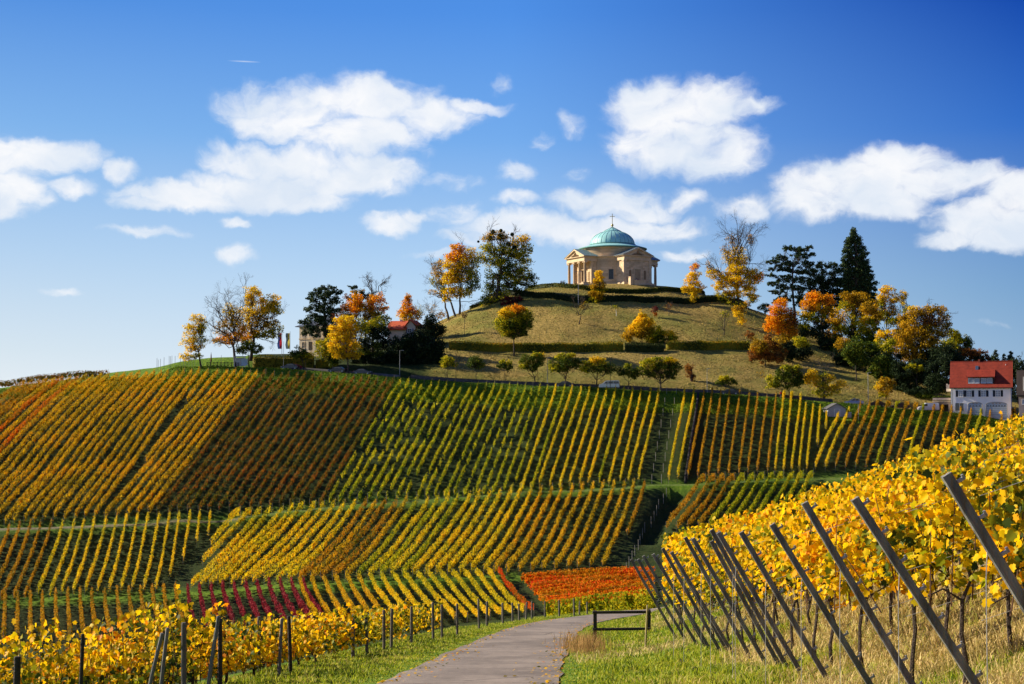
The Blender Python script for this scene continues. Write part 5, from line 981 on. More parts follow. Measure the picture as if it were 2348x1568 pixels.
for i, (bx_, d_, lbs, m, lab) in enumerate([
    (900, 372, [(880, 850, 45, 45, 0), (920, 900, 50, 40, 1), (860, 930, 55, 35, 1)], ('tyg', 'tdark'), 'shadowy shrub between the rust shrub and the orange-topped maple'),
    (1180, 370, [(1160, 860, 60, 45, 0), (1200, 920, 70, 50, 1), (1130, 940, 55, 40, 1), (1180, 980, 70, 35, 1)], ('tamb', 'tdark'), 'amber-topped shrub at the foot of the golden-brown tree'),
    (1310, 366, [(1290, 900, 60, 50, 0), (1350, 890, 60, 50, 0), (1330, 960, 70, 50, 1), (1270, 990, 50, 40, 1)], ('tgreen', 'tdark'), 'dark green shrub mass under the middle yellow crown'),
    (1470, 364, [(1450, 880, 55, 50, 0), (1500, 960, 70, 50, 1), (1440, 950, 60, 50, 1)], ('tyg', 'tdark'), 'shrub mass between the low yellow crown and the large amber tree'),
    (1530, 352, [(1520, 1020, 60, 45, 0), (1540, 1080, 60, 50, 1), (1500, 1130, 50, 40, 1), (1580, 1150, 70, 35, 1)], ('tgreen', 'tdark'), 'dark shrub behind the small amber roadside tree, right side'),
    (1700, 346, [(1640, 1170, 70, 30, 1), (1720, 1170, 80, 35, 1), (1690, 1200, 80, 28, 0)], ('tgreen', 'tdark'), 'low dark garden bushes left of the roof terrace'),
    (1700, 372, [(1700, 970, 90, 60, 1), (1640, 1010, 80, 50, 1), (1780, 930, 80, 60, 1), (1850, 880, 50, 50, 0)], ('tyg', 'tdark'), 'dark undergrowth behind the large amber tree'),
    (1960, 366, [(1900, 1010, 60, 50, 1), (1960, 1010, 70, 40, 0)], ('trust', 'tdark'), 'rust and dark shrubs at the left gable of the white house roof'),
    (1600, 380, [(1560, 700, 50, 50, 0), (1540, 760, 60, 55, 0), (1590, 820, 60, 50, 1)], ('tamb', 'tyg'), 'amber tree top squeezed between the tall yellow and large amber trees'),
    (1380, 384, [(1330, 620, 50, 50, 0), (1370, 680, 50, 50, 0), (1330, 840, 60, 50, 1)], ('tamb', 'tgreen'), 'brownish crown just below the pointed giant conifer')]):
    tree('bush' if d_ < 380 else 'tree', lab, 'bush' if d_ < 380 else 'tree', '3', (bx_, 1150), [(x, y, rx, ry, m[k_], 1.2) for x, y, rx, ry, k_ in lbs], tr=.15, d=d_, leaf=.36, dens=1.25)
tree('tree', 'golden crown squeezed between the orange-topped maple and the golden-brown tree', 'tree', '3', (1100, 900), [(1095, 650, 40, 40, 'tyel', .9), (1080, 710, 50, 45, 'tamb'), (1120, 740, 50, 45, 'tyg'), (1090, 790, 55, 40, 'tamb', .9), (1130, 820, 45, 35, 'tgreen')], tr=.2, d=388, leaf=.37, dens=1.1)
tree('tree', 'small amber tree beside the road left of the white house', 'tree', '3', (1440, 1222), [(1430, 1100, 45, 25, 'tamb'), (1400, 1130, 35, 25, 'tyel', .8), (1460, 1130, 40, 28, 'tamb'), (1435, 1160, 50, 28, 'tamb', .9), (1425, 1190, 40, 20, 'tyg', .8)], tr=.12, d=342, leaf=.3)
tree('tree', 'airy yellow tree hanging over the grey shed', 'tree', '3', (1035, 1290), [(955, 1050, 35, 25, 'tyel', 1.2), (925, 1090, 30, 38, 'tyel', 1.2), (975, 1100, 40, 35, 'tyel', .8), (1030, 1090, 50, 40, 'tyg', .5), (1070, 1080, 35, 30, 'tyel', .6), (1000, 1150, 60, 38, 'tyg', .6), (1070, 1140, 60, 35, 'tyel', .6), (1140, 1120, 45, 30, 'tyel', .5), (1120, 1160, 50, 28, 'tyg', .4), (1040, 1190, 60, 28, 'tyg', .5)], tr=.22, d=338, leaf=.3, sub=1.4, bark=BARKG, bare=[(1030, 1180, 1010, 1000, .08, 3, 6), (1035, 1180, 1060, 1010, .08, 3, 6)])
tree('tree', 'small bare multi-stemmed tree on the slope below the golden tree', 'tree', '3', (374, 797), [(390, 660, 35, 22, 'tyg', .3)], tr=.15, drange=(372, 416), leaf=.28, trunk_top=25, bare=[(374, 770, 350, 690, .09, 3, 6), (374, 770, 385, 670, .09, 3, 6), (376, 770, 410, 680, .08, 3, 5), (372, 770, 350, 740, .06, 2, 4)])
tree('tree', 'little amber tree in front of the right end of the lower hedge', 'tree', '3', (553, 885), [(540, 800, 42, 28, 'trust', .5), (565, 820, 25, 22, 'tamb', .4)], tr=.11, d=366, leaf=.26)
tree('sapling', 'thin young tree with few leaves on the lower dry slope', 'tree', '3', (626, 1116), [(625, 1060, 32, 28, 'tamb', .12)], tr=.06, drange=(346, 370), bark=BARKG, leaf=.22, bare=[(626, 1090, 622, 1040, .03, 2, 5)])
for i, (x, y, w, lab) in enumerate([(2160, 900, 28, 'spiky dark fir on the far right skyline, left one'), (2262, 908, 30, 'spiky dark fir on the far right skyline, right one'), (2215, 930, 26, 'short dark fir between the two spiky firs')]):
    tree('conifer', lab, 'conifer', '3', (x, 1200), [(x, y + 10, w * .35, 18, 'needle'), (x, y + 35, w * .8, 20, 'needle', .8), (x, y + 60, w * 1.2, 22, 'needle', .9), (x, y + 95, w * 1.5, 28, 'tdark'), (x, y + 140, w * 1.7, 35, 'tdark')], tr=.2, d=358 + 4 * i, leaf=.36)
tree('tree', 'dark half-bare trees behind the neighbouring house at the right edge', 'tree', '3', (2310, 1200), [(2300, 1000, 50, 50, 'tdark', .8), (2340, 1050, 45, 50, 'tdark'), (2290, 1080, 55, 60, 'tdark'), (2270, 1160, 45, 60, 'tdark', 1.2), (2262, 1050, 30, 50, 'tdark', 1.2)], tr=.2, d=352, leaf=.36, bare=[(2310, 1050, 2320, 950, .08, 3, 6)])

# ------------------------------------------------------------------ hedges
def hedge(name, label, px, h, w, mat, d=None, rng_=(320, 430), group=None, wav=.12, base=None, cat='hedge'):
    if base is None: line = np.array([hit(X, Y, *rng_) if d is None else np.array([P(X, Y, d).x, d, 0]) for X, Y in px])
    else: line = base
    seg = np.hypot(*np.diff(line[:, :2], axis=0).T); S = np.concatenate([[0], np.cumsum(seg)]); L_ = S[-1]
    f = lambda s: (np.interp(s, S, line[:, 0]), np.interp(s, S, line[:, 1]))
    n = int(L_ * (h * 2 + w * 1.5) * 16); s = rng.uniform(0, L_, n); q = rng.uniform(0, 1, n); x, y = f(s); x2_, y2_ = f(s + .5); dx, dy = x2_ - x, y2_ - y; m = np.hypot(dx, dy); m[m < 1e-6] = 1; nx_, ny_ = -dy / m, dx / m
    peri = q * (2 * h + w); side = np.where(peri < h, -1, np.where(peri > h + w, 1, 0)); hh = h * (1 + wav * (vnoise(s, s * 0, 2.2) - .5) * 2)
    z = np.where(side == -1, peri / h * hh, np.where(side == 1, (2 * h + w - peri) / h * hh, hh)); o = np.where(side == 0, (peri - h) - w / 2, side * w / 2) + rng.normal(0, .07, n)
    X_ = x + nx_ * o; Y_ = y + ny_ * o; V, F = leaf_quads(np.stack([X_, Y_, Hgrid(X_, Y_) + z], 1), rng.uniform(.22, .42, n))
    # solid inner bush
    ks = np.arange(0, L_ + 1, 1.0); cx_, cy_ = f(ks); ex, ey = f(ks + .5); dx, dy = ex - cx_, ey - cy_; m = np.hypot(dx, dy); dx = np.where(m < 1e-6, 1, dx / np.maximum(m, 1e-6)); dy = np.where(m < 1e-6, 0, dy / np.maximum(m, 1e-6))
    rows_ = []
    for oo, zz in ((-.42, -.1), (-.42, .88), (.42, .88), (.42, -.1)):
        X_ = cx_ - dy * oo * w; Y_ = cy_ + dx * oo * w; rows_.append(np.stack([X_, Y_, Hgrid(X_, Y_) + zz * h], 1))
    n0 = len(V); kk = len(ks); CV = np.concatenate(rows_); CF = []
    for r_ in range(3): a = n0 + r_ * kk + np.arange(kk - 1); CF.append(np.stack([a, a + 1, a + 1 + kk, a + kk], 1))
    for e_ in (0, kk - 1): CF.append(np.array([[n0 + e_, n0 + kk + e_, n0 + 2 * kk + e_, n0 + 3 * kk + e_]]))
    loc = (float(line[0][0]), float(line[0][1]), H(line[0][0], line[0][1]))
    o = np_mesh(name, np.concatenate([V, CV]), np.concatenate([F] + CF), [LM[mat]], loc=loc); tag(o, label, cat, group); return o
f2p = lambda L_: [(x * .2924 + 978, y * .2924 + 458.5) for x, y in L_]
f3p = lambda L_: [(x * .3489 + 1528.3, y * .3489 + 489) for x, y in L_]
ang = lambda r, a0, a1, n=26: np.array([[CH.x + r * math.cos(R(a)), CH.y + r * math.sin(R(a)), 0] for a in np.linspace(a0, a1, n)])
hedge('hedge', 'upper trimmed hedge ringing the chapel terrace', None, 1.35, .9, 'hedge', base=ang(28.5, 160, 395, 50))
hedge('hedge', 'dark lower ring hedge on the slope just below the chapel terrace', None, 1.7, 1.1, 'hedged', base=ang(41.5, 196, 350, 50))
hedge('hedge', 'long trimmed yellow-green hedge across the lower slope, left part', f2p([(178, 1172), (400, 1178), (700, 1184), (1000, 1184), (1300, 1184), (1540, 1182)]), 2.1, 1.4, 'hedgey', rng_=(352, 400), wav=.05)
hedge('hedge', 'dark block of the long lower hedge between its yellow-green parts', f2p([(1555, 1184), (1700, 1186), (1860, 1186)]), 1.9, 1.6, 'hedged', rng_=(352, 400), wav=.05)
hedge('hedge', 'right part of the long lower hedge, from the dark block to the rust shrub', f2p([(1875, 1170), (2000, 1172), (2200, 1174)]) + f3p([(200, 890), (545, 892)]), 2.1, 1.3, 'hedgey', rng_=(352, 400), wav=.05)
f1p = lambda L_: [(x * .2864 + 366.8, y * .2864 + 611.3) for x, y in L_]
def worldline(px, d): return np.array([[P(X, Y, d).x, d, 0] for X, Y in px])
hedge('hedge', 'tall autumn-coloured hedge along the plateau below the villa', None, 2.9, 1.6, 'hedge', base=worldline(f1p([(745, 785), (900, 785), (1060, 785), (1230, 790)]), 353))
hedge('hedge', 'yellowish round-topped hedge piece beside the red-roofed house path', None, 1.8, 1.5, 'hedgey', base=worldline(f1p([(1250, 790), (1420, 800)]), 354))
hedge('hedge', 'dark low hedge on the left shoulder, between the orange tree and wine-red bush', f2p([(335, 845), (430, 825), (560, 800)]), 1.2, 1.0, 'hedged', rng_=(395, 430))

# ------------------------------------------------------------------ stone and building materials
def blockmat(name, cols, bw=1.0, bh=.42, mortar=.012, mc=(.2, .15, .09), rough=.9, bump=.3):
    m, nt = newmat(name); N = nt.nodes.new; L = nt.links.new
    out = N('ShaderNodeOutputMaterial'); b = N('ShaderNodeBsdfPrincipled'); L(b.outputs[0], out.inputs[0]); b.inputs['Roughness'].default_value = rough; b.inputs['Specular IOR Level'].default_value = .15
    tc = N('ShaderNodeTexCoord'); sp = N('ShaderNodeSeparateXYZ'); L(tc.outputs['Object'], sp.inputs[0])
    ad = N('ShaderNodeMath'); ad.operation = 'ADD'; L(sp.outputs[0], ad.inputs[0]); L(sp.outputs[1], ad.inputs[1])
    cb = N('ShaderNodeCombineXYZ'); L(ad.outputs[0], cb.inputs[0]); L(sp.outputs[2], cb.inputs[1])
    br = N('ShaderNodeTexBrick'); L(cb.outputs[0], br.inputs[0]); br.inputs['Scale'].default_value = 1; br.inputs['Brick Width'].default_value = bw; br.inputs['Row Height'].default_value = bh
    br.inputs['Mortar Size'].default_value = mortar; br.inputs['Color1'].default_value = (0, 0, 0, 1); br.inputs['Color2'].default_value = (1, 1, 1, 1); br.inputs['Mortar'].default_value = (.5, .5, .5, 1); br.inputs['Bias'].default_value = 0
    no = N('ShaderNodeTexNoise'); no.inputs['Scale'].default_value = .55; no.inputs['Detail'].default_value = 7; no.inputs['Roughness'].default_value = .65; L(tc.outputs['Object'], no.inputs['Vector'])
    mx = N('ShaderNodeMix'); mx.data_type = 'FLOAT'; mx.inputs[0].default_value = .62; L(br.outputs[0], mx.inputs[2]); L(no.outputs[0], mx.inputs[3])
    cr = N('ShaderNodeValToRGB'); L(mx.outputs[0], cr.inputs[0]); e = cr.color_ramp.elements
    while len(e) < len(cols): e.new(.5)
    for i, c in enumerate(cols): e[i].position = .2 + .6 * i / (len(cols) - 1); e[i].color = (*c, 1)
    m2 = N('ShaderNodeMix'); m2.data_type = 'RGBA'; mf = N('ShaderNodeMath'); mf.operation = 'MULTIPLY'; mf.inputs[1].default_value = .45; L(br.outputs[1], mf.inputs[0]); L(mf.outputs[0], m2.inputs[0]); L(cr.outputs[0], m2.inputs[6]); m2.inputs[7].default_value = (*mc, 1)
    L(m2.outputs[2], b.inputs['Base Color'])
    n2 = N('ShaderNodeTexNoise'); n2.inputs['Scale'].default_value = 6; n2.inputs['Detail'].default_value = 5; L(tc.outputs['Object'], n2.inputs['Vector'])
    bp = N('ShaderNodeBump'); bp.inputs['Strength'].default_value = bump; bp.inputs['Distance'].default_value = .05; L(n2.outputs[0], bp.inputs['Height']); L(bp.outputs[0], b.inputs['Normal'])
    return m
STONE = blockmat('sandstone', [(.37, .27, .16), (.52, .385, .235), (.64, .48, .30), (.72, .56, .37)], 1.3, .5)
STONED = solid('sandstone_trim', (.70, .53, .335), .9, var=.15, scale=1.2, bump=.3)
STONEC = solid('sandstone_column', (.52, .37, .22), .9, var=.22, scale=1.0, bump=.3)
RELIEF = solid('sandstone_relief', (.42, .28, .14), .9, var=.3, scale=3, bump=.9)
DRYST = blockmat('field_stone', [(.05, .042, .034), (.09, .075, .06), (.14, .115, .09)], .5, .28, .02, (.02, .018, .015))
COPPER = solid('copper_patina', (.34, .62, .60), .5, var=.12, scale=.9, bump=.1, col2=(.20, .46, .46), spec=.4)
COPPERR = solid('copper_seam', (.10, .26, .23), .6, var=.2, scale=2)
COPPERB = solid('copper_rim', (.13, .33, .27), .6, var=.25, scale=1.5)
ZINC = solid('zinc_roof', (.25, .29, .31), .5, metal=.2, var=.15, scale=.8, stretch=(1, 6, 1))
GOLD = solid('gilded_metal', (.60, .42, .16), .35, metal=.6, var=.1)

# ------------------------------------------------------------------ the chapel
def chapel():
    e = empty('chapel', (CH.x, CH.y, CH.z - .15), 'round sandstone chapel with green copper dome and columned porticos on the hilltop', 'chapel', rz=R(30))
    # stylobate
    mb = MB(); mb.lathe([(0, 0), (11.6, -.6), (11.6, .45), (11.2, .45), (11.2, .75), (0, .75)], 48)
    mb.build('podium', STONED, e)
    for a in range(4):
        M_ = Matrix.Rotation(R(90 * a), 4, 'Z'); MB().box(-5.9, 5.9, -15.0, -9.5, -1.2, .40).box(-5.6, 5.6, -14.6, -9.5, .40, .76).xf(M_).build('podium', STONED, e)
    # rotunda
    MB().lathe([(10.3, .75), (10.3, 8.9)], 64).build('rotunda_wall', STONE, e, smooth=True)
    MB().lathe([(10.3, 8.5), (10.45, 8.52), (10.45, 8.85), (10.75, 9.05), (10.9, 9.3), (10.9, 9.5), (9.9, 9.6), (9.9, 9.55)], 64).build('cornice', STONED, e)
    MB().lathe([(9.9, 9.5), (9.95, 12.1), (10.25, 12.3)], 64).build('drum', STONE, e, smooth=True)
    MB().lathe([(9.9, 12.25), (10.85, 12.32), (10.95, 12.42), (10.95, 12.62), (10.7, 12.70)], 64).build('eave', COPPERB, e)
    MB().lathe([(10.7, 12.69), (7.3, 13.75), (7.3, 13.95), (7.05, 13.98)], 64).build('lower_roof', COPPER, e)
    MB().lathe([(7.28, 13.74), (7.42, 13.8), (7.42, 13.98), (7.2, 14.05)], 64).build('dome_ring', COPPERR, e)
    prof = []
    for t in np.linspace(0, 1, 14):
        a = t * R(69); prof.append((7.05 * math.cos(a) ** .92, 13.98 + 4.45 * math.sin(a)))
    rt_, zt_ = prof[-1]
    MB().lathe(prof, 72).build('dome', COPPER, e, smooth=True)
    MB().lathe([(rt_ + .02, zt_ - .05), (rt_ + .2, zt_ + .0), (rt_ + .2, zt_ + .14), (.16, zt_ + 1.55), (0, zt_ + 1.6)], 36).build('dome_cap', COPPER, e)
    for k in range(28):
        a = 2 * math.pi * k / 28; mb = MB(); mb.tube([((r_ + .02) * math.cos(a), (r_ + .02) * math.sin(a), z_) for r_, z_ in prof], .055, 4); mb.build('dome_rib', COPPERR, e)
    for k in range(12):
        a = 2 * math.pi * k / 12; MB().tube([((rt_ + .2) * math.cos(a), (rt_ + .2) * math.sin(a), zt_ + .17), (.17 * math.cos(a), .17 * math.sin(a), zt_ + 1.58)], .035, 4).build('cap_rib', COPPERR, e)
    zb = zt_ + 1.55
    MB().lathe([(.0, zb), (.25, zb + .02), (.15, zb + .2), (.33, zb + .36), (.42, zb + .62), (.33, zb + .88), (.10, zb + 1.02), (0, zb + 1.04)], 16).build('finial', GOLD, e, smooth=True)
    c = empty('cross', (0, 0, 0)); c.parent = e
    MB().box(-.09, .09, -.09, .09, zb + .95, zb + 4.3).build('upright', GOLD, c)
    MB().box(-.80, .80, -.093, .093, zb + 3.35, zb + 3.5).build('crossbar', GOLD, c); c.rotation_euler = (0, 0, R(-30))
    # arms
    zc, ze = 7.75, 9.05            # column top, cornice
    for a, kind in ((0, 'blind'), (-90, 'portico'), (90, 'portico'), (180, 'portico')):
        M_ = Matrix.Rotation(R(a), 4, 'Z'); g = empty('portico' if kind == 'portico' else 'transept', (0, 0, 0)); g.parent = e
        B = lambda nm, mb, mat, **k: mb.xf(M_).build(nm, mat, g, **k)
        yo = -14.0
        # entablature: architrave, frieze, cornice
        B('entablature', MB().box(-5.15, 5.15, yo, -9.3, zc, zc + .55).box(-5.08, 5.08, yo + .06, -9.3, zc + .552, ze - .15).box(-5.3, 5.3, yo - .15, -9.3, ze - .148, ze).box(-5.6, 5.6, yo - .45, -9.2, ze + .002, ze + .22), STONED)
        apex = 11.75; t0 = ze + .24
        B('pediment', MB().prism([(-5.2, t0), (5.2, t0), (0, apex - .35)], 'y', yo - .02, yo + .5), STONE)
        # raking cornice
        for s_ in (-1, 1):
            B('raking_cornice', MB().prism([(s_ * 5.75, t0 - .02), (s_ * 5.2, t0 - .02), (0, apex - .42), (0, apex + .02)], 'y', yo - .48, yo + .1), STONED)
        # relief in the tympanum
        mb = MB()
        for q in range(9):
            xx = (q - 4) * .48; hh = .8 * (1 - abs(q - 4) / 5.2) + .25; mb.tube([(xx, yo - .08, t0 + .1), (xx + .05, yo - .16, t0 + hh * .55), (xx - .03, yo - .1, t0 + hh)], [.16, .19, .09], 6)
        mb.lathe([(0, t0 + .55), (.42, t0 + .6), (.5, t0 + .9), (.3, t0 + 1.35), (0, t0 + 1.42)], 10, c=(0, yo - .05)); B('relief', mb, RELIEF)
        # gable roof back to the drum
        rf = MB()
        for s_ in (-1, 1): rf.prism([(0, apex + .03), (0, apex + .13), (s_ * 5.85, t0 + .06), (s_ * 5.85, t0 - .01)], 'y', yo - .55, -9.0)
        ro = B('roof', rf, ZINC)
        sm = MB()
        for s_ in (-1, 1):
            for q in np.arange(yo - .3, -9.2, .6): sm.tube([(0, q, apex + .14), (s_ * 5.85, q, t0 + .07)], .03, 4)
        so_ = sm.xf(M_).build('seams', COPPERR, ro); so_['kind'] = 'stuff'
        if kind == 'blind':
            B('wall', MB().box(-4.75, 4.75, yo + .25, -9.3, .76, zc - .002), STONE)
            for x_ in (-4.75, 4.75):
                B('pilaster', MB().box(x_ - .5, x_ + .5, yo + .06, yo + 1.0, .76, zc - .45).box(x_ - .6, x_ + .6, yo - .0, yo + 1.06, .77, 1.15).box(x_ - .62, x_ + .62, yo - .02, yo + 1.1, zc - .448, zc - .004), STONED)
            yf = yo + .25
            for x_ in (-2.75, 2.75):       # arched niches with frame
                arch = [(x_ + .46 * math.cos(t), 4.35 + .46 * math.sin(t)) for t in np.linspace(0, math.pi, 10)]
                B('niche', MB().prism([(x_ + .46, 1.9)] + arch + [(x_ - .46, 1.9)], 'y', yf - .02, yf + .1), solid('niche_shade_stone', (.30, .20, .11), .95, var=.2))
                fr = MB()
                for k in range(len(arch) - 1): fr.tube([(arch[k][0], yf - .03, arch[k][1]), (arch[k + 1][0], yf - .03, arch[k + 1][1])], .07, 4)
                fr.box(x_ - .53, x_ - .44, yf - .08, yf, 1.85, 4.36).box(x_ + .44, x_ + .53, yf - .08, yf, 1.85, 4.36).box(x_ - .62, x_ + .62, yf - .16, yf, 1.7, 1.86); B('niche_frame', fr, STONED)
            B('tablet_frame', MB().box(-1.35, -1.1, yf - .12, yf, 1.3, 5.0).box(1.1, 1.35, yf - .12, yf, 1.3, 5.0).box(-1.45, 1.45, yf - .2, yf, 5.003, 5.3).box(-1.35, 1.35, yf - .14, yf, 1.1, 1.297), STONED)
            tb = B('tablet', MB().box(-1.09, 1.09, yf - .06, yf, 1.31, 4.99), STONEC)
            ln = MB()
            for q in range(7):
                z_ = 4.55 - q * .42; w_ = (.75, .9, .8, .9, .7, .85, .55)[q]; ln.box(-w_, w_, yf - .075, yf - .055, z_ - .035, z_ + .035)
            B('inscription_lines', ln, RELIEF)
            B('string_course', MB().box(-4.2, 4.2, yf - .08, yf, 6.1, 6.3), STONED)
        else:
            for x_ in (-4.55, -1.52, 1.52, 4.55):
                yc = yo + .62; g2 = empty('column', (0, 0, 0)); g2.parent = g
                sh = MB().lathe([(.50, 1.08), (.50, 1.14), (.43, 1.25), (.43, 3.5), (.37, zc - .62), (.40, zc - .55)], 18, c=(x_, yc)); sh.xf(M_).build('shaft', STONEC, g2, smooth=True)
                MB().box(x_ - .62, x_ + .62, yc - .62, yc + .62, .765, .92).lathe([(.0, .92), (.58, .93), (.60, 1.0), (.50, 1.08), (0, 1.08)], 18, c=(x_, yc)).xf(M_).build('base', STONED, g2)
                cp = MB().box(x_ - .55, x_ + .55, yc - .52, yc + .52, zc - .2, zc - .003)
                for sx in (-1, 1):
                    for k in range(1): cp.tube([(x_ + sx * .48, yc - .5, zc - .38), (x_ + sx * .48, yc + .5, zc - .38)], .19, 10)
                cp.box(x_ - .45, x_ + .45, yc - .42, yc + .42, zc - .42, zc - .203); cp.xf(M_).build('capital', STONED, g2)
            B('back_wall', MB().box(-4.75, -1.2, -10.9, -9.3, .76, zc - .003).box(1.2, 4.75, -10.9, -9.3, .76, zc - .003).box(-1.2, 1.2, -10.9, -9.3, 5.4, zc - .003), STONE)
            B('door', MB().box(-1.2, 1.2, -10.45, -10.3, .76, 5.4), WOODD)
            B('door_frame', MB().box(-1.5, -1.2, -11.0, -10.85, .76, 5.4).box(1.2, 1.5, -11.0, -10.85, .76, 5.4).box(-1.65, 1.65, -11.06, -10.85, 5.402, 5.85), STONED)
            for x_ in (-4.55, 4.55):
                B('anta', MB().box(x_ - .42, x_ + .42, -11.3, -10.7, .765, zc - .4).box(x_ - .5, x_ + .5, -11.38, -10.68, zc - .398, zc - .004), STONED)
            for x_ in (-2.9, 2.9): B('niche', MB().box(x_ - .55, x_ + .55, -10.93, -10.8, 1.8, 4.6), RELIEF)
    # windows between the arms
    for a in (-45, 45, 135, 225):
        M_ = Matrix.Rotation(R(a), 4, 'Z')
        w = empty('window', (0, 0, 0)); w.parent = e
        x0 = 1.55 if a == -45 else 0
        MB().box(x0 - .78, x0 + .78, -10.32, -10.05, 2.1, 5.2).xf(M_).build('pane', solid('dark_window', (.045, .06, .07), .3, var=.2, scale=1), w)
        MB().box(x0 - .95, x0 - .78, -10.42, -10.0, 2.0, 5.3).box(x0 + .78, x0 + .95, -10.42, -10.0, 2.0, 5.3).box(x0 - 1.0, x0 + 1.0, -10.48, -10.0, 5.303, 5.5).box(x0 - 1.0, x0 + 1.0, -10.48, -10.0, 1.85, 1.997).xf(M_).build('frame', STONED, w)
        MB().box(x0 - .03, x0 + .03, -10.36, -10.3, 2.1, 5.2).box(x0 - .78, x0 + .78, -10.355, -10.3, 3.6, 3.66).xf(M_).build('glazing_bar', DARKM, w)
    return e
chapel()
def at_ch(lx, ly):   # chapel-local ground point
    a = R(30); return (CH.x + lx * math.cos(a) - ly * math.sin(a), CH.y + lx * math.sin(a) + ly * math.cos(a))
for (lx, ly, w, h, lab) in [(-1.6, -17.2, 1.9, 1.3, 'low stone block in front of the chapel\'s blind wall'), (-4.3, -16.4, .55, 2.4, 'narrow stone pedestal left of the low stone block'), (-17, -10.5, 1.2, .9, 'stone bench block on the terrace left of the chapel')]:
    x_, y_ = at_ch(lx, ly); o = MB().box(-w, w, -.6, .6, -.6, h - .2).box(-w - .08, w + .08, -.68, .68, h - .198, h).build('stone_block', STONED); o.location = (x_, y_, H(x_, y_)); o.rotation_euler = (0, 0, R(30)); tag(o, lab, 'stone block')

# ------------------------------------------------------------------ houses
def tilemat(name, c1, c2, wx=.24):
    m, nt = newmat(name); N = nt.nodes.new; L = nt.links.new
    out = N('ShaderNodeOutputMaterial'); b = N('ShaderNodeBsdfPrincipled'); L(b.outputs[0], out.inputs[0]); b.inputs['Roughness'].default_value = .75; b.inputs['Specular IOR Level'].default_value = .2
    tc = N('ShaderNodeTexCoord'); w = N('ShaderNodeTexWave'); w.inputs['Scale'].default_value = 1 / wx * .314; w.bands_direction = 'X'; L(tc.outputs['Object'], w.inputs[0])
    w2 = N('ShaderNodeTexWave'); w2.inputs['Scale'].default_value = 1 / .33 * .314; w2.bands_direction = 'Z'; w2.wave_profile = 'SAW'; L(tc.outputs['Object'], w2.inputs[0])
    no = N('ShaderNodeTexNoise'); no.inputs['Scale'].default_value = 1.5; no.inputs['Detail'].default_value = 6; L(tc.outputs['Object'], no.inputs[0])
    a = N('ShaderNodeMath'); a.operation = 'MULTIPLY_ADD'; L(w.outputs[1], a.inputs[0]); a.inputs[1].default_value = .55; L(no.outputs[0], a.inputs[2])
    cr = N('ShaderNodeValToRGB'); L(a.outputs[0], cr.inputs[0]); cr.color_ramp.elements[0].position = .35; cr.color_ramp.elements[0].color = (*c2, 1); cr.color_ramp.elements[1].position = .85; cr.color_ramp.elements[1].color = (*c1, 1)
    L(cr.outputs[0], b.inputs['Base Color'])
    s = N('ShaderNodeMath'); s.operation = 'ADD'; L(w.outputs[1], s.inputs[0]); L(w2.outputs[1], s.inputs[1])
    bp = N('ShaderNodeBump'); bp.inputs['Strength'].default_value = .8; bp.inputs['Distance'].default_value = .06; L(s.outputs[0], bp.inputs['Height']); L(bp.outputs[0], b.inputs['Normal'])
    return m
TILER = tilemat('red_roof_tiles', (.28, .034, .014), (.11, .012, .007)); TILEO = tilemat('orange_roof_tiles', (.60, .12, .04), (.38, .06, .025)); TILED = tilemat('dark_roof_tiles', (.05, .035, .03), (.025, .018, .016))
PLW = solid('white_render', (.86, .86, .84), .9, var=.05, scale=.7, bump=.08); PLC = solid('cream_render', (.72, .60, .44), .9, var=.08, scale=.8, bump=.1); PLP = solid('pale_pink_render', (.50, .38, .30), .9, var=.1, scale=.8)
SHUT = solid('shutter_dark', (.014, .02, .035), .6, var=.2); GAR = solid('garage_door_grey', (.34, .42, .50), .5, var=.06, scale=1); BEIGE = solid('beige_wall', (.30, .22, .16), .9, var=.15, scale=1)
CURT = solid('curtained_glass', (.34, .38, .44), .25, var=.2, scale=1.3, spec=.6); BRICKR = solid('red_brick', (.45, .12, .06), .9, var=.2, scale=4)
def window(parent, x0, x1, z0, z1, y=0, bars=(1, 1), pane=CURT, shutters=False, fr=.06, frmat=WHITE):
    w = empty('window', (0, 0, 0)); w.parent = parent
    MB().box(x0, x1, y - .03, y - .004, z0, z1).build('pane', pane, w)
    mb = MB(); mb.box(x0 - fr, x0, y - .07, y - .003, z0 - fr, z1 + fr).box(x1, x1 + fr, y - .07, y - .003, z0 - fr, z1 + fr).box(x0, x1, y - .07, y - .003, z1, z1 + fr).box(x0, x1, y - .07, y - .003, z0 - fr, z0)
    for i in range(bars[0]): x = x0 + (x1 - x0) * (i + 1) / (bars[0] + 1); mb.box(x - .03, x + .03, y - .06, y - .031, z0, z1)
    for i in range(bars[1]): z = z0 + (z1 - z0) * (i + 1) / (bars[1] + 1); mb.box(x0, x1, y - .057, y - .031, z - .025, z + .025)
    mb.build('frame', frmat, w)
    MB().box(x0 - fr - .06, x1 + fr + .06, y - .16, y - .002, z0 - fr - .08, z0 - fr - .002).build('sill', WHITE, w)
    if shutters:
        for s_ in shutters:
            xa, xb = s_; mb = MB().box(xa, xb, y - .06, y - .003, z0 - .06, z1 + .08)
            for z in np.arange(z0, z1, .12): mb.box(xa + .05, xb - .05, y - .075, y - .058, z, z + .06)
            mb.build('shutter', SHUT, parent)
    return w
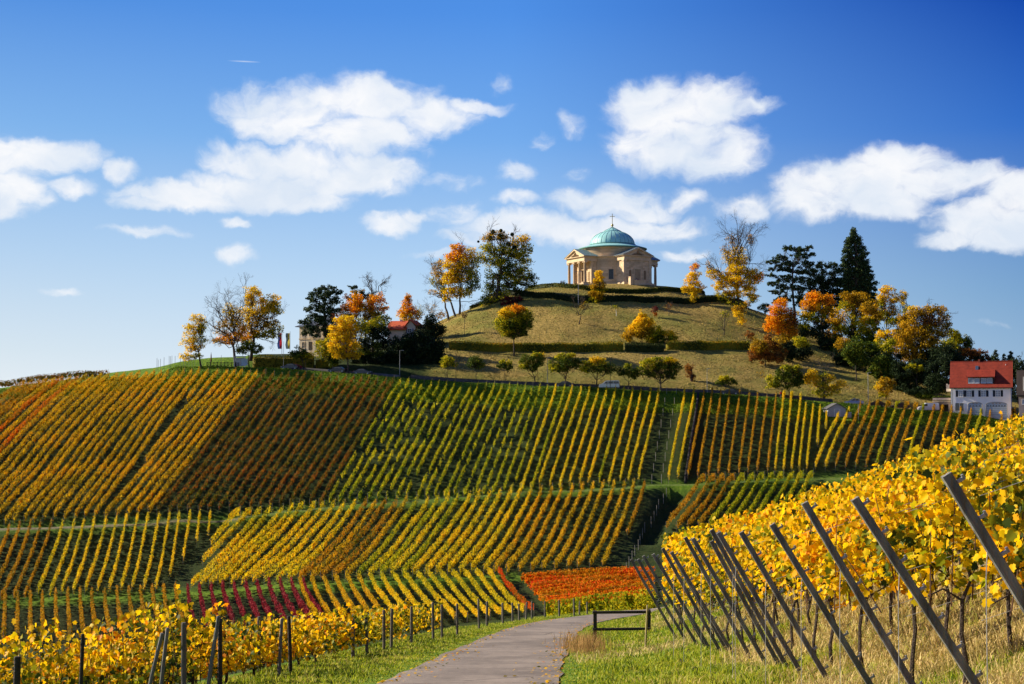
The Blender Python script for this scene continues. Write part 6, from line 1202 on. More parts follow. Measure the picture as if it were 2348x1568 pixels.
# white house with the red roof (photo crop 3400..3840 x 1280..1600, .1248 photo units per crop unit)
def white_house():
    d = 331.0; k = .1248 * d / FPX; X0 = 2078.4; Y0 = 782.5
    b = P(X0 + 815 * .1248, Y0 + 1330 * .1248, d); zg = b[2]
    gx_ = lambda x: (x - 815) * k; gz = lambda y: (1330 - y) * k
    e = empty('house', (b[0], d, zg), 'white two-storey house with red tiled roof, long dormer and grey garage doors', 'house', rz=R(-20.5))
    W = gx_(1852); D = 10.5; he = gz(862); hr = gz(372); run = 5.25
    # walls
    MB().box(0, W, 0, D, -2.0, he).build('wall', PLW, e)
    MB().prism([(0, he + .003), (D, he + .003), (D / 2, hr - .25)], 'x', .002, W - .002).build('gable', PLW, e)
    # roof slabs (main)
    t = .2; ov = .35
    sl = (hr - he) / (D / 2 + ov)
    MB().prism([(-ov, he - .05), (-ov, he + .15), (D / 2, hr + .1), (D / 2, hr - .12)], 'x', -.3, W + .42).build('roof', TILER, e)
    MB().prism([(D + ov, he - .05), (D + ov, he + .15), (D / 2 + .002, hr + .1), (D / 2 + .002, hr - .12)], 'x', -.3, W + .42).build('roof', TILER, e)
    MB().tube([(-.3, D / 2, hr + .1), (W + .42, D / 2, hr + .1)], .11, 8).build('ridge', TILER, e)
    MB().tube([(-.3, -ov - .06, he - .02), (W + .42, -ov - .06, he - .02)], .07, 8).build('gutter', DARKM, e)
    MB().tube([(.28, -.1, he - .1), (.28, -.1, 0)], .05, 6).build('downpipe', DARKM, e)
    # dormer: flatter roof breaking out of the main slope
    slope_y = lambda z: -ov + (z - he - .15) / ((hr - he - .05) / (D / 2 + ov))
    dz0, dz1, dzt = gz(775), gz(665), gz(535); dx0, dx1 = gx_(1092), gx_(1585)
    yf = slope_y(dz0) + .05; dm = empty('dormer', (0, 0, 0)); dm.parent = e
    MB().box(dx0 + .25, dx1 - .2, yf, yf + 3.2, dz0 - .35, dz1).build('dormer_wall', solid('dormer_boards', (.05, .025, .022), .8), dm)
    ya = slope_y(dzt)
    MB().prism([(yf - .45, dz1 - .02), (yf - .45, dz1 + .14), (ya + .1, dzt + .22), (ya + .1, dzt)], 'x', dx0, dx1).build('dormer_roof', TILER, dm)
    for a, c in ((1127, 1210), (1230, 1312), (1345, 1428), (1450, 1535)):
        window(dm, gx_(a), gx_(c), gz(765), gz(685), yf - .002, (0, 0), CURT, fr=.07)
    # skylight
    zs0, zs1 = gz(527), gz(455); o = MB().prism([(slope_y(zs0), zs0 + .0), (slope_y(zs0) - .08, zs0 + .12), (slope_y(zs1) - .08, zs1 + .12), (slope_y(zs1), zs1)], 'x', gx_(1237), gx_(1290)).build('skylight', solid('skylight_glass', (.06, .09, .14), .15, spec=.7), e)
    MB().box(gx_(1300) - .2, gx_(1300) + .2, D / 2 - .2, D / 2 + .2, hr - .1, hr + .62).build('chimney', BRICKR, e)
    MB().tube([(gx_(1315), D / 2, hr), (gx_(1315), D / 2, hr + 1.4)], .025, 5).build('antenna', DARKM, e)
    # upper windows with shutters
    for a, c, sh in ((950, 1025, [(900, 942), (1033, 1060)]), (1097, 1172, [(1062, 1088), (1181, 1222)]), (1342, 1420, [(1295, 1335), (1429, 1470)]), (1593, 1672, [(1545, 1586), (1681, 1720)])):
        window(e, gx_(a), gx_(c), gz(1015), gz(910), 0, (1, 2), CURT, shutters=[(gx_(p), gx_(q)) for p, q in sh])
    # ground floor: door, two arched garage doors
    window(e, gx_(890), gx_(1035), gz(1275), gz(1135), 0, (1, 0), GLASS)
    for a, c, zt_, nw in ((1110, 1357, 1118, 4), (1420, 1785, 1118, 7)):
        g = empty('garage_door', (0, 0, 0)); g.parent = e; xa, xb = gx_(a), gx_(c); zsh = gz(1160); za = gz(zt_); cx_ = (xa + xb) / 2
        arch = [(cx_ + (xb - xa) / 2 * math.cos(t), zsh + (za - zsh) * math.sin(t)) for t in np.linspace(0, math.pi, 14)]
        MB().prism([(xb, -1.2)] + arch + [(xa, -1.2)], 'y', -.02, .05).build('panel', GAR, g)
        fr = MB(); pts = [(xb + .04, -.05, -1.2)] + [(x, -.05, z) for x, z in arch] + [(xa - .04, -.05, -1.2)]; fr.tube(pts, .06, 4); fr.build('surround', solid('stone_grey', (.28, .27, .25), .9), g)
        for i in range(nw):
            x = xa + (xb - xa) * (i + .75) / (nw + .5); MB().box(x - .17, x + .13, -.04, -.021, gz(1197), gz(1177)).build('pane', GLASS, g)
        for i in range(2 if nw == 4 else 3):
            x = cx_ + (i - (.5 if nw == 4 else 1)) * .75; MB().box(x - .22, x + .22, -.04, -.021, gz(1150), gz(1132)).build('pane', solid('lit_pane', (.35, .28, .24), .3), g)
        mb = MB()
        for z in np.arange(-.2, gz(1200), .45): mb.box(xa + .05, xb - .05, -.028, -.019, z, z + .03)
        mb.build('grooves', DARKM, g)
    # side balcony and planter terrace on the left
    bl = empty('balcony', (0, 0, 0)); bl.parent = e
    MB().box(-1.15, -.003, 2.0, 6.0, gz(915), gz(870)).build('slab', PLC, bl); MB().box(-1.15, -1.05, 2.0, 6.0, gz(868), gz(775)).box(-1.046, -.3, 2.0, 2.1, gz(868), gz(790)).build('parapet', solid('balcony_panel', (.36, .30, .26), .8), bl)
    # dry view: satellite pipe on roof
    MB().tube([(gx_(1765), slope_y(gz(435)), gz(440)), (gx_(1765), slope_y(gz(435)) - .05, gz(418))], .06, 6).build('vent', WHITE, e)
    # terrace building at the left
    f = empty('garage', (b[0], d, zg), 'low beige garage with planted roof terrace left of the white house', 'garage', rz=R(-20.5))
    x0, x1 = gx_(487), gx_(805)
    MB().box(x0, gx_(548), 1, 6, -1.5, gz(1105)).box(gx_(762), x1, 1, 6, -1.5, gz(1105)).box(gx_(548), gx_(762), 1, 6, gz(1160), gz(1105)).box(gx_(548), gx_(762), 3.5, 6, -1.5, gz(1160)).build('wall', BEIGE, f)
    MB().box(x0 - .1, x1, .8, 6, gz(1104), gz(1092)).build('slab', STONED, f)
    MB().box(x0, x1, .95, 1.05, gz(1078), gz(1038)).build('parapet', PLP, f)
    hx, hy = b[0], d
    c = np.stack([rng.uniform(x0, x1, 900) + hx, rng.uniform(1.2, 2.0, 900) + hy, rng.uniform(gz(1045), gz(1005), 900) + zg], 1); V, F = leaf_quads(c, .25)
    o = np_mesh('planting', V, F, LM['tgreen'], loc=(hx, hy, zg)); o.location = (0, 0, 0); o.parent = f
    # neighbour at the right edge
    n_ = empty('house', (P(2333, 940, 322)[0], 322, zg - .4), 'pale pink house with dark roof cut off by the right edge', 'house', rz=R(-20))
    z = lambda y: (1330 - y) * k
    MB().box(.2, 9, 0, 9, -2, z(1025) + .4).build('wall', PLP, n_); MB().prism([(-.4, z(1030) + .4), (-.4, z(1010) + .6), (4.5, z(560) + .6), (4.5, z(580) + .3)], 'x', -.2, 9).prism([(9.4, z(1030) + .4), (9.4, z(1010) + .6), (4.502, z(560) + .6), (4.502, z(580) + .3)], 'x', -.2, 9).build('roof', TILED, n_)
    MB().prism([(0, z(1025) + .41), (9, z(1025) + .41), (4.5, z(585) + .3)], 'x', .205, 8.9).build('gable', solid('dark_boards', (.06, .045, .035), .9), n_)
    window(n_, .95, 1.9, 2.0 + .6, 3.6, 0, (1, 0), CURT)
white_house()
# grey field shed, gable towards the lane
def shed():
    k = .3489 * 322 / FPX; b = P(1528.3 + 1060 * .3489, 489 + 1352 * .3489, 322); e = empty('shed', (b[0], 322, H(b[0] + 2, 322) - .0), 'small grey field shed with gable roof at the top of the vines', 'shed', rz=R(4))
    W = 118 * k; h = 2.0; ap = 3.05
    GR = solid('grey_boards', (.36, .38, .40), .8, var=.08, scale=1, stretch=(6, 1, .5)); MB().prism([(0, -1), (W, -1), (W, h), (W / 2, ap), (0, h)], 'y', 0, 3.5).build('wall', GR, e)
    for s_ in (0, 1):
        xa = -.35 if s_ == 0 else W + .35; MB().prism([(xa, h - .22), (xa, h - .12), (W / 2, ap + .14), (W / 2, ap + .03)], 'y', -.3, 3.8).build('roof', solid('felt_roof', (.10, .10, .10), .9), e)
    MB().box(W * .36, W * .66, -.03, -.003, -.2, 1.75).build('door', solid('grey_door', (.42, .44, .46), .7), e); MB().box(W * .34, W * .36, -.05, -.003, -.2, 1.8).box(W * .66, W * .68, -.05, -.003, -.2, 1.8).box(W * .34, W * .68, -.05, -.003, 1.803, 1.86).build('door_frame', WHITE, e)
    q = empty('water_tank', (b[0] + W + .15, 321.6, H(b[0] + W + .5, 321.6)), 'grey box tank at the right side of the field shed', 'tank'); MB().box(0, .95, 0, .9, -.5, 1.15).build('tank_body', GR, q); MB().box(-.04, .99, -.04, .94, 1.152, 1.22).build('lid', WHITE, q)
shed()
# cream villa behind the pine
def villa():
    d = 372; k = .2864 * d / FPX; bx_ = P(366.8 + 1093 * .2864, 800, d); zg = H(bx_[0] + 4, d); e = empty('villa', (bx_[0], d, P(0, 611.3 + 670 * .2864, d)[2]), 'cream two-storey villa with slate hip roof, half hidden by the dark pine', 'villa', rz=R(-26))
    z = lambda y: (670 - y) * k; W = 330 * k; wing = 155 * k
    MB().box(0, W, 1.2, 11, -4, z(482)).box(wing, W - 1.5, 0, 1.197, -4, z(482)).build('wall', PLC, e)
    MB().box(-.1, W + .1, 1.1, 11.1, z(583), z(573)).box(wing - .1, W - 1.4, -.1, 1.096, z(583), z(573)).build('string_course', STONED, e)
    rf = MB(); a, b_, c_, dd = (-.6, .0), (W + .6, .0), (W + .6, 11.6), (-.6, 11.6); zz = z(482); ht = 2.6
    rf.v += [(a[0], a[1], zz), (b_[0], b_[1], zz), (c_[0], c_[1], zz), (dd[0], dd[1], zz), (4.5, 5.8, zz + ht), (W - 4.5, 5.8, zz + ht), (a[0], a[1], zz + .15), (b_[0], b_[1], zz + .15), (c_[0], c_[1], zz + .15), (dd[0], dd[1], zz + .15)]
    rf.f += [[3, 2, 1, 0], [0, 1, 7, 6], [1, 2, 8, 7], [2, 3, 9, 8], [3, 0, 6, 9], [6, 7, 5, 4], [7, 8, 5], [8, 9, 4, 5], [9, 6, 4]]; rf.build('roof', solid('slate', (.09, .11, .15), .6, var=.15, scale=1), e)
    for x, y_, z0, z1, w in ((.9, 1.2, 650, 605, .8), (3.1, 1.2, 560, 515, .8), (.9, 1.2, 560, 515, .8), (wing + .9, 0, 650, 590, 1.0), (wing + .9, 0, 565, 515, 1.0), (wing + 3.2, 0, 565, 515, 1.0), (wing + 3.2, 0, 650, 600, 1.0)):
        window(e, x, x + w, z(z0), z(z1), y_, (1, 1), GLASS, fr=.1, frmat=STONED)
    MB().box(3.0, 4.1, 1.05, 1.197, z(668), z(600)).build('door', WOODD, e)
    MB().box(W * .6, W * .6 + .9, 6, 6.9, zz + 1, zz + ht + 1.2).build('chimney', BRICKR, e)
villa()
def redroof():
    d = 384; k = .2864 * d / FPX; bx_ = P(366.8 + 1835 * .2864, 0, d); zg = P(0, 611.3 + 600 * .2864, d)[2]; z = lambda y: (600 - y) * k
    e = empty('house', (bx_[0], d, zg), 'cream house with bright orange-red roof among dark trees', 'house', rz=R(-14))
    # ridge runs left-right, gable end on the right shown by turning
    W = 130 * k; g = 115 * k
    MB().box(0, W, 0, 6, -4, z(505)).build('wall', PLC, e)
    MB().prism([(-.5, z(510)), (-.5, z(500)), (3.4, z(428)), (3.4, z(436))], 'x', -.4, W + 1.0).prism([(6.9, z(510)), (6.9, z(500)), (3.402, z(428)), (3.402, z(436))], 'x', -.4, W + 1.0).build('roof', TILEO, e)
    # cross gable wing facing the lane
    MB().prism([(W, -4), (W + g * .85, -4), (W + g * .85, z(482)), (W + g * .48, z(432)), (W, z(500))], 'y', .3, 6).build('gable', PLC, e)
    MB().prism([(W - .15, z(512)), (W - .15, z(503)), (W + g * .48, z(422)), (W + g * .48, z(432))], 'y', -.3, 6.4).build('roof', TILEO, e); MB().prism([(W + g, z(478)), (W + g, z(468)), (W + g * .48, z(422)), (W + g * .48, z(432))], 'y', -.3, 6.4).build('roof', TILEO, e)
    window(e, W + g * .32, W + g * .58, z(530), z(500), .3, (1, 1), GLASS, fr=.1)
    for a in (.17, .62): MB().box(W + g * a, W + g * a + .45, .2, .297, z(533), z(498)).build('shutter', solid('grey_shutter', (.2, .2, .24), .7), e)
    MB().box(W * .55, W * .55 + .6, 3.1, 3.8, z(450), z(418)).build('chimney', PLC, e)
redroof()

# ------------------------------------------------------------------ walls, channel, railings
def wallrun(name, label, pts, h, th, mat, cat='wall', cap=True, step=None):
    pts = np.asarray(pts, float); loc = (float(pts[0][0]), float(pts[0][1]), H(pts[0][0], pts[0][1])); t = np.gradient(pts[:, :2], axis=0); t /= np.linalg.norm(t, axis=1)[:, None]; n = np.stack([-t[:, 1], t[:, 0]], 1)
    R_ = []
    for o, zz in ((-th / 2, -.5), (-th / 2, h), (th / 2, h), (th / 2, -.5)):
        q = pts[:, :2] + n * o; zb = Hgrid(pts[:, 0], pts[:, 1]); R_.append(np.stack([q[:, 0], q[:, 1], zb + zz * (1 + (vnoise(pts[:, 0], pts[:, 1], 3) - .5) * (.16 if zz > 0 else 0))], 1))
    m = len(pts); F = []
    for r_ in range(3): a = r_ * m + np.arange(m - 1); F.append(np.stack([a, a + 1, a + 1 + m, a + m], 1))
    F.append(np.array([[0, m, 2 * m, 3 * m], [m - 1, 4 * m - 1, 3 * m - 1, 2 * m - 1]]))
    e = np_mesh(name, np.concatenate(R_), F, mat, loc=loc); return tag(e, label, cat)
def offset_line(L_, o):
    t = np.gradient(L_[:, :2], axis=0); t /= np.linalg.norm(t, axis=1)[:, None]; return np.stack([L_[:, 0] - t[:, 1] * o, L_[:, 1] + t[:, 0] * o, L_[:, 2]], 1)
sel = RL[(RL[:, 0] > -26) & (RL[:, 0] < 76)]
wallrun('stone_wall', 'long dark dry-stone wall along the uphill side of the road', offset_line(sel, 3.3), 1.0, .45, DRYST)
sel = RL[(RL[:, 0] > -58) & (RL[:, 0] < -27)]
wallrun('stone_wall', 'low grey wall along the road under the big yew', offset_line(sel, 3.2), .7, .35, solid('wall_grey', (.14, .13, .12), .9, var=.2, scale=1))
# stone-walled drainage channel down the slope, its shade put into the near-black stone
def chan(a, b, n, label):
    p0 = hit(*a, 200, 352); p1 = hit(*b, 200, 352); t = np.linspace(0, 1, n)[:, None]; return p0 + (p1 - p0) * t
wallrun('retaining_wall', 'shade-dark stone channel wall running straight down the upper slope', chan((1600, 908), (1571, 1108), 30, ''), .9, .5, solid('channel_shade_stone', (.035, .032, .028), .95, var=.3, scale=1))
def railing():
    pts = [P(366.8 + x * .2864, 611.3 + y * .2864, 347) for x, y in ((350, 790), (605, 790))]; x0, x1 = pts[0][0], pts[1][0]; e = empty('railing', (x0, 350.5, H(x0, 350.5)), 'dark wooden railing with crossed bars at the viewpoint on the left plateau', 'railing')
    n = 9; L_ = x1 - x0; zz = lambda x: H(x0 + x, 350.5) - H(x0, 350.5)
    for i in range(n + 1): x = L_ * i / n; MB().box(x - .07, x + .07, -.07, .07, zz(x) - .2, zz(x) + 1.25).build('post', WOODD, e)
    for z in (1.15, .35): MB().tube([(L_ * i / n, -.09, zz(L_ * i / n) + z) for i in range(n + 1)], .05, 6).build('rail', WOODD, e)
    for i in range(n):
        a, b = L_ * i / n + .08, L_ * (i + 1) / n - .08
        MB().tube([(a, -.03, zz(a) + .38), (b, -.03, zz(b) + 1.12)], .035, 4).tube([(a, .03, zz(a) + 1.12), (b, .03, zz(b) + .38)], .035, 4).build('cross_brace', WOODD, e)
railing()
def place_on(X, Y, d): p = P(X, Y, d); return (p[0], d, H(p[0], d))
f1_ = lambda x, y: (366.8 + x * .2864, 611.3 + y * .2864); f2_ = lambda x, y: (978 + x * .2924, 458.5 + y * .2924); f3_ = lambda x, y: (1528.3 + x * .3489, 489 + y * .3489)
def roadd(X): x = P(X, 880, 340)[0]; return float(np.interp(x, RL[:, 0], RL[:, 1]))
# flags
def flag(x, cols, lab):
    X, Y = f1_(x, 660); l = place_on(X, 0, 366); k = .2864 * 366 / FPX; zt = P(0, 611.3 + 518 * .2864, 366)[2] - l[2]; zf = P(0, 611.3 + 532 * .2864, 366)[2] - l[2]; zb = P(0, 611.3 + 658 * .2864, 366)[2] - l[2]
    e = empty('flagpole', l, lab, 'flag'); MB().tube([(0, 0, -.2), (0, 0, zt)], [.07, .045], 8).build('pole', STEEL, e)
    w = 34 * k; f = empty('flag', (0, 0, 0)); f.parent = e; n = 10
    for j, c in enumerate(cols):
        V = []; nn = 14
        for i in range(nn):
            z = zf + (zb - zf) * i / (nn - 1)
            for u in (j / len(cols), (j + 1) / len(cols)): V.append((-.08 - w * (1 - u) * (.92 + .08 * math.sin(i * .8)), .18 * math.sin(i * .55 + u * 3.0), z))
        F = [(2 * i, 2 * i + 1, 2 * i + 3, 2 * i + 2) for i in range(nn - 1)]; np_mesh('stripe', V, np.array(F), leafmat('flag_%s_%d' % ('a' if x < 1020 else 'b', j), [c, c], .35), parent=f)
flag(998, [(.045, .08, .25), (.50, .03, .05)], 'flag hanging from a pole with blue and red vertical stripes, left of the villa')
flag(1062, [(.10, .14, .18), (.62, .52, .10)], 'flag hanging from a pole with grey-blue and yellow vertical stripes, nearest the villa')
# closed parasol
l = place_on(*f1_(408, 790), 351); e = empty('parasol', l, 'closed dark red parasol standing at the viewpoint railing', 'parasol'); MB().tube([(0, 0, -.1), (0, 0, 3.7)], .04, 6).build('pole', WOODD, e); MB().lathe([(.06, 1.3), (.19, 1.45), (.15, 2.2), (.12, 2.9), (.03, 3.6)], 10).build('canopy', solid('parasol_cloth', (.16, .03, .03), .9), e)
# info board and white cabinet on the plateau
l = place_on(*f1_(675, 790), 349); e = empty('notice_board', l, 'pale blue notice board on the plateau beside the small dark tree', 'notice board'); MB().box(-.75, .75, -.05, .05, .6, 2.2).build('panel', solid('board_panel', (.42, .52, .60), .6), e); MB().box(-.82, -.752, -.06, .06, -.2, 2.35).box(.752, .82, -.06, .06, -.2, 2.35).build('post', STEEL, e)
l = place_on(*f1_(640, 790), 351); e = empty('bus_shelter', l, 'small white-framed shelter on the plateau behind the notice board', 'shelter'); MB().box(-1.4, 1.3, -.8, .8, 2.7, 2.85).build('roof', STEEL, e)
for x in (-1.3, 1.2):
    for y in (-.7, .7): MB().box(x - .05, x + .05, y - .05, y + .05, -.2, 2.698).build('post', WHITE, e)
MB().box(-1.25, 1.15, .68, .71, .4, 2.5).build('glass_panel', CURT, e)
# lamps, poles
def lamp(X, Yt, d, lab, arm=.7, heads=1, r=.07, mat=STEEL, cat='street lamp'):
    l = place_on(X, 0, d); zt = P(0, Yt, d)[2] - l[2]; e = empty('street_lamp', l, lab, cat); MB().tube([(0, 0, -.2), (0, 0, zt * .5), (0, 0, zt)], [r * 1.2, r, r * .7], 8).build('pole', mat, e)
    for s_ in ((1,) if heads == 1 else (-1, 1)):
        MB().tube([(0, 0, zt - .15), (s_ * arm * .5, 0, zt + .02), (s_ * arm, 0, zt)], .03, 5).build('arm', mat, e); MB().box(s_ * arm - .28, s_ * arm + .28, -.1, .1, zt - .09, zt + .04).build('lamp_head', mat, e, bevel=.03)
    return e
lamp(919.6, 803, roadd(919) + 3.4, 'grey street lamp in front of the big black-green yew')
X, Yt = f2_(1183, 560); l_ = lamp(X, Yt, 408.5, 'tall double-headed lamp on the slope in front of the left portico', arm=.75, heads=2)
lamp(*f2_(942, 1235), roadd(1253) + 3.8, 'slim street lamp between the second broad tree and the dark car', arm=.5)
lamp(*f2_(2177, 1322), roadd(1614) + 3.0, 'thin grey street lamp right of the rust-red stump', arm=.4, r=.05)
lamp(*f3_(1290, 1045), 336, 'tall pale lamp pole right of the airy yellow tree above the shed', arm=.5)
def pole(X, Yt, d, lab, r=.06, mat=WOODD, dx=0, base_drop=0):
    l = place_on(X, 0, d); zt = P(0, Yt, d)[2] - l[2]; o = MB().tube([(0, 0, -.3 - base_drop), (dx, 0, zt)], [r * 1.15, r * .8], 8).build('pole', mat); o.location = l; return tag(o, lab, 'pole')
pole(f2_(235, 0)[0], f2_(0, 1182)[1], roadd(1046) - 3, 'thin dark pole between the first two small street trees')
pole(f2_(1428, 0)[0], f2_(0, 1262)[1], roadd(1395) - 3.2, 'dark pole standing in front of the silver van')
pole(f1_(1185, 0)[0], f1_(0, 572)[1], roadd(706) + 3, 'tall thin brown pole in front of the villa wall', r=.05)
pole(f1_(1012, 0)[0], f1_(0, 598)[1], roadd(656) + 3, 'thin grey sign pole below the flags', r=.05, mat=STEEL)
p_ = pole(2078.4 + 2012 * .1248, 782.5 + 650 * .1248, 322, 'tall weathered white utility pole right of the white house', r=.12, mat=solid('pole_pale', (.55, .53, .50), .8), dx=.06)
MB().tube([(.1, 0, 8.6), (.45, 0, 8.55)], .04, 5).build('lamp_arm', STEEL, p_)
pole(f3_(1225, 0)[0], f3_(0, 1255)[1], 320, 'thin grey stake at the right of the grey shed', r=.045, mat=STEEL)
pole(f3_(470, 0)[0], f3_(0, 1120)[1], roadd(1692) + 2.8, 'short dark post beside the small round street tree', r=.05)
# bare stakes of the cleared plot and along the channel
gB = 'bare stakes of the cleared vine plot'
for j, (X0_, X1_) in enumerate(((1528, 1494), (1550, 1516))):
    for i in range(9):
        t = i / 8; p = hit(X0_ + (X1_ - X0_) * t, 903 + 205 * t, 200, 352); o = MB().tube([(0, 0, -.2), (.03, 0, 1.75)], .045, 5).build('stake', STAKE); o.location = p
        tag(o, 'thin grey stake in the cleared strip, %s of the %s line from the top' % (ordw(i + 1), ('left', 'right')[j]), 'stake', gB)
gC = 'stakes beside the grassy gully'
for i in range(14):
    t = i / 13; p = hit(1540 - 92 * t + rng.normal() * 2 - 14, 1140 + 175 * t, 190, 300); o = MB().tube([(0, 0, -.2), (0, 0, 1.8)], .04, 5).build('stake', STAKE); o.location = p; tag(o, 'thin grey stake left of the grassy gully, %s from the top' % ordw(i + 1), 'stake', gC)
gE = 'thin stakes on the skyline left of the plateau'
for i, x in enumerate([12, 22, 40, 68, 108, 118, 130, 155, 197, 222, 240, 264, 290, 312, 368, 436, 520]):
    X, Y = f1_(x, 0); d = 350 + rng.uniform(0, 5); l = place_on(X, 0, d); h = P(0, f1_(0, 800 - 60 - min(x, 200) * .12 + rng.uniform(-12, 12))[1], d)[2] - l[2]
    o = MB().tube([(0, 0, -.2), (0, 0, max(1.2, h))], .045, 5).build('stake', STAKE); o.location = l; tag(o, 'thin grey stake on the left skyline, %s from the left' % ordw(i + 1), 'stake', gE)

# ------------------------------------------------------------------ vehicles
TYRE = solid('tyre', (.02, .02, .02), .9); RIM = solid('rim', (.35, .35, .36), .4, metal=.6)
def paint(n, c, metal=.0): return solid(n, c, .3, metal=metal, var=.03, spec=.5)
def vehicle(kind, X, d, rz, mat, label, cat, flip=1, extras=None):
    van = kind == 'van'; L_, W, Hh = (4.9, 1.9, 1.95) if van else (4.4, 1.78, 1.45)
    l = place_on(X, 0, d); e = empty('parked_' + ('van' if van else 'car'), (l[0], d, l[2] + .06), label, cat, rz=rz)
    if van:
        low = [(-2.42, .35), (-2.45, .75), (-2.30, .98), (-1.75, 1.15), (-1.0, 1.16), (2.40, 1.16), (2.44, .4), (2.3, .3), (-2.3, .28)]
        top = [(-1.68, 1.16), (-.95, 1.78), (-.6, 1.92), (2.2, 1.95), (2.36, 1.80), (2.41, 1.162)]
        wins = [[(-1.32, 1.2), (-.82, 1.70), (-.35, 1.72), (-.35, 1.2)], [(-.25, 1.2), (-.25, 1.72), (.95, 1.74), (.95, 1.2)], [(1.03, 1.2), (1.03, 1.74), (2.2, 1.75), (2.28, 1.2)]]
        if extras == 'panel': wins = wins[:1]
    else:
        low = [(-2.15, .32), (-2.2, .62), (-2.05, .80), (-1.1, .95), (1.5, .98), (2.12, .92), (2.18, .5), (2.05, .3)]
        top = [(-1.15, .95), (-.45, 1.36), (0, 1.43), (.85, 1.41), (1.65, .982)]
        wins = [[(-.85, 1.0), (-.38, 1.33), (.12, 1.38), (.12, 1.0)], [(.2, 1.0), (.2, 1.38), (.82, 1.36), (1.3, 1.0)]]
    f = lambda pl: [(flip * x, z) for x, z in pl]
    MB().prism(f(low), 'y', -W / 2, W / 2).build('body', mat, e, bevel=.06)
    mb = MB().prism(f(top), 'y', -W / 2 + .14, W / 2 - .14); o = mb.build('cabin', mat, e, bevel=.05)
    for s_ in (-1, 1):
        y = s_ * (W / 2 - .14)
        for w in wins: MB().prism(f(w), 'y', y - .012, y + .012).build('window', GLASS, e)
        for x in (-1.45, 1.45):
            w_ = empty('wheel', (0, 0, 0)); w_.parent = e; yy_ = s_ * (W / 2 - .12)
            MB().tube([(flip * x, yy_ - .11, .32), (flip * x, yy_ + .11, .32)], .33, 16).build('tyre', TYRE, w_); MB().tube([(flip * x, yy_ - .125, .32), (flip * x, yy_ + .125, .32)], .19, 12).build('rim', RIM, w_)
        MB().box(*sorted((flip * -2.40 if van else flip * -2.14, flip * (-2.2 if van else -1.95))), s_ * .75 - .14, s_ * .75 + .14, .62 if not van else .78, .76 if not van else .92).build('headlight', WHITE, e)
        MB().box(*sorted((flip * (2.36 if van else 2.08), flip * (2.46 if van else 2.2))), s_ * .8 - .08, s_ * .8 + .08, .7, .95).build('tail_light', solid('tail_red', (.4, .02, .02), .3), e)
    # windscreen and rear glass
    a, b = (top[0], top[1]); MB().prism(f([(a[0] + .03, a[1] + .03), (b[0] - .0, b[1] - .0), (b[0] - .04, b[1] + .02), (a[0] - .02, a[1] + .04)]), 'y', -W / 2 + .22, W / 2 - .22).build('windscreen', GLASS, e)
    if extras == 'blue': MB().box(-1.6, 1.7, -W / 2 - .012, -W / 2 - .002, .62, .78).build('blue_stripe', solid('blue_stripe', (.03, .10, .45), .4), e); MB().box(-.1, .15, -.5, .5, 1.44, 1.54).build('light_bar', solid('blue_lamp', (.02, .08, .5), .3), e)
    return e
SIL = paint('silver_paint', (.50, .52, .54), .3); WHP = paint('white_car_paint', (.75, .77, .78)); BLK = paint('black_paint', (.02, .022, .026)); DRK = paint('dark_blue_paint', (.03, .035, .05)); REDP = paint('dark_red_paint', (.25, .02, .02))
RS = lambda X: math.atan2(*(np.array([np.interp(P(X, 880, 340)[0] + 2, RL[:, 0], RL[:, 1]) - np.interp(P(X, 880, 340)[0] - 2, RL[:, 0], RL[:, 1]), 4.0])))
vehicle('van', 1393.5, roadd(1393) - 1.2, RS(1393), SIL, 'silver van with dark windows parked under the street trees', 'van', extras='')
vehicle('car', 1292, roadd(1292) + .9, RS(1292), BLK, 'dark car parked under the big round street tree, left of the silver van', 'car')
vehicle('van', 2113, roadd(2113) - .8, RS(2113), WHP, 'white panel van parked left of the white house', 'van', extras='panel')
vehicle('car', 1946, roadd(1946) + 1.2, RS(1946), SIL, 'silver car with blue stripe parked behind the grey shed', 'car', extras='blue')
vehicle('car', 1996, roadd(1996) + 1.0, RS(1996), BLK, 'black car parked between the shed and the dark blue car', 'car')
vehicle('car', 2049, roadd(2049) + 1.0, RS(2049), DRK, 'dark blue car parked left of the white panel van', 'car')
vehicle('car', 672, roadd(672) + .5, RS(672), DRK, 'dark car on the plateau road below the flags', 'car')
vehicle('car', 681, roadd(672) + 4.2, RS(672), REDP, 'dark red car behind the dark car below the flags', 'car')
vehicle('car', 779, roadd(779) + 1.2, RS(779), BLK, 'black car left of the bright yellow plateau tree', 'car')
vehicle('car', 836, roadd(836) + 1.2, RS(836), DRK, 'dark car right of the bright yellow plateau tree', 'car', flip=-1)
vehicle('car', 1665, roadd(1665) + 1.0, RS(1665), BLK, 'dark car nearly hidden by vines below the small round street tree', 'car')

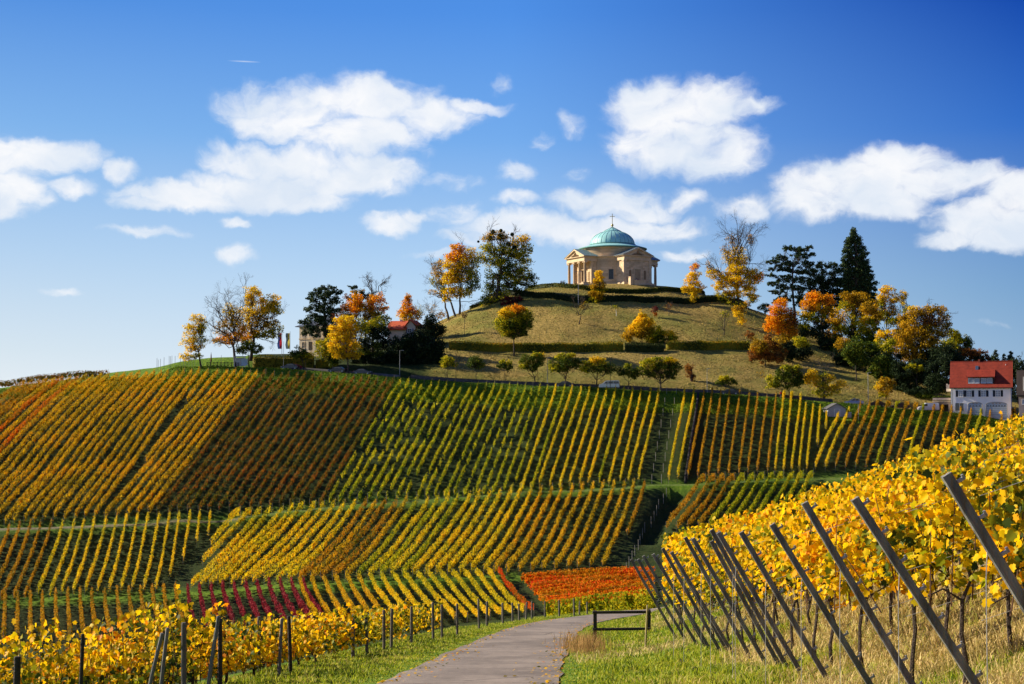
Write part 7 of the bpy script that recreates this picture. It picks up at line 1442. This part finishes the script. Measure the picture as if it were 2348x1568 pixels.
# ------------------------------------------------------------------ people
SKIN = solid('skin', (.48, .28, .19), .6); HAIR = solid('hair', (.04, .025, .015), .8)
def person(X, d, h, lab, top, bottom, face=0.0, walk=.12, seat=False):
    l = place_on(X, 0, d); e = empty('person', (l[0], l[1], l[2] + .05), lab, 'person', rz=face); k = h / 1.75
    J = {'pel': (0, 0, .95), 'wst': (0, 0, 1.1), 'chs': (0, 0, 1.35), 'nek': (0, -.01, 1.5), 'hed': (0, -.03, 1.60), 'top': (0, -.02, 1.70),
         'hl': (-.10, 0, .90), 'kl': (-.11, -.06 - walk * .4, .50), 'al': (-.11, -walk, .09), 'tl': (-.11, -walk - .15, .04), 'hr': (.10, 0, .90), 'kr': (.11, -.02, .50), 'ar': (.11, walk * 1.1, .10), 'tr': (.11, walk * 1.1 - .15, .04),
         'sl': (-.19, 0, 1.43), 'el': (-.24, .05, 1.15), 'wl': (-.25, -.05, .90), 'fl': (-.25, -.08, .80), 'sr': (.19, 0, 1.43), 'er': (.24, .03, 1.15), 'wr': (.25, -.08, .91), 'fr': (.25, -.12, .81)}
    rr = {'pel': .14, 'wst': .13, 'chs': .155, 'nek': .055, 'hed': .095, 'top': .07, 'hl': .09, 'kl': .062, 'al': .045, 'tl': .04, 'hr': .09, 'kr': .062, 'ar': .045, 'tr': .04, 'sl': .06, 'el': .045, 'wl': .032, 'fl': .03, 'sr': .06, 'er': .045, 'wr': .032, 'fr': .03}
    E = [('pel', 'wst'), ('wst', 'chs'), ('chs', 'nek'), ('nek', 'hed'), ('hed', 'top'), ('pel', 'hl'), ('hl', 'kl'), ('kl', 'al'), ('al', 'tl'), ('pel', 'hr'), ('hr', 'kr'), ('kr', 'ar'), ('ar', 'tr'), ('chs', 'sl'), ('sl', 'el'), ('el', 'wl'), ('wl', 'fl'), ('chs', 'sr'), ('sr', 'er'), ('er', 'wr'), ('wr', 'fr')]
    def skin(name, keys, edges, mat, grow=1.0, root='pel'):
        ks = list(keys); me = bpy.data.meshes.new(name); me.from_pydata([tuple(c * k for c in J[q]) for q in ks], [(ks.index(a), ks.index(b)) for a, b in edges], []); o = bpy.data.objects.new(name, me); C.objects.link(o); o.parent = e
        m = o.modifiers.new('skin', 'SKIN'); m.use_smooth_shade = True; lay = me.skin_vertices or None
        sv = me.skin_vertices[0].data if len(me.skin_vertices) else None
        if sv is None:
            bm = bmesh.new(); bm.from_mesh(me); bm.verts.layers.skin.verify(); bm.to_mesh(me); bm.free(); sv = me.skin_vertices[0].data
        for i, q in enumerate(ks): r = rr[q] * k * grow; sv[i].radius = (r, r); sv[i].use_root = (q == root)
        s2 = o.modifiers.new('sub', 'SUBSURF'); s2.levels = 1; s2.render_levels = 1; me.materials.append(mat); return o
    skin('body', J, E, SKIN)
    kt = ['wst', 'chs', 'pel', 'sl', 'el', 'wl', 'sr', 'er', 'wr']; skin('jacket', kt, [x for x in E if x[0] in kt and x[1] in kt], solid(top[0], top[1], .9), 1.22)
    kb = ['pel', 'hl', 'kl', 'al', 'hr', 'kr', 'ar']; skin('trousers', kb, [x for x in E if x[0] in kb and x[1] in kb], solid(bottom[0], bottom[1], .9), 1.2)
    MB().lathe([(0, 1.78 * k), (.08 * k, 1.76 * k), (.11 * k, 1.68 * k), (.105 * k, 1.60 * k), (.0, 1.60 * k)], 10, c=(0, .015)).build('hair', HAIR, e, smooth=True)
    return e
person(1781, roadd(1781) - .5, 1.75, 'person in a red jacket walking on the road, left one of the pair', ('red_jacket', (.5, .02, .02)), ('jeans', (.04, .05, .09)), face=R(20))
person(1786, roadd(1786) + .2, 1.68, 'person in dark red jacket walking on the road, right one of the pair', ('dark_red_jacket', (.22, .03, .03)), ('black_trousers', (.02, .02, .02)), face=R(-15), walk=-.1)
person(f1_(1072, 0)[0], 360, 1.7, 'person in dark red clothes standing beside the villa\'s left corner', ('maroon_top', (.2, .03, .03)), ('grey_trousers', (.06, .06, .06)), walk=.03)
for i, (x, c, lab) in enumerate([(10, (.03, .04, .10), 'person in a dark blue jacket left of the chapel portico, outermost'), (44, (.02, .02, .02), 'person in black standing left of the chapel portico, middle one'), (72, (.5, .48, .45), 'person in a pale top closest to the left portico columns'), (1300, (.55, .52, .5), 'person in a pale top in front of the chapel tablet'), (1325, (.15, .03, .03), 'person in a dark red top in front of the chapel tablet')]):
    person(1283.7 + x * .1325, 436 if x > 200 else 440, 1.72, lab, ('top_%d' % i, c), ('dark_trousers', (.03, .03, .035)), face=R(40 * i), walk=.04)
